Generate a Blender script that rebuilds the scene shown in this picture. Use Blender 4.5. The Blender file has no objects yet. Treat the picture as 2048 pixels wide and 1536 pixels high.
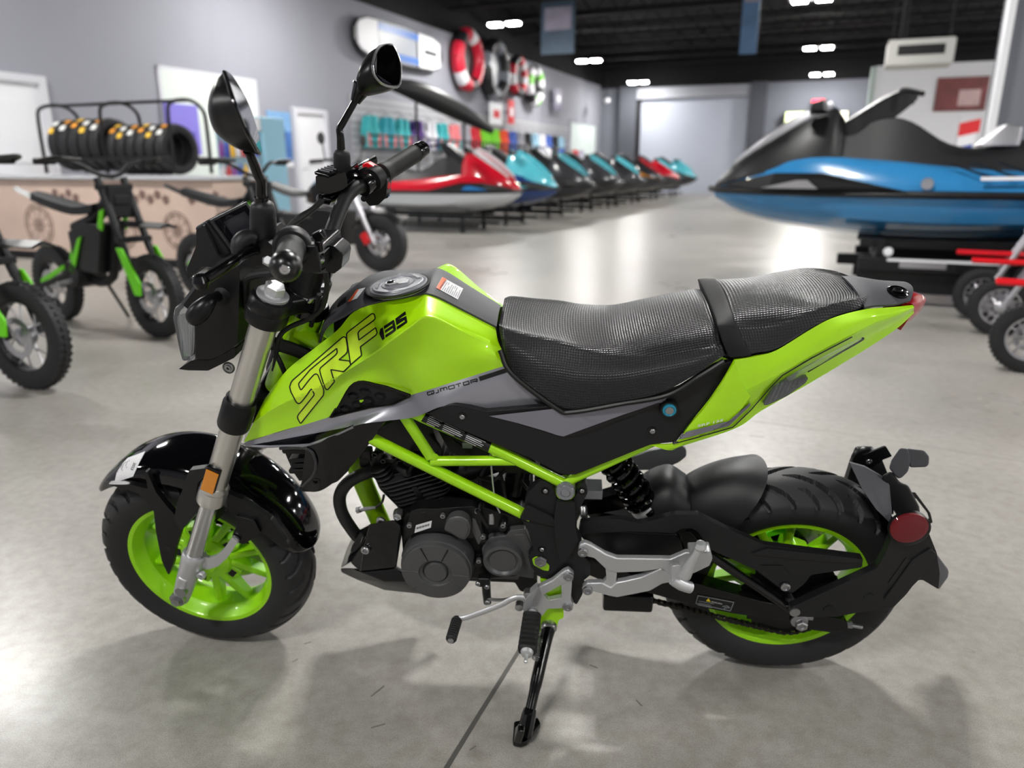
import bpy, bmesh, math, random
import numpy as np
from mathutils import Vector, Matrix
from mathutils.bvhtree import BVHTree
random.seed(7)
S = bpy.context.scene
COL = S.collection
# ------------------------------------------------------------------ camera
FPX, PITCH, CAMH = 1482.2, 0.28352, 1.0416        # focal length in pixels of a 2048 wide frame, downward tilt, eye height
cam = bpy.data.cameras.new('camera'); camo = bpy.data.objects.new('camera', cam); COL.objects.link(camo)
cam.sensor_width = 36.0; cam.lens = FPX / 2048 * 36.0; cam.clip_start = 0.05; cam.clip_end = 200
camo.location = (0, 0, CAMH); camo.rotation_euler = (math.pi / 2 - PITCH, 0, 0)
cam.dof.use_dof = True; cam.dof.focus_distance = 1.20; cam.dof.aperture_fstop = cam.lens / 9.0
S.camera = camo
# ------------------------------------------------------------------ world and exposure
W = bpy.data.worlds.new('world'); S.world = W; W.use_nodes = True
W.node_tree.nodes['Background'].inputs[0].default_value = (0.72, 0.76, 0.85, 1)
W.node_tree.nodes['Background'].inputs[1].default_value = 0.02
S.view_settings.view_transform = 'Standard'; S.view_settings.look = 'None'
S.view_settings.exposure = 0.32; S.view_settings.gamma = 1.0
S.view_settings.use_curve_mapping = False
LAMP = 430.0          # radiance of one ceiling fixture lens
# ------------------------------------------------------------------ frames
cF = np.array([0, math.cos(PITCH), -math.sin(PITCH)]); cU = np.array([0, math.sin(PITCH), math.cos(PITCH)]); cR = np.array([1., 0, 0])
CAM = np.array([0, 0, CAMH])
def ray(px, py): return cF + cR * (px - 1024) / FPX + cU * (768 - py) / FPX
def rot(yaw, lean):
    cl, sl, cy, sy = math.cos(lean), math.sin(lean), math.cos(yaw), math.sin(yaw)
    return np.array([[cy, -sy, 0], [sy, cy, 0], [0, 0, 1]]) @ np.array([[1, 0, 0], [0, cl, -sl], [0, sl, cl]])
MB = rot(-.0716, .2133); OB = np.array([.5568, 1.3714, .2397]) - MB @ np.array([.61, 0, .2435])   # the motorcycle leaning on its stand
MF = rot(-.15, .2303); OF = np.array([-.6632, 1.4617, .2322])                                         # its slightly turned front end
def unproj(M, O, px, py, y):
    c = M.T @ (CAM - O); d = M.T @ ray(px, py); return c + d * ((y - c[1]) / d[1])
def B(px, py, y): return unproj(MB, OB, px, py, y)                    # a point at lateral offset y of the motorcycle
def f2b(p): return MB.T @ (OF + MF @ np.asarray(p, float) - OB)
def Fl(px, py, y): return unproj(MF, OF, px, py, y)                   # the same in the front-end frame
def F(px, py, y): return f2b(Fl(px, py, y))
def Bs(pts): return [B(*p) for p in pts]
def Fs(pts): return [F(*p) for p in pts]
EY = np.array([0, 1., 0]); FY = MB.T @ MF @ EY; FX = MB.T @ MF @ np.array([1., 0, 0]); FZ = MB.T @ MF @ np.array([0, 0, 1.])
EX = np.array([1., 0, 0]); EZ = np.array([0, 0, 1.])
def crop(x0, y0, s): return lambda *p: [(x0 + s * q[0], y0 + s * q[1]) + tuple(q[2:]) for q in p]
c1 = crop(320, 60, .2832); c2 = crop(330, 360, .2539); c3 = crop(190, 840, .29296); c4 = crop(460, 540, .3125); c5 = crop(560, 820, .30273)
c6 = crop(970, 540, .43457); d1 = crop(1040, 860, .30273); d2 = crop(1290, 860, .31893); d3 = crop(860, 1100, .2799)
e1 = crop(480, 560, .15625); e2 = crop(780, 540, .15625); e3 = crop(480, 760, .15625); e4 = crop(680, 860, .15625); e5 = crop(900, 860, .15625); e6 = crop(670, 1010, .20508)
def wy(pts, y): return [(p[0], p[1], y) for p in pts]
# the showroom: s runs along the far wall to the right, d runs away down the hall
PSI = math.radians(22.7); RS = np.array([math.cos(PSI), -math.sin(PSI), 0]); RD = np.array([math.sin(PSI), math.cos(PSI), 0])
def room(s, d, z): return s * RS + d * RD + np.array([0, 0, z])
def on_z(px, py, z=0.): r = ray(px, py); return CAM + r * ((z - CAMH) / r[2])
def on_s(px, py, s): r = ray(px, py); return CAM + r * (s / (r @ RS))
def on_d(px, py, d): r = ray(px, py); return CAM + r * (d / (r @ RD))
def sd(p): return (p @ RS, p @ RD, p[2])
# ------------------------------------------------------------------ materials
def lin(c): return tuple(((v / 255) / 12.92 if v / 255 <= .04045 else ((v / 255 + .055) / 1.055) ** 2.4) for v in c)
MATS = {}
def mat(name, rgb, rough=.5, metal=0., coat=0., spec=.5, emit=0., trans=0., ior=1.45, bump=None, var=None, crough=.05, aniso=0.):
    """bump = (scale, strength, kind)   var = (scale, amount) noise in the colour"""
    if name in MATS: return MATS[name]
    m = bpy.data.materials.new(name); m.use_nodes = True; nt = m.node_tree; b = nt.nodes['Principled BSDF']
    c = lin(rgb) + (1,)
    b.inputs['Base Color'].default_value = c; b.inputs['Roughness'].default_value = rough; b.inputs['Metallic'].default_value = metal
    b.inputs['Coat Weight'].default_value = coat; b.inputs['Coat Roughness'].default_value = crough
    b.inputs['Specular IOR Level'].default_value = spec; b.inputs['IOR'].default_value = ior; b.inputs['Transmission Weight'].default_value = trans
    b.inputs['Anisotropic'].default_value = aniso
    if emit: b.inputs['Emission Color'].default_value = c; b.inputs['Emission Strength'].default_value = emit
    tc = nt.nodes.new('ShaderNodeTexCoord')
    if var:
        n = nt.nodes.new('ShaderNodeTexNoise'); n.inputs['Scale'].default_value = var[0]; n.inputs['Detail'].default_value = 5
        nt.links.new(tc.outputs['Object'], n.inputs['Vector'])
        r = nt.nodes.new('ShaderNodeMix'); r.data_type = 'RGBA'
        r.inputs[6].default_value = tuple(v * (1 - var[1]) for v in c[:3]) + (1,); r.inputs[7].default_value = tuple(min(1, v * (1 + var[1])) for v in c[:3]) + (1,)
        nt.links.new(n.outputs['Fac'], r.inputs[0]); nt.links.new(r.outputs[2], b.inputs['Base Color'])
    if bump:
        k = bump[2] if len(bump) > 2 else 'noise'
        if k == 'noise':
            n = nt.nodes.new('ShaderNodeTexNoise'); n.inputs['Scale'].default_value = bump[0]; n.inputs['Detail'].default_value = 4
            nt.links.new(tc.outputs['Object'], n.inputs['Vector']); hout = n.outputs['Fac']
        else:   # 'weave': little pyramids in the sheet's own metres
            sp = nt.nodes.new('ShaderNodeSeparateXYZ'); nt.links.new(tc.outputs['UV'], sp.inputs[0]); outs = []
            for ax in (0, 1):
                q = nt.nodes.new('ShaderNodeMath'); q.operation = 'MULTIPLY'; q.inputs[1].default_value = bump[0]; nt.links.new(sp.outputs[ax], q.inputs[0])
                t = nt.nodes.new('ShaderNodeMath'); t.operation = 'PINGPONG'; t.inputs[1].default_value = 0.5; nt.links.new(q.outputs[0], t.inputs[0]); outs.append(t)
            mn = nt.nodes.new('ShaderNodeMath'); mn.operation = 'MINIMUM'; nt.links.new(outs[0].outputs[0], mn.inputs[0]); nt.links.new(outs[1].outputs[0], mn.inputs[1]); hout = mn.outputs[0]
        bp = nt.nodes.new('ShaderNodeBump'); bp.inputs['Strength'].default_value = bump[1]; bp.inputs['Distance'].default_value = .004 if k != 'noise' else .002
        nt.links.new(hout, bp.inputs['Height']); nt.links.new(bp.outputs[0], b.inputs['Normal'])
    MATS[name] = m; return m
M_LIME = mat('lime pearl paint', (180, 240, 4), .36, .15, .9, crough=.04)
M_LIMEF = mat('lime satin paint', (162, 222, 8), .38, .12, .5, crough=.12)
M_LIMEW = mat('lime wheel paint', (148, 214, 10), .42, .0, .3)
M_DECAL = mat('lime yellow decal', (206, 245, 40), .3, .0, .8)
M_MATTE = mat('matte black plastic', (25, 25, 27), .44, spec=.38, bump=(900, .15))
M_MATTE2 = mat('satin black plastic', (17, 17, 19), .34, spec=.35)
M_GLOSS = mat('gloss black plastic', (5, 5, 7), .07, spec=.45, coat=.25)
M_GLOSSM = mat('gloss black enamel', (8, 8, 9), .17, spec=.4, coat=.1)
M_RUB = mat('black rubber', (20, 20, 21), .62)
M_TYRE = mat('tyre rubber', (32, 32, 34), .55, bump=(260, .10))
M_ENG = mat('charcoal engine enamel', (84, 84, 85), .40, .4, bump=(1500, .08))
M_ENGB = mat('black engine enamel', (15, 15, 16), .38, spec=.4)
M_ALU = mat('brushed aluminium', (214, 211, 206), .30, .95)
M_CAST = mat('cast aluminium', (205, 206, 208), .42, .75, bump=(1400, .12))
M_CHROME = mat('polished chrome', (205, 205, 208), .12, 1.)
M_STEEL = mat('zinc bolt steel', (170, 170, 172), .3, .95)
M_GREY = mat('gunmetal gloss paint', (150, 150, 158), .3, .5, .9, crough=.04)
M_GREYD = mat('gunmetal graphic', (122, 120, 132), .3, .2, .5)
M_TOP = mat('slate matte plastic', (70, 70, 75), .55, bump=(1100, .12))
M_SEAT = mat('black seat vinyl', (30, 30, 33), .40, spec=.5, bump=(225, .42, 'weave'))
M_SEATP = mat('black strap vinyl', (24, 24, 26), .6, spec=.3)
M_CLEAR = mat('clear lens', (235, 238, 240), .05, trans=.92, ior=1.2)
M_SCREEN = mat('dark glass screen', (9, 9, 13), .08, coat=.5)
M_AMBER = mat('amber reflector', (225, 140, 14), .25, coat=.8, bump=(1600, .6))
M_RED = mat('red lens', (165, 8, 22), .2, coat=.8, bump=(700, .4))
M_REDR = mat('dark red reflector', (112, 4, 22), .30, spec=.35, coat=.25, bump=(1500, .6))
M_REDB = mat('red switch plastic', (215, 12, 28), .35)
M_WHITE = mat('white label', (222, 222, 224), .5)
M_INK = mat('black ink', (12, 14, 12), .4)
M_ORANGE = mat('orange label', (232, 92, 24), .5)
M_SILVERP = mat('silver print', (160, 165, 170), .4, .4)
M_LEAD = mat('grey cap metal', (150, 152, 158), .4, .6)
# ------------------------------------------------------------------ mesh helpers
class G:
    def __init__(s): s.v = []; s.f = []; s.uv = None; s.fm = []
    def add(s, v, f, m=0):
        o = len(s.v); s.v += [tuple(map(float, p)) for p in v]; s.f += [tuple(o + i for i in q) for q in f]; s.fm += [m] * len(f); return s
    def join(s, g): return s.add(g.v, g.f)
def obj(name, g, m, parent=None, smooth=35, bevel=0., seg=2, sub=0, world=False, solid=0., kind=None):
    me = bpy.data.meshes.new(name); me.from_pydata(g.v, [], g.f); 
    if g.uv:
        ul = me.uv_layers.new(name='UVMap')
        for i, l in enumerate(me.loops): ul.data[i].uv = g.uv[l.vertex_index]
    bm = bmesh.new(); bm.from_mesh(me)
    if not g.uv: bmesh.ops.remove_doubles(bm, verts=bm.verts, dist=1e-6)
    bmesh.ops.recalc_face_normals(bm, faces=bm.faces); bm.to_mesh(me); bm.free()
    ms = m if isinstance(m, (list, tuple)) else [m]
    for q in ms: me.materials.append(q)
    if len(ms) > 1 and len(g.fm) == len(me.polygons):
        for p, k in zip(me.polygons, g.fm): p.material_index = k
    o = bpy.data.objects.new(name, me); COL.objects.link(o)
    if parent is not None: o.parent = parent
    for p in me.polygons: p.use_smooth = bool(smooth)
    if smooth: me.set_sharp_from_angle(angle=math.radians(smooth))
    if solid:
        md = o.modifiers.new('shell', 'SOLIDIFY'); md.thickness = solid; md.offset = -1
    if bevel:
        md = o.modifiers.new('edge', 'BEVEL'); md.width = bevel; md.segments = seg; md.limit_method = 'ANGLE'; md.angle_limit = math.radians(28); md.harden_normals = False
        wn = o.modifiers.new('normals', 'WEIGHTED_NORMAL'); wn.keep_sharp = False
        for e in me.edges: e.use_edge_sharp = False
    if sub:
        md = o.modifiers.new('smooth', 'SUBSURF'); md.levels = sub; md.render_levels = sub
    if kind: o['kind'] = kind
    return o
def empty(name, M=None, O=(0, 0, 0)):
    o = bpy.data.objects.new(name, None); COL.objects.link(o)
    X = Matrix.Identity(4)
    if M is not None:
        for i in range(3):
            for j in range(3): X[i][j] = M[i][j]
    X.translation = Vector(O); o.matrix_world = X; o.empty_display_size = .1; return o
def tag(o, label, cat, group=None, kind=None):
    o['label'] = label; o['category'] = cat
    if group: o['group'] = group
    if kind: o['kind'] = kind
    return o
def nrm(v): v = np.asarray(v, float); return v / (np.linalg.norm(v) + 1e-12)
def cr(P, n, closed=False):
    """Catmull-Rom through the points, n samples a span"""
    P = np.asarray(P, float); out = []; N = len(P)
    if N < 3 and not closed:
        return np.array([P[0] + (P[-1] - P[0]) * t for t in np.linspace(0, 1, n + 1)])
    for i in range(N if closed else N - 1):
        if closed: p0, p1, p2, p3 = P[i - 1], P[i], P[(i + 1) % N], P[(i + 2) % N]
        else: p1, p2 = P[i], P[i + 1]; p0 = P[i - 1] if i else 2 * p1 - p2; p3 = P[i + 2] if i + 2 < N else 2 * p2 - p1
        for k in range(n):
            t = k / n; out.append(.5 * (2 * p1 + (p2 - p0) * t + (2 * p0 - 5 * p1 + 4 * p2 - p3) * t * t + (3 * p1 - p0 - 3 * p2 + p3) * t ** 3))
    if not closed: out.append(P[-1])
    return np.array(out)
def tube(pts, r, n=12, k=6, spline=True, cap=True, flat=1., up=None):
    """round bar through points; r a number or one per point; flat squashes along the second axis"""
    P = np.asarray(pts, float); rr = np.full(len(P), r, float) if np.isscalar(r) else np.asarray(r, float)
    if spline and len(P) > 2: Q = cr(np.c_[P, rr], k); P, rr = Q[:, :3], Q[:, 3]
    g = G(); N = len(P); T = np.gradient(P, axis=0); T = np.array([nrm(t) for t in T])
    a = np.array(up, float) if up is not None else (EZ if abs(T[0][2]) < .9 else EX); u = nrm(a - T[0] * (a @ T[0])); V = []
    for i in range(N):
        u = nrm(u - T[i] * (u @ T[i])); w = np.cross(T[i], u)
        for j in range(n):
            th = 2 * math.pi * j / n; V.append(P[i] + rr[i] * (math.cos(th) * u + math.sin(th) * flat * w))
    Fc = [(i * n + j, i * n + (j + 1) % n, (i + 1) * n + (j + 1) % n, (i + 1) * n + j) for i in range(N - 1) for j in range(n)]
    if cap: Fc += [tuple(range(n))[::-1], tuple(range((N - 1) * n, N * n))]
    return g.add(V, Fc)
def lathe(c, ax, prof, n=32, a0=0., a1=2 * math.pi, up=None):
    """profile (radius, height along ax) turned about ax through c"""
    c = np.asarray(c, float); ax = nrm(ax); a = np.array(up, float) if up is not None else (EZ if abs(ax[2]) < .9 else EX)
    u = nrm(a - ax * (a @ ax)); w = np.cross(ax, u); full = abs(a1 - a0 - 2 * math.pi) < 1e-6; m = n if full else n + 1
    V = [c + ax * h + r * (math.cos(t) * u + math.sin(t) * w) for (r, h) in prof for t in [a0 + (a1 - a0) * j / n for j in range(m)]]
    Fc = []
    for i in range(len(prof) - 1):
        for j in range(n):
            k = (j + 1) % m; Fc.append((i * m + j, i * m + k, (i + 1) * m + k, (i + 1) * m + j))
    if full:
        if prof[0][0] > 1e-5: Fc.append(tuple(range(m))[::-1])
        if prof[-1][0] > 1e-5: Fc.append(tuple(range((len(prof) - 1) * m, len(prof) * m)))
    return G().add(V, Fc)
def ring(c, ax, prof, n=48):
    """closed profile turned about ax"""
    g = lathe(c, ax, list(prof) + [prof[0]], n); g.f = [f for f in g.f if len(f) == 4]; g.fm = [0] * len(g.f); return g
def prism(loop, off, loop2=None):
    L = [np.asarray(p, float) for p in loop]; n = len(L); L2 = [np.asarray(p, float) for p in loop2] if loop2 is not None else [p + np.asarray(off, float) for p in L]
    return G().add(L + L2, [tuple(range(n))[::-1], tuple(range(n, 2 * n))] + [(i, (i + 1) % n, n + (i + 1) % n, n + i) for i in range(n)])
def rnd(pts, r, n=4):
    """round the corners of a pixel polygon (extra values are interpolated)"""
    P = [np.asarray(p, float) for p in pts]; out = []; N = len(P)
    for i in range(N):
        a, b, c = P[i - 1], P[i], P[(i + 1) % N]; ua = a - b; uc = c - b
        la, lc = np.linalg.norm(ua[:2]), np.linalg.norm(uc[:2]); q = min(r, la * .45, lc * .45)
        s, e = b + ua * (q / la), b + uc * (q / lc)
        for t in np.linspace(0, 1, n + 1): out.append((1 - t) ** 2 * s + 2 * t * (1 - t) * b + t * t * e)
    return out
def plate(pts, y, th, fr='B', r=0.):
    """flat piece: pixel outline at lateral offset y, going th deeper"""
    q = rnd(pts, r) if r else pts
    q = [tuple(p[:2]) + ((p[2],) if len(p) > 2 else (y,)) for p in q]
    return prism([(B if fr == 'B' else F)(*p) for p in q], (EY if fr == 'B' else FY) * th)
def sheet(rows, nu=5, nv=5, th=0., lin_v=False):
    """smooth surface through rows of control points, with thickness th behind it; UVs in metres"""
    R = np.array([[np.asarray(p, float) for p in r] for r in rows]); R = np.array([cr(r, nu) for r in R])
    if lin_v:
        X = []
        for i in range(len(R) - 1): X += [R[i] + (R[i + 1] - R[i]) * t / nv for t in range(nv)]
        Rr = np.array(X + [R[-1]])
    else: Rr = np.stack([cr(R[:, j], nv) for j in range(R.shape[1])], 1)
    nr, nc = Rr.shape[:2]; g = G(); V = Rr.reshape(-1, 3)
    Fc = [(i * nc + j, i * nc + j + 1, (i + 1) * nc + j + 1, (i + 1) * nc + j) for i in range(nr - 1) for j in range(nc - 1)]
    U = np.r_[0, np.cumsum(np.linalg.norm(np.diff(Rr[nr // 2], axis=0), axis=1))]; Vv = np.r_[0, np.cumsum(np.linalg.norm(np.diff(Rr[:, nc // 2], axis=0), axis=1))]
    uv = [(U[j], Vv[i]) for i in range(nr) for j in range(nc)]
    if th:
        du = np.gradient(Rr, axis=1); dv = np.gradient(Rr, axis=0); nn = np.cross(du, dv); nn /= np.linalg.norm(nn, axis=2, keepdims=True) + 1e-12
        B2 = (Rr + nn * th).reshape(-1, 3); o = nr * nc
        bd = [j for j in range(nc)] + [i * nc + nc - 1 for i in range(1, nr)] + [(nr - 1) * nc + j for j in range(nc - 2, -1, -1)] + [i * nc for i in range(nr - 2, 0, -1)]
        V = np.r_[V, B2]; Fc += [tuple(o + q for q in reversed(f)) for f in Fc]
        Fc += [(bd[k], bd[(k + 1) % len(bd)], o + bd[(k + 1) % len(bd)], o + bd[k]) for k in range(len(bd))]; uv = uv + uv
    g.add(V, Fc); g.uv = uv; return g
def loft(loops, k=4, caps=True, smooth=True, closed=True):
    """skin over closed loops with equal counts; UVs in metres (length, girth)"""
    L = np.array([[np.asarray(p, float) for p in l] for l in loops])
    if smooth and len(L) > 2: L = np.stack([cr(L[:, j], k) for j in range(L.shape[1])], 1)
    nr, nc = L.shape[:2]; m = nc if closed else nc - 1
    Fc = [(i * nc + j, i * nc + (j + 1) % nc, (i + 1) * nc + (j + 1) % nc, (i + 1) * nc + j) for i in range(nr - 1) for j in range(m)]
    if caps and closed: Fc += [tuple(range(nc))[::-1], tuple(range((nr - 1) * nc, nr * nc))]
    U = np.r_[0, np.cumsum(np.linalg.norm(np.diff(L.mean(1), axis=0), axis=1))]
    uv = []
    for i in range(nr):
        V = np.r_[0, np.cumsum(np.linalg.norm(np.diff(L[i], axis=0), axis=1))]; V = V - V[nc // 2]; uv += [(U[i], v) for v in V]
    g = G().add(L.reshape(-1, 3), Fc); g.uv = uv; return g
def boxo(c, ax, ay, az):
    """box from its centre and three half-axis vectors"""
    c, ax, ay, az = (np.asarray(q, float) for q in (c, ax, ay, az))
    V = [c + sx * ax + sy * ay + sz * az for sx in (-1, 1) for sy in (-1, 1) for sz in (-1, 1)]
    return G().add(V, [(0, 1, 3, 2), (4, 6, 7, 5), (0, 4, 5, 1), (2, 3, 7, 6), (0, 2, 6, 4), (1, 5, 7, 3)])
def mirror(g):
    q = G(); q.add([(v[0], -v[1], v[2]) for v in g.v], g.f); q.uv = g.uv; return q
def bolt(c, r=.006, h=.005, ax=(0, -1, 0), hexa=False):
    """cap screw with a socket, or a hexagon bolt"""
    if hexa: g = lathe(c, ax, [(r * 1.35, 0), (r * 1.35, h * .3), (r, h * .3), (r, h), (r * .55, h), (r * .5, h * .85), (0, h * .85)], 6); return g
    return lathe(c, ax, [(r, 0), (r, h * .8), (r * .85, h), (r * .55, h), (r * .5, h * .45), (0, h * .45)], 12)
def poly(verts, faces): return G().add(verts, faces)
# ================================================================== the hall
def rbox(s0, s1, d0, d1, z0, z1):
    return boxo(room((s0 + s1) / 2, (d0 + d1) / 2, (z0 + z1) / 2), RS * (s1 - s0) / 2, RD * (d1 - d0) / 2, EZ * (z1 - z0) / 2)
def struct(name, g, m, parent=None, **k):
    o = obj(name, g, m, parent, smooth=k.pop('smooth', 0), **k); o['kind'] = 'structure'; return o
def floor_material():
    m = bpy.data.materials.new('polished concrete'); m.use_nodes = True; nt = m.node_tree; b = nt.nodes['Principled BSDF']
    tc = nt.nodes.new('ShaderNodeTexCoord'); L = nt.links.new
    def noise(sc, det, rough=.6):
        n = nt.nodes.new('ShaderNodeTexNoise'); n.inputs['Scale'].default_value = sc; n.inputs['Detail'].default_value = det; n.inputs['Roughness'].default_value = rough
        L(tc.outputs['Object'], n.inputs['Vector']); return n
    def ramp(src, stops):
        r = nt.nodes.new('ShaderNodeValToRGB'); e = r.color_ramp.elements
        e[0].position, e[0].color = stops[0][0], lin(stops[0][1]) + (1,); e[1].position, e[1].color = stops[-1][0], lin(stops[-1][1]) + (1,)
        for p, c in stops[1:-1]: x = e.new(p); x.color = lin(c) + (1,)
        L(src, r.inputs[0]); return r
    big = noise(1.1, 3); mid = noise(26, 6, .65); fine = noise(420, 2, .8)
    base = ramp(big.outputs['Fac'], [(.30, (154, 151, 146)), (.5, (165, 162, 157)), (.70, (174, 171, 166))])
    spots = ramp(mid.outputs['Fac'], [(.30, (228, 226, 222)), (.60, (255, 255, 255)), (.75, (255, 255, 255))])
    grain = ramp(fine.outputs['Fac'], [(.3, (205, 202, 196)), (.55, (255, 255, 255)), (.8, (255, 255, 255))])
    def mul(a, c):
        x = nt.nodes.new('ShaderNodeMix'); x.data_type = 'RGBA'; x.blend_type = 'MULTIPLY'; x.inputs[0].default_value = 1; L(a, x.inputs[6]); L(c, x.inputs[7]); return x.outputs[2]
    L(mul(mul(base.outputs[0], spots.outputs[0]), grain.outputs[0]), b.inputs['Base Color'])
    rr = nt.nodes.new('ShaderNodeMapRange'); rr.inputs[1].default_value = .3; rr.inputs[2].default_value = .7; rr.inputs[3].default_value = .27; rr.inputs[4].default_value = .36
    L(big.outputs['Fac'], rr.inputs[0]); L(rr.outputs[0], b.inputs['Roughness'])
    b.inputs['Specular IOR Level'].default_value = .30
    return m
M_FLOOR = floor_material()
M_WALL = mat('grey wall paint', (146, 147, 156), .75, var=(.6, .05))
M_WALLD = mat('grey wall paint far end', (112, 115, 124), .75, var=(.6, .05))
M_BLACKC = mat('black ceiling paint', (8, 8, 13), .85)
M_JOIST = mat('black steel joist', (9, 9, 13), .8)
M_WHITEP = mat('white door paint', (225, 226, 230), .55)
M_FRAME = mat('white door trim', (205, 206, 212), .5)
M_SHUT = mat('white shutter slat', (178, 183, 196), .5)
floor = struct('floor', rbox(-9.8, 16, -7, 33.2, -.2, 0), M_FLOOR)
wl = struct('wall_left', rbox(-9.85, -9.65, -7, 33, 0, 4.42), M_WALL)
struct('trim_1', rbox(-9.85, -9.64, -7, 33, 4.42, 5.6), M_BLACKC)
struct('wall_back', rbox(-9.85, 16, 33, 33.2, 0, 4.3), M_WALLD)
struct('trim_2', rbox(-9.85, 16, 32.98, 33.2, 4.3, 5.6), M_BLACKC)
struct('wall_right', rbox(16, 16.2, -7, 33.2, 0, 5.6), M_WALL)
struct('wall_front', rbox(-9.85, 16.2, -7.2, -7, 0, 5.6), M_WALL)
ce = struct('ceiling', rbox(-9.85, 16.2, -7.2, 33.2, 5.6, 5.8), M_BLACKC)
for i in range(16):      # open web joists under the deck
    d = 2.0 + 2.1 * i
    g = rbox(-9.6, 16, d - .06, d + .06, 5.42, 5.5); g.join(rbox(-9.6, 16, d - .06, d + .06, 4.95, 5.02))
    for k in range(34): 
        a = room(-9.4 + .75 * k, d, 5.0); q = room(-9.4 + .75 * k + .375, d, 5.45); e = room(-9.4 + .75 * k + .75, d, 5.0)
        g.join(tube([a, q], .018, 5, 1, cap=False)); g.join(tube([q, e], .018, 5, 1, cap=False))
    obj('joist', g, M_JOIST, ce, smooth=0)
# ------------------------------------------------------------------ ceiling lamps: paired LED panels on a hanging body
M_LED = bpy.data.materials.new('led lens'); M_LED.use_nodes = True
_n = M_LED.node_tree; _n.nodes.clear(); _e = _n.nodes.new('ShaderNodeEmission'); _o = _n.nodes.new('ShaderNodeOutputMaterial')
_e.inputs[0].default_value = (1, .985, .955, 1); _e.inputs[1].default_value = LAMP; _n.links.new(_e.outputs[0], _o.inputs[0])
def lamp(s, d, label):
    z = 4.3; t = empty('high_bay_lamp', np.eye(3), room(s, d, z))
    T = lambda g: (setattr(g, 'v', [tuple(np.array(v) - room(s, d, z)) for v in g.v]), g)[1]
    obj('housing', T(rbox(s - .42, s + .42, d - .14, d + .14, z + .03, z + .1)), M_BLACKC, t, smooth=0)
    for q in (-.23, .23): obj('led_panel', T(rbox(s + q - .14, s + q + .14, d - .10, d + .10, z, z + .03)), M_LED, t, smooth=0)
    for q in (-.35, .35): obj('hanger_rod', T(rbox(s + q - .008, s + q + .008, d - .008, d + .008, z + .1, 5.6)), M_JOIST, t, smooth=0)
    tag(t, label, 'ceiling lamp', 'LED lamps under the black ceiling')
names = {(-7.6, 17.7): 'nearest lit ceiling lamp of the left row', (-7.6, 24.5): 'middle lit ceiling lamp of the left row', (-7.6, 31.2): 'lit ceiling lamp just before the white roller shutter',
         (-.8, 17.7): 'lit ceiling lamp cut by the top edge of the picture', (-.8, 24.5): 'middle lit ceiling lamp of the right row', (-.8, 31.2): 'farthest lit ceiling lamp of the right row'}
ROWN = {-7.6: 'first', -.8: 'second', 6.0: 'third', 12.8: 'fourth'}; COLN = {-2.7: 'first', 4.1: 'second', 10.9: 'third', 17.7: 'fourth', 24.5: 'fifth', 31.2: 'sixth'}
for s in (-7.6, -.8, 6.0, 12.8):
    for d in (-2.7, 4.1, 10.9, 17.7, 24.5, 31.2):
        lamp(s, d, names.get((s, d), 'ceiling lamp outside the picture, %s row from the left wall, %s from the front' % (ROWN[s], COLN[d])))

M_JOINT = mat('dark joint filler', (78, 76, 72), .7)
def floor_strip(name, pts, w, m, z=.0012):
    P_ = [on_z(*p) for p in pts]; g = G()
    for a, b_ in zip(P_[:-1], P_[1:]):
        u = nrm(b_ - a); n_ = np.array([-u[1], u[0], 0]) * w / 2; g.join(prism([a + n_, a - n_, b_ - n_, b_ + n_], EZ * z))
    return obj(name, g, m, floor, smooth=0)
floor_strip('floor_joint', [(872, 1570), (893, 1536), (958, 1430), (1036, 1305), (1110, 1188)], .009, M_JOINT)
M_SCUFF = mat('rubber scuff', (112, 109, 104), .7)
for a, b_ in (((742, 1393), (768, 1372)), ((742, 1456), (770, 1448)), ((585, 1324), (596, 1318)), ((608, 1288), (622, 1284)), ((1272, 1400), (1284, 1412)), ((1470, 660), (1482, 668)), ((1500, 872), (1530, 874)), ((1180, 1330), (1195, 1336)), ((940, 1500), (952, 1492))): floor_strip('floor_scuff', [a, b_], .0022, M_SCUFF, .0009)
for y0, y1 in ((852, 900),): floor_strip('floor_joint', [(1480, 838), (1680, 866), (2060, 925)], .006, mat('pale joint filler', (150, 147, 142), .6), .0010)
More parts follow.
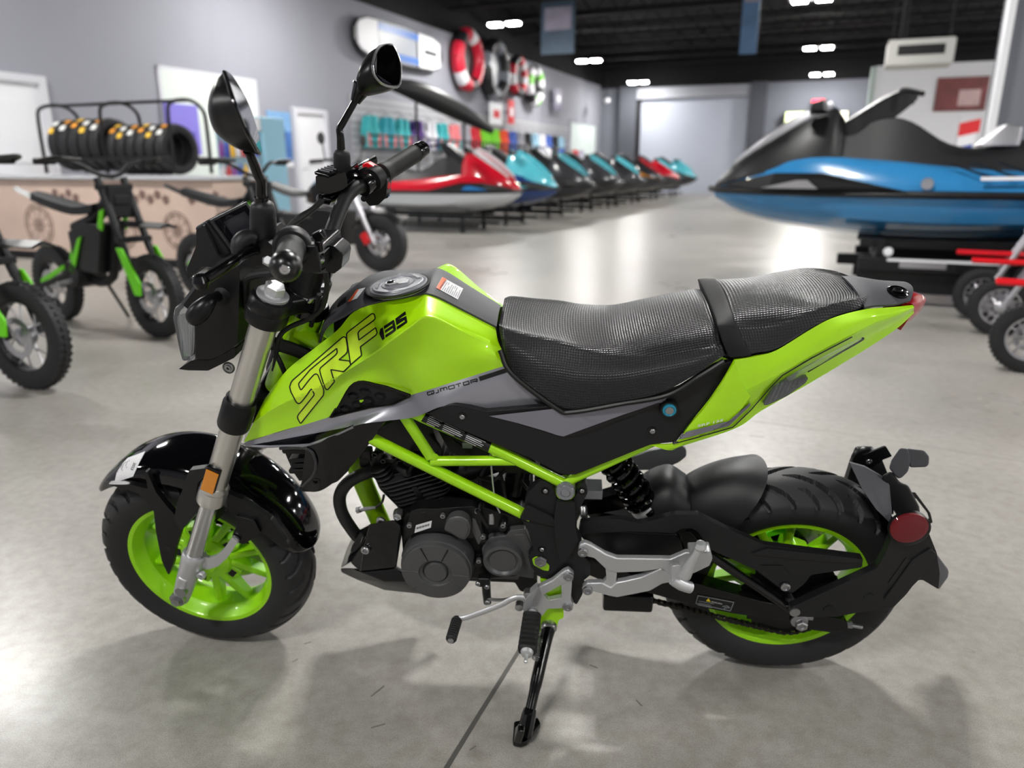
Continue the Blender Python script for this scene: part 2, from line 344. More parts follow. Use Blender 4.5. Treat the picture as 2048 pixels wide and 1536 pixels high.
# ================================================================== the motorcycle
bike = empty('motorcycle', MB, OB)
tag(bike, 'lime green and black small naked motorcycle leaning on its side stand', 'motorcycle')
def P(name, g, m, parent=None, label=None, **k):
    o = obj(name, g, m, parent or bike, **k)
    if label: o['label'] = label
    return o
def tmap(g, fn): g.v = [tuple(fn(np.array(v))) for v in g.v]; return g
RW = np.array([.61, 0, .2435])
to_rear = lambda v: v + RW
to_front = f2b
def tyre_geo(R, Wd, rb, pitches, phase=0., rows=60, seg=800):
    sy = [-.72, -.9, -1.0, -1.01]; sr = [rb - .004, rb + .012, rb + .032, R - .036]
    prof = [(Wd * a, b, 0) for a, b in zip(sy, sr)]
    for i in range(1, rows):
        y = -.985 + 1.97 * i / rows; prof.append((Wd * y, R - .033 * abs(y) ** 2.2, 1))
    prof += [(-a, b, c) for a, b, c in prof[:4][::-1]]
    V = []; n = len(prof)
    for j in range(seg):
        th = 2 * math.pi * j / seg
        for (y, r, tr) in prof:
            dr = 0.
            if tr:
                t = abs(y) / Wd; sgn = 1 if y > 0 else -1
                for kind in (0, 1):
                    lo, hi = ((.06, .97) if kind == 0 else (.52, .97))
                    if lo <= t <= hi:
                        off = (.0 if sgn < 0 else .5) + .5 * kind
                        u = (th * pitches / (2 * math.pi) + off + phase - 1.05 * (1 - t) ** 1.6) % 1.; u = min(u, 1 - u) * 2 * math.pi * r / pitches
                        wdt = (.0052 if kind == 0 else .0042) * math.sqrt(1 + (1.68 * max(0., 1 - t) ** .6 * 2 * math.pi * r / pitches / Wd) ** 2)
                        if u < wdt: dr = max(dr, .0085 * min(1, (wdt - u) / .0012) * min(1, (t - lo) / .05 + .2))
            V.append(((r - dr) * math.cos(th), y, (r - dr) * math.sin(th)))
    Fc = [(j * n + i, j * n + i + 1, ((j + 1) % seg) * n + i + 1, ((j + 1) % seg) * n + i) for j in range(seg) for i in range(n - 1)]
    return G().add(V, Fc)
def rim_geo(hw=.050):
    h = [(.1500, -.8), (.1670, -.86), (.1685, -.96), (.1660, -1.03), (.1520, -.99), (.1490, -.9), (.1450, -.62), (.1380, -.45), (.1360, 0)]
    p = [(r, y * hw) for r, y in h] + [(r, -y * hw) for r, y in h[-2::-1]]
    return ring((0, 0, 0), EY, p, 96)
def spoke_geo(a0, a1, r0=.040, r1=.140, w0=.010, w1=.0075, t0=.020, t1=.013):
    p0 = np.array([r0 * math.cos(a0), 0, r0 * math.sin(a0)]); p1 = np.array([r1 * math.cos(a1), 0, r1 * math.sin(a1)]); u = nrm(p1 - p0); w = np.cross(u, EY)
    q = lambda p, ww, tt: [p - w * ww - EY * tt * .8, p - w * ww * .3 - EY * tt, p + w * ww * .3 - EY * tt, p + w * ww - EY * tt * .8, p + w * ww + EY * tt * .8, p - w * ww + EY * tt * .8]
    return loft([q(p0, w0, t0), q(p1, w1, t1)], smooth=False)
def disc_geo(y, r0, r1, n=120, rows=9, holes=True):
    V = []; Fc = []
    for s in (0, 1):
        for i in range(rows + 1):
            r = r0 + (r1 - r0) * i / rows
            V += [(r * math.cos(2 * math.pi * j / n), y + s * .004, r * math.sin(2 * math.pi * j / n)) for j in range(n)]
    o = (rows + 1) * n
    for i in range(rows):
        for j in range(n):
            if holes and ((i == 2 and j % 6 == 0) or (i == 4 and j % 6 == 2) or (i == 6 and j % 6 == 4)): continue
            a, b2, c, d = i * n + j, i * n + (j + 1) % n, (i + 1) * n + (j + 1) % n, (i + 1) * n + j
            Fc += [(a, b2, c, d), (o + a, o + d, o + c, o + b2)]
    for i in (0, rows):
        for j in range(n): a, b2 = i * n + j, i * n + (j + 1) % n; Fc.append((a, b2, o + b2, o + a))
    return G().add(V, Fc)
def wheel(tr, R, Wd, hw, a_off, name, disc_r, label):
    rim = P(name, tmap(rim_geo(hw), tr), M_LIMEW, label=label)
    P('tyre', tmap(tyre_geo(R, Wd, .158, 15), tr), M_TYRE, rim, label='black rubber tyre', smooth=40)
    for k in range(5):
        a = a_off + k * 2 * math.pi / 5
        for s in (-1, 1): P('spoke', tmap(spoke_geo(a + s * .10, a + s * .27), tr), M_LIMEW, rim, bevel=.002)
    hub = ring((0, 0, 0), EY, [(.016, -.036), (.030, -.036), (.033, -.028), (.055, -.022), (.058, -.016), (.058, .022), (.052, .030), (.016, .034)], 40)
    P('hub', tmap(hub, tr), M_LIMEW, rim)
    for k in range(5):
        a = a_off + (k + .5) * 2 * math.pi / 5
        P('hub_web', tmap(boxo(np.array([.066 * math.cos(a), .0, .066 * math.sin(a)]), np.array([math.cos(a), 0, math.sin(a)]) * .014, EY * .016, np.array([-math.sin(a), 0, math.cos(a)]) * .018), tr), M_LIMEW, rim, bevel=.005)
    for k in range(5):
        a = a_off + (k + .5) * 2 * math.pi / 5
        P('hub_slot', tmap(boxo(np.array([.066 * math.cos(a), -.0155, .066 * math.sin(a)]), np.array([math.cos(a), 0, math.sin(a)]) * .007, EY * .0015, np.array([-math.sin(a), 0, math.cos(a)]) * .010), tr), M_ENGB, rim, bevel=.001)
    P('brake_disc', tmap(disc_geo(.052, .072, disc_r), tr), M_STEEL, rim, label='drilled steel brake disc')
    P('disc_carrier', tmap(ring((0, 0, 0), EY, [(.045, .040), (.074, .046), (.074, .058), (.045, .058)], 30), tr), M_GLOSSM, rim)
    P('valve_stem', tmap(tube([(.138 * math.cos(2.3), -.008, .138 * math.sin(2.3)), (.115 * math.cos(2.3), -.02, .115 * math.sin(2.3))], .004, 8, 1), tr), M_STEEL, rim)
    return rim
fwheel = wheel(to_front, .2365, .060, .047, -1.35, 'front_wheel', .120, 'lime green cast front wheel')
rwheel = wheel(to_rear, .2435, .065, .051, .55, 'rear_wheel', .110, 'lime green cast rear wheel')
P('axle', tube([to_front(np.array([0, -.125, 0])), to_front(np.array([0, .125, 0]))], .012, 14, 1), M_STEEL, fwheel)
P('axle', tube([to_rear(np.array([0, -.12, 0])), to_rear(np.array([0, .12, 0]))], .010, 14, 1), M_STEEL, rwheel)
# ------------------------------------------------------------------ fork
FT, FBm = Fl(545, 592, -.1), Fl(366, 1184, -.1)
fd = nrm(FT - FBm); flen = np.linalg.norm(FT - FBm)
def fork_t(px, py):
    """distance along the left fork leg nearest to a pixel"""
    best = min(np.linspace(-.1, flen + .1, 400), key=lambda t: np.hypot(*(pix(FBm + fd * t) - np.array([px, py])))); return best
def pix(p, M=None, O=None):
    M = MF if M is None else M; O = OF if O is None else O
    q = O + M @ np.asarray(p) - CAM; d = q @ cF; return np.array([1024 + FPX * (q @ cR) / d, 768 - FPX * (q @ cU) / d])
def leg(y, prof, n=28): 
    c = FBm.copy(); c[1] = y; return tmap(lathe(c, fd, prof, n), f2b)
t_ring = fork_t(434, 985); t_foot = fork_t(388, 1115); t_lc0, t_lc1 = fork_t(452, 845), fork_t(478, 795); t_uc = fork_t(530, 640)
for y, nm in ((-.1, 'fork_leg'), (.1, 'fork_leg')):
    fk = P(nm, leg(y, [(.0215, t_ring), (.0215, t_uc - .05), (.0225, t_uc - .045), (.0225, flen)]), M_ALU, label='brushed aluminium outer fork tube')
    P('wiper_ring', leg(y, [(.0200, t_ring - .024), (.0265, t_ring - .024), (.0270, t_ring - .020), (.0270, t_ring), (.0245, t_ring + .006), (.0260, t_ring + .010), (.0260, t_ring + .014), (.0222, t_ring + .022)]), M_ALU, fk)
    P('stanchion', leg(y, [(.0178, t_foot - .03), (.0178, t_ring)]), M_CHROME, fk)
    P('fork_foot', leg(y, [(.0, -.026), (.012, -.026), (.017, -.020), (.0185, 0), (.020, .03), (.0225, t_foot - .012), (.0235, t_foot), (.0235, t_foot + .010), (.021, t_foot + .014), (.0175, t_foot + .014)]), M_CAST, fk, label='cast aluminium axle clamp')
c0 = f2b(FBm + np.array([0, -.020, 0]))
fk0 = [o for o in bike.children if o.name.startswith('fork_leg')][0]
P('foot_rib', tmap(boxo(FBm + fd * .035 + np.array([-.002, -.019, 0]), fd * .032, np.array([0, .004, 0]), np.cross(fd, EY) * .010), f2b), M_CAST, fk0, bevel=.004)
P('axle_nut', lathe(c0, -FY, [(.0165, -.004), (.0165, .004), (.0155, .005)], 24), M_STEEL, fk0)
P('axle_bolt', bolt(c0 - FY * .004, .0105, .008, -FY, True), M_STEEL, fk0)
for y in (-.1, .1):
    P('fork_clamp', leg(y, [(.0225, t_uc), (.0335, t_uc), (.0345, t_uc + .004), (.0345, t_uc + .022), (.0335, t_uc + .024), (.0345, t_uc + .026), (.0345, t_uc + .040), (.031, t_uc + .046), (.028, t_uc + .047), (.0, t_uc + .047)], 36), M_MATTE2, label='black upper fork clamp')
    P('fork_cap', leg(y, [(.0255, t_uc + .047), (.0255, t_uc + .051), (.022, t_uc + .053), (.0, t_uc + .053)], 36), M_CAST)
    P('cap_nut', leg(y, [(.0165, t_uc + .053), (.0165, t_uc + .066), (.0145, t_uc + .068), (.0, t_uc + .068)], 6), M_CAST, smooth=20)
    P('lower_clamp', leg(y, [(.0215, t_lc0), (.028, t_lc0), (.029, t_lc0 + .004), (.029, t_lc1 - .012), (.0265, t_lc1 - .008), (.0265, t_lc1), (.0225, t_lc1)], 32), M_MATTE2, label='black lower fork clamp')
fxp = nrm(np.cross(EY, fd))       # towards the rider, square to the legs
def bridge(t, th, back, w=.1):
    c = FBm + fd * t; c = np.array([c[0], 0, c[2]])
    L = [c + np.array([0, -w, 0]) - fxp * .02, c + np.array([0, -w, 0]) + fxp * .02, c + np.array([0, -.035, 0]) + fxp * (back + .02), c + np.array([0, .035, 0]) + fxp * (back + .02), c + np.array([0, w, 0]) + fxp * .02, c + np.array([0, w, 0]) - fxp * .02, c + np.array([0, 0, 0]) - fxp * .005]
    return tmap(prism(L, fd * th), f2b)
P('upper_yoke', bridge(t_uc + .010, .032, .035), M_MATTE2, bevel=.006)
P('lower_yoke', bridge(t_lc0 + .006, .03, .035), M_MATTE2, bevel=.006)
st = FBm + np.array([0, .1, 0]) + fxp * .036
P('steering_stem', tmap(tube([st + fd * (t_lc0), st + fd * (t_uc + .03)], .016, 16, 1), f2b), M_STEEL)
P('head_tube', tmap(tube([st + fd * (t_lc0 + .045), st + fd * (t_uc - .01)], .031, 24, 1), f2b), M_LIMEF, label='lime green steering head tube')
P('head_ring', tmap(lathe(st + fd * (t_uc - .014), fd, [(.0, 0), (.033, 0), (.034, .004), (.034, .018), (.03, .022), (0, .022)], 28), f2b), M_GLOSSM)
P('stem_nut', tmap(lathe(st + fd * (t_uc + .04), fd, [(.016, 0), (.016, .008), (.012, .012), (0, .012)], 20), f2b), M_STEEL)
# amber reflector on the left leg
ra, rb_ = FBm + fd * (t_ring + .022), FBm + fd * (t_ring + .080)
g = tmap(boxo((ra + rb_) / 2 + np.array([-.004, -.0215, 0]), fd * .030, np.array([0, .005, 0]), fxp * .0135), f2b)
rf = P('reflector_holder', g, M_GLOSSM, bevel=.003); P('side_reflector', tmap(boxo((ra + rb_) / 2 - fd * .003 + np.array([-.004, -.0275, 0]), fd * .026, np.array([0, .0015, 0]), fxp * .0122), f2b), M_AMBER, rf, bevel=.001, label='amber side reflector')
# ------------------------------------------------------------------ front fender in the wheel's own polar frame
def fen(phi, r, y): return f2b(np.array([-r * math.cos(phi), y, r * math.sin(phi)]))
def fender_loop(phi, rc, w, drop, e=.0):
    out = []
    for s in np.linspace(-1, 1, 13):
        out.append(fen(phi, rc - drop * abs(s) ** 2.4, w * math.sin(s * math.pi / 2) if abs(s) < 1 else w * s))
    return out
rows = []
for deg, rc, w, dr in ((42, .260, .010, .003), (44, .264, .032, .009), (49, .268, .050, .016), (58, .273, .062, .024), (69, .280, .070, .034), (82, .286, .075, .042), (96, .288, .078, .048), (112, .284, .079, .050), (126, .279, .078, .048), (139, .275, .076, .045), (150, .271, .072, .042), (159, .268, .064, .034), (165, .265, .050, .022), (168, .262, .022, .008)):
    rows.append(fender_loop(math.radians(deg), rc, w, dr))
FROWS = rows
fend = P('front_fender', sheet(rows, 3, 4, .004), M_GLOSS, label='gloss black front mudguard', smooth=60)

def pl(name, pts, y, th, m, fr='B', r=3., parent=None, bevel=.0025, label=None, **k): return P(name, plate(pts, y, th, fr, r), m, parent, bevel=bevel, label=label, **k)
# side stays of the fender
st1 = pl('fender_stay', c3((85, 440), (220, 478), (300, 505), (400, 620), (415, 760), (455, 960), (490, 1040), (505, 1058), (530, 990), (548, 880), (590, 750), (585, 690), (500, 600), (420, 500), (355, 355), (340, 350), (360, 470), (230, 440)), -.088, .012, M_MATTE2, 'F', 2)
P('stay_hole', tmap(lathe(Fl(*c3((503, 877))[0], -.088), (0, -1, 0), [(.0, .0004), (.0062, .0004), (.0062, -.004)], 16), f2b), M_INK, st1)
pl('fender_stay', c3((545, 640), (560, 560), (600, 470), (640, 345), (750, 330), (760, 380), (700, 430), (690, 520), (720, 590), (690, 640), (600, 745), (590, 755), (545, 690)), -.094, .014, M_MATTE, 'F', 3)
pl('fender_stay', c3((900, 500), (1000, 540), (1200, 680), (1330, 870), (1300, 880), (1150, 780), (900, 610)), -.083, .012, M_MATTE2, 'F', 3)
st3 = pl('fender_bracket', c3((960, 655), (1090, 690), (1130, 770), (1020, 850), (990, 845), (935, 790), (965, 725)), -.090, .012, M_GLOSSM, 'F', 3)
P('stay_bolt', bolt(F(*c3((962, 812))[0], -.092), .0085, .006, -FY), M_STEEL, st3)
pl('speedometer_arm', c3((740, 930), (780, 945), (830, 925), (880, 880), (935, 800), (975, 835), (905, 940), (840, 1000), (780, 1020), (715, 1022)), -.100, .008, M_CAST, 'F', 3)
P('arm_bolt', bolt(F(*c3((735, 1050))[0], -.104), .009, .01, -FY), M_CAST)
pl('fender_mount', c3((700, 480), (760, 380), (930, 500), (900, 620), (820, 700), (720, 640)), -.070, .02, M_GLOSSM, 'F', 3)
# ------------------------------------------------------------------ flat print laid on a surface
g1 = crop(570, 670, .078125); g2 = crop(560, 740, .078125); g3 = crop(740, 610, .048828); g4 = crop(840, 720, .097656); g5 = crop(730, 545, .06348); g6 = crop(1340, 780, .078125)
CB = MB.T @ (CAM - OB)
class Skin:
    """a surface to print on: pixel -> point just above it"""
    def __init__(s, *gs):
        v, f = [], []
        for g in gs: o = len(v); v += g.v; f += [tuple(o + i for i in q) for q in g.f]
        s.t = BVHTree.FromPolygons([Vector(p) for p in v], f)
    def at(s, px, py, off=.0007):
        d = MB.T @ ray(px, py); h = s.t.ray_cast(Vector(CB), Vector(d))
        if h[0] is None:
            q = Vector(CB) + Vector(d) * 1.25; h = s.t.find_nearest(q); 
            if h[0] is None: return np.array(q)
        n = np.array(h[1]); n = n if n @ d < 0 else -n
        return np.array(h[0]) + n * off
def fill2d(pts, cell=9.):
    """triangulated pixel polygon with a fine enough mesh to follow a curved surface"""
    bm = bmesh.new(); bm.faces.new([bm.verts.new((p[0], p[1], 0)) for p in pts]); bmesh.ops.triangulate(bm, faces=bm.faces)
    for _ in range(5):
        es = [e for e in bm.edges if e.calc_length() > cell]
        if not es: break
        bmesh.ops.subdivide_edges(bm, edges=es, cuts=1); bmesh.ops.triangulate(bm, faces=bm.faces)
    bm.verts.index_update(); v = [(q.co.x, q.co.y) for q in bm.verts]; f = [tuple(q.index for q in t.verts) for t in bm.faces]; bm.free(); return v, f
def stroke2d(pts, w, closed=False):
    P_ = [np.array(p[:2], float) for p in pts]; n = len(P_); v = []; f = []
    for i in range(n):
        a = P_[i - 1] if (i or closed) else P_[i]; c = P_[(i + 1) % n] if (i < n - 1 or closed) else P_[i]
        t1, t2 = nrm(P_[i] - a), nrm(c - P_[i]); t = nrm(t1 + t2); m = np.array([-t[1], t[0]]); k = w / 2 / max(.45, (t @ t2 if np.linalg.norm(c - P_[i]) > 0 else t @ t1))
        v += [tuple(P_[i] + m * k), tuple(P_[i] - m * k)]
    for i in range(n if closed else n - 1): j = (i + 1) % n; f.append((2 * i, 2 * i + 1, 2 * j + 1, 2 * j))
    return v, f
def dense(pts, step, closed=False):
    P_ = [np.array(p[:2], float) for p in pts]; out = []
    for i in range(len(P_) if closed else len(P_) - 1):
        a, b_ = P_[i], P_[(i + 1) % len(P_)]; k = max(1, int(np.linalg.norm(b_ - a) / step)); out += [a + (b_ - a) * t / k for t in range(k)]
    if not closed: out.append(P_[-1])
    return out
def text2d(s, p0, u, v, bold=0.):
    """letters in the pixel frame: p0 start of the baseline, u end of the baseline, v height vector of a capital"""
    c = bpy.data.curves.new('txt', 'FONT'); c.body = s; c.offset = bold; c.resolution_u = 2; o = bpy.data.objects.new('txt', c); COL.objects.link(o)
    dg = bpy.context.evaluated_depsgraph_get(); me = o.evaluated_get(dg).to_mesh(); P_ = np.array([tuple(q.co)[:2] for q in me.vertices]); f = [tuple(p.vertices) for p in me.polygons]
    o.evaluated_get(dg).to_mesh_clear(); bpy.data.objects.remove(o); bpy.data.curves.remove(c)
    x0, x1 = P_[:, 0].min(), P_[:, 0].max(); hh = .73
    p0, u, v = np.array(p0, float), np.array(u, float), np.array(v, float)
    return [tuple(p0 + (u - p0) * (q[0] - x0) / (x1 - x0) + v * q[1] / hh) for q in P_], f
def printed(name, skin, vf, m, parent, off=.0007, label=None):
    v, f = vf; return P(name, G().add([skin.at(a, b_, off) for a, b_ in v], f), m, parent, smooth=0, label=label)
def both(name, g, m, label=None, **k):
    """a panel and its twin on the far side"""
    a = P(name, g, m, label=label, **k); P(name, mirror(g), m, label=label, **k); return a
# ------------------------------------------------------------------ tank
A = [(530, 797, -.110), (574, 740, -.112), (628, 697, -.106), (675, 660, -.098), (720, 617, -.086), (829, 593, -.062), (863, 592, -.060), (925, 622, -.053), (991, 656, -.047)]
Bc = [(507, 845, -.120), (555, 812, -.128), (622, 782, -.133), (688, 745, -.137), (756, 701, -.138), (818, 655, -.135), (858, 634, -.124), (928, 664, -.104), (1003, 698, -.083)]
Cc = [(487, 885, -.116), (575, 858, -.120), (657, 834, -.121), (707, 765, -.124), (770, 772, -.116), (822, 790, -.112), (862, 778, -.110), (945, 752, -.104), (1015, 731, -.094)]
def mixr(a, b_, t, bulge=0.): return [p + (q - p) * t - EY * bulge for p, q in zip(a, b_)]
a_, b_, c_ = Bs(A), Bs(Bc), Bs(Cc)
bl = [.002, .002, .003, .003, .004, .006, .012, .014, .010]
mA = [p + (q - p) * .5 - EY * x for p, q, x in zip(a_, b_, bl)]; mC = [p + (q - p) * .5 + EY * x for p, q, x in zip(b_, c_, [.001, .002, .003, .004, .006, .008, .002, -.006, -.004])]
tank_g = sheet([a_, mA, mixr(mA, b_, .8), b_, mixr(b_, mC, .2), mC, c_], 6, 4, .004)
tank = both('tank_side', tank_g, M_LIME, label='lime green tank side panel', smooth=60)
SK_T = Skin(tank_g)
# dark cover on top, from the seat forward and down to the steering head
fr_ = [B(662, 640, -.088), B(655, 668, -.07)]
def strip(pts): return pts
edge = Bs([(640, 690, -.075), (655, 655, -.084), (690, 634, -.088), (721, 617, -.085), (775, 603, -.072), (829, 593, -.061), (863, 592, -.059), (925, 622, -.052), (991, 656, -.046)])
crown = [0, .004, .008, .010, .010, .009, .009, .007, .006]
rows = []
for t in (-1, -.6, 0, .6, 1): rows.append([np.array([p[0] - (.012 * (1 - t * t) if i < 4 else 0), p[1] * -t, p[2] + k * (1 - t * t)]) for i, (p, k) in enumerate(zip(edge, crown))])
top_g = sheet(rows, 5, 5, .004)
top = P('tank_cover', top_g, M_TOP, label='dark grey matte tank cover', smooth=60); SK_TOP = Skin(top_g)
# black body of the tank under the cover, seen at the front
nose = []
for (x, z0, z1, w) in ((-.25, .72, .80, .05), (-.235, .70, .845, .075), (-.18, .68, .85, .085), (-.05, .68, .85, .08), (.03, .68, .79, .06)):
    nose.append([np.array([x, w * a, z0 + (z1 - z0) * b2]) for a, b2 in ((-1, 0), (-1, .6), (-.9, .85), (-.6, 1), (.6, 1), (.9, .85), (1, .6), (1, 0))])
P('tank_body', loft(nose), M_MATTE2, smooth=50)
# filler cap
k0 = B(795, 571, 0.); hit = SK_TOP.at(797, 572, 0.); cz = hit
tn = nrm(np.cross(SK_TOP.at(830, 566, 0) - SK_TOP.at(770, 578, 0), EY)); tn = tn if tn[2] > 0 else -tn
cap = P('filler_cap', lathe(cz, tn, [(.0505, -.004), (.0505, .0025), (.049, .004), (.0465, .0042), (.0455, .003), (.0445, .003), (.0435, .0055), (.042, .0065), (.031, .006), (.0295, .0045), (.028, .0045), (.027, .006), (0, .0065)], 64), M_LEAD, label='grey metal fuel filler cap')
P('cap_seat', lathe(cz, tn, [(.051, -.003), (.0555, .0005), (.057, .0025), (.0555, .003), (.051, .003)], 64), M_MATTE, cap)
cu = nrm(EX - tn * tn[0]); cw = np.cross(tn, cu)
P('key_flap', prism([cz + tn * .0062 + cu * x + cw * y for x, y in ((-.022, -.006), (-.020, .007), (-.006, .008), (-.003, .013), (.012, .013), (.014, .008), (.019, .006), (.019, -.008), (.004, -.010), (0, -.006), (-.012, -.012))], tn * .0022), M_CAST, cap, bevel=.0008)
P('key_cover', lathe(cz + tn * .008 - cu * .012, tn, [(.0075, 0), (.0075, .0012), (.006, .0022), (0, .0026)], 24), M_CHROME, cap)
for k in range(26):
    a = .35 + k * .052 + (1.9 if k > 12 else 0); q = lambda r, t: cz + tn * .0066 + (cu * math.cos(t) + cw * math.sin(t)) * r
    P('raised_letter', prism([q(.034, a), q(.0395, a + .004), q(.0395, a + .034), q(.034, a + .03)][::1], tn * .0005), M_WHITE if k % 3 else M_LEAD, cap, smooth=0)
# labels on the tank cover
lab = printed('warning_label', SK_TOP, fill2d(e2((665, 95), (935, 240), (865, 380), (590, 230))), M_WHITE, top, label='white and orange warning label')
printed('label_band', SK_TOP, fill2d(e2((668, 95), (722, 120), (640, 262), (590, 232))), M_ORANGE, lab, .001)
printed('label_text', SK_TOP, text2d('WARNING', e2((618, 235))[0], e2((705, 130))[0], (4, 2.2)), M_INK, lab, .0013)
for i in range(9):
    a = np.array(e2((665 + i * 24, 262 + i * 12))[0]); b2 = np.array(e2((738 + i * 21, 150 + i * 11))[0]); L = (.9, .95, .6, .9, .85, .95, .9, .5, .8)[i]
    printed('text_line', SK_TOP, stroke2d([a, a + (b2 - a) * L], .9), M_INK, lab, .0012)
lab2 = printed('caution_label', SK_TOP, fill2d(e1((1380, 285), (1510, 125), (1608, 100), (1500, 240))), M_WHITE, top, label='small white and orange caution label')
printed('label_band', SK_TOP, fill2d(e1((1380, 285), (1500, 128), (1525, 125), (1425, 275))), M_ORANGE, lab2, .001)
# SRF outline letters
SR = g1((210, 1150), (1480, 60), (1530, 45), (1575, 80), (1610, 330), (1605, 430), (1560, 490), (1390, 635), (1660, 665), (1690, 765), (1510, 940), (1180, 885), (1265, 1175), (1240, 1215), (1100, 1385), (1060, 1390), (1020, 1330), (920, 1010), (895, 900), (915, 840), (1310, 505), (1345, 450), (1335, 345), (960, 635), (650, 890), (380, 1210), (355, 1250), (370, 1320), (410, 1400), (440, 1385), (640, 1130), (740, 1020), (800, 990), (850, 1020), (890, 1120), (980, 1350), (995, 1430)) \
    + g2((1110, 640), (545, 1350), (520, 1350), (460, 1240), (450, 1190), (475, 1130), (870, 640), (875, 590), (810, 480), (560, 800), (500, 850), (440, 835), (400, 780), (280, 540), (255, 430), (290, 320))
FF = e1((1370, 690), (1390, 665), (1690, 435), (1720, 440), (1735, 495), (1710, 525), (1535, 650), (1515, 680), (1525, 770), (1740, 612), (1760, 680), (1740, 710), (1545, 855), (1560, 965), (1420, 1085), (1370, 740))
SRr, FFr = rnd(SR, 1.5, 2), rnd(FF, 1.5, 2)
srf = printed('lettering_fill', SK_T, fill2d(SRr), M_DECAL, tank, .0006, label='SRF lettering with black outline')
printed('lettering_fill', SK_T, fill2d(FFr), M_DECAL, tank, .0006)
printed('lettering_outline', SK_T, stroke2d(dense(SRr, 5, True), 2.4, True), M_INK, tank, .0011)
printed('lettering_outline', SK_T, stroke2d(dense(FFr, 5, True), 2.4, True), M_INK, tank, .0011)
for pts in (((430, 985), (535, 920), (615, 1385), (515, 1455), (440, 1120), (385, 1175)),
            ((570, 880), (965, 618), (1000, 640), (1012, 715), (920, 780), (590, 1000)), ((922, 800), (1012, 715), (1075, 1000), (1050, 1075), (965, 1010)), ((617, 1052), (922, 845), (950, 945), (637, 1152)), ((632, 1242), (965, 1010), (1050, 1075), (650, 1350)),
            ((1040, 570), (1450, 265), (1480, 400), (1150, 622), (1062, 690)), ((1062, 690), (1150, 622), (1165, 668), (1490, 462), (1512, 575), (1420, 632), (1092, 838)), ((1420, 632), (1512, 575), (1540, 700), (1520, 745), (1440, 690)), ((1100, 905), (1440, 680), (1520, 745), (1115, 1020))):
    printed('numeral', SK_T, fill2d(g3(*pts)), M_INK, tank, .0008)
# mesh insert in the shroud: hexagon openings over black depth
ins = c4((640, 945), (650, 925), (760, 745), (800, 718), (850, 712), (1000, 745), (1155, 800), (1150, 812), (1040, 862), (900, 880))
insert = P('vent_insert', plate(ins, -.112, .006, r=2), M_MATTE, bevel=.001, label='black honeycomb vent insert')
P('vent_rim', G().join(tube([B(*p, -.1205) for p in dense(rnd(ins, 4), 6)] + [B(*rnd(ins, 4)[0], -.1205)], .0018, 6, 1, spline=False)), M_GLOSSM, insert)
def inside(p, poly_):
    r = False; j = len(poly_) - 1
    for i in range(len(poly_)):
        if (poly_[i][1] > p[1]) != (poly_[j][1] > p[1]) and p[0] < (poly_[j][0] - poly_[i][0]) * (p[1] - poly_[i][1]) / (poly_[j][1] - poly_[i][1]) + poly_[i][0]: r = not r
        j = i
    return r
u_, v_ = np.array([30., 8.5]), np.array([13., -21.])
for i in range(-3, 9):
    for j in range(-5, 6):
        c = np.array([668., 826.]) + u_ * (i + .5 * (j % 2)) + v_ * j * .62
        hexp = [c + u_ * x * .40 + v_ * y * .30 for x, y in ((-1, 0), (-.55, .8), (.55, .8), (1, 0), (.55, -.8), (-.55, -.8))]
        if all(inside(q, ins) for q in hexp):
            lo = [B(*q, -.1125) for q in hexp]; cc = sum(lo) / 6
            P('vent_cell', prism(lo, None, [cc + (q - cc) * .62 - EY * .0 + EY * -.0045 for q in lo]), M_MATTE2, insert, smooth=0)
# ------------------------------------------------------------------ gunmetal lower shroud
U = [(487, 886, -.116), (530, 874, -.118), (575, 859, -.120), (657, 835, -.121), (715, 822, -.121), (785, 808, -.117), (822, 790, -.112), (862, 778, -.110), (945, 752, -.104), (1015, 731, -.094), (1045, 757, -.096), (1113, 807, -.100)]
V = [(492, 893, -.122), (535, 895, -.127), (575, 893, -.131), (612, 893, -.139), (662, 873, -.142), (715, 850, -.138), (770, 842, -.133), (830, 834, -.129), (890, 812, -.126), (960, 821, -.116), (1040, 820, -.108), (1113, 810, -.103)]
u3, v3 = Bs(U), Bs(V)
shr_g = sheet([u3, [p + (q - p) * .5 + EY * x for p, q, x in zip(u3, v3, [.0, .003, .005, .006, .006, .004, .002, -.001, -.002, -.003, -.002, 0])], v3], 6, 6, .004)
shroud = both('lower_shroud', shr_g, M_GREY, label='gunmetal grey lower tank shroud', smooth=60); SK_S = Skin(shr_g)
printed('shroud_stripe', SK_S, fill2d(e3((150, 832), (700, 770), (1430, 598), (1230, 690), (890, 812), (700, 825), (400, 836))), M_GLOSS, shroud, .0008, label='gloss black stripe')
GLY = {'Q': [[(0, 0), (0, 1), (1, 1), (1, .15), (.85, 0), (0, 0)], [(.55, .42), (1, .0)]], 'J': [[(.8, 1), (.8, .1), (.7, 0), (0, 0)]], 'M': [[(0, 0), (0, 1), (.9, 1), (1, .88), (1, 0)], [(.5, .95), (.5, .12)]], 'O': [[(0, 0), (0, 1), (1, 1), (1, 0), (0, 0)]], 'T': [[(0, 1), (1, 1)], [(.5, 1), (.5, 0)]], 'R': [[(0, 0), (0, 1), (.9, 1), (1, .85), (1, .5), (.9, .4), (.15, .4)], [(.55, .4), (1, 0)]]}
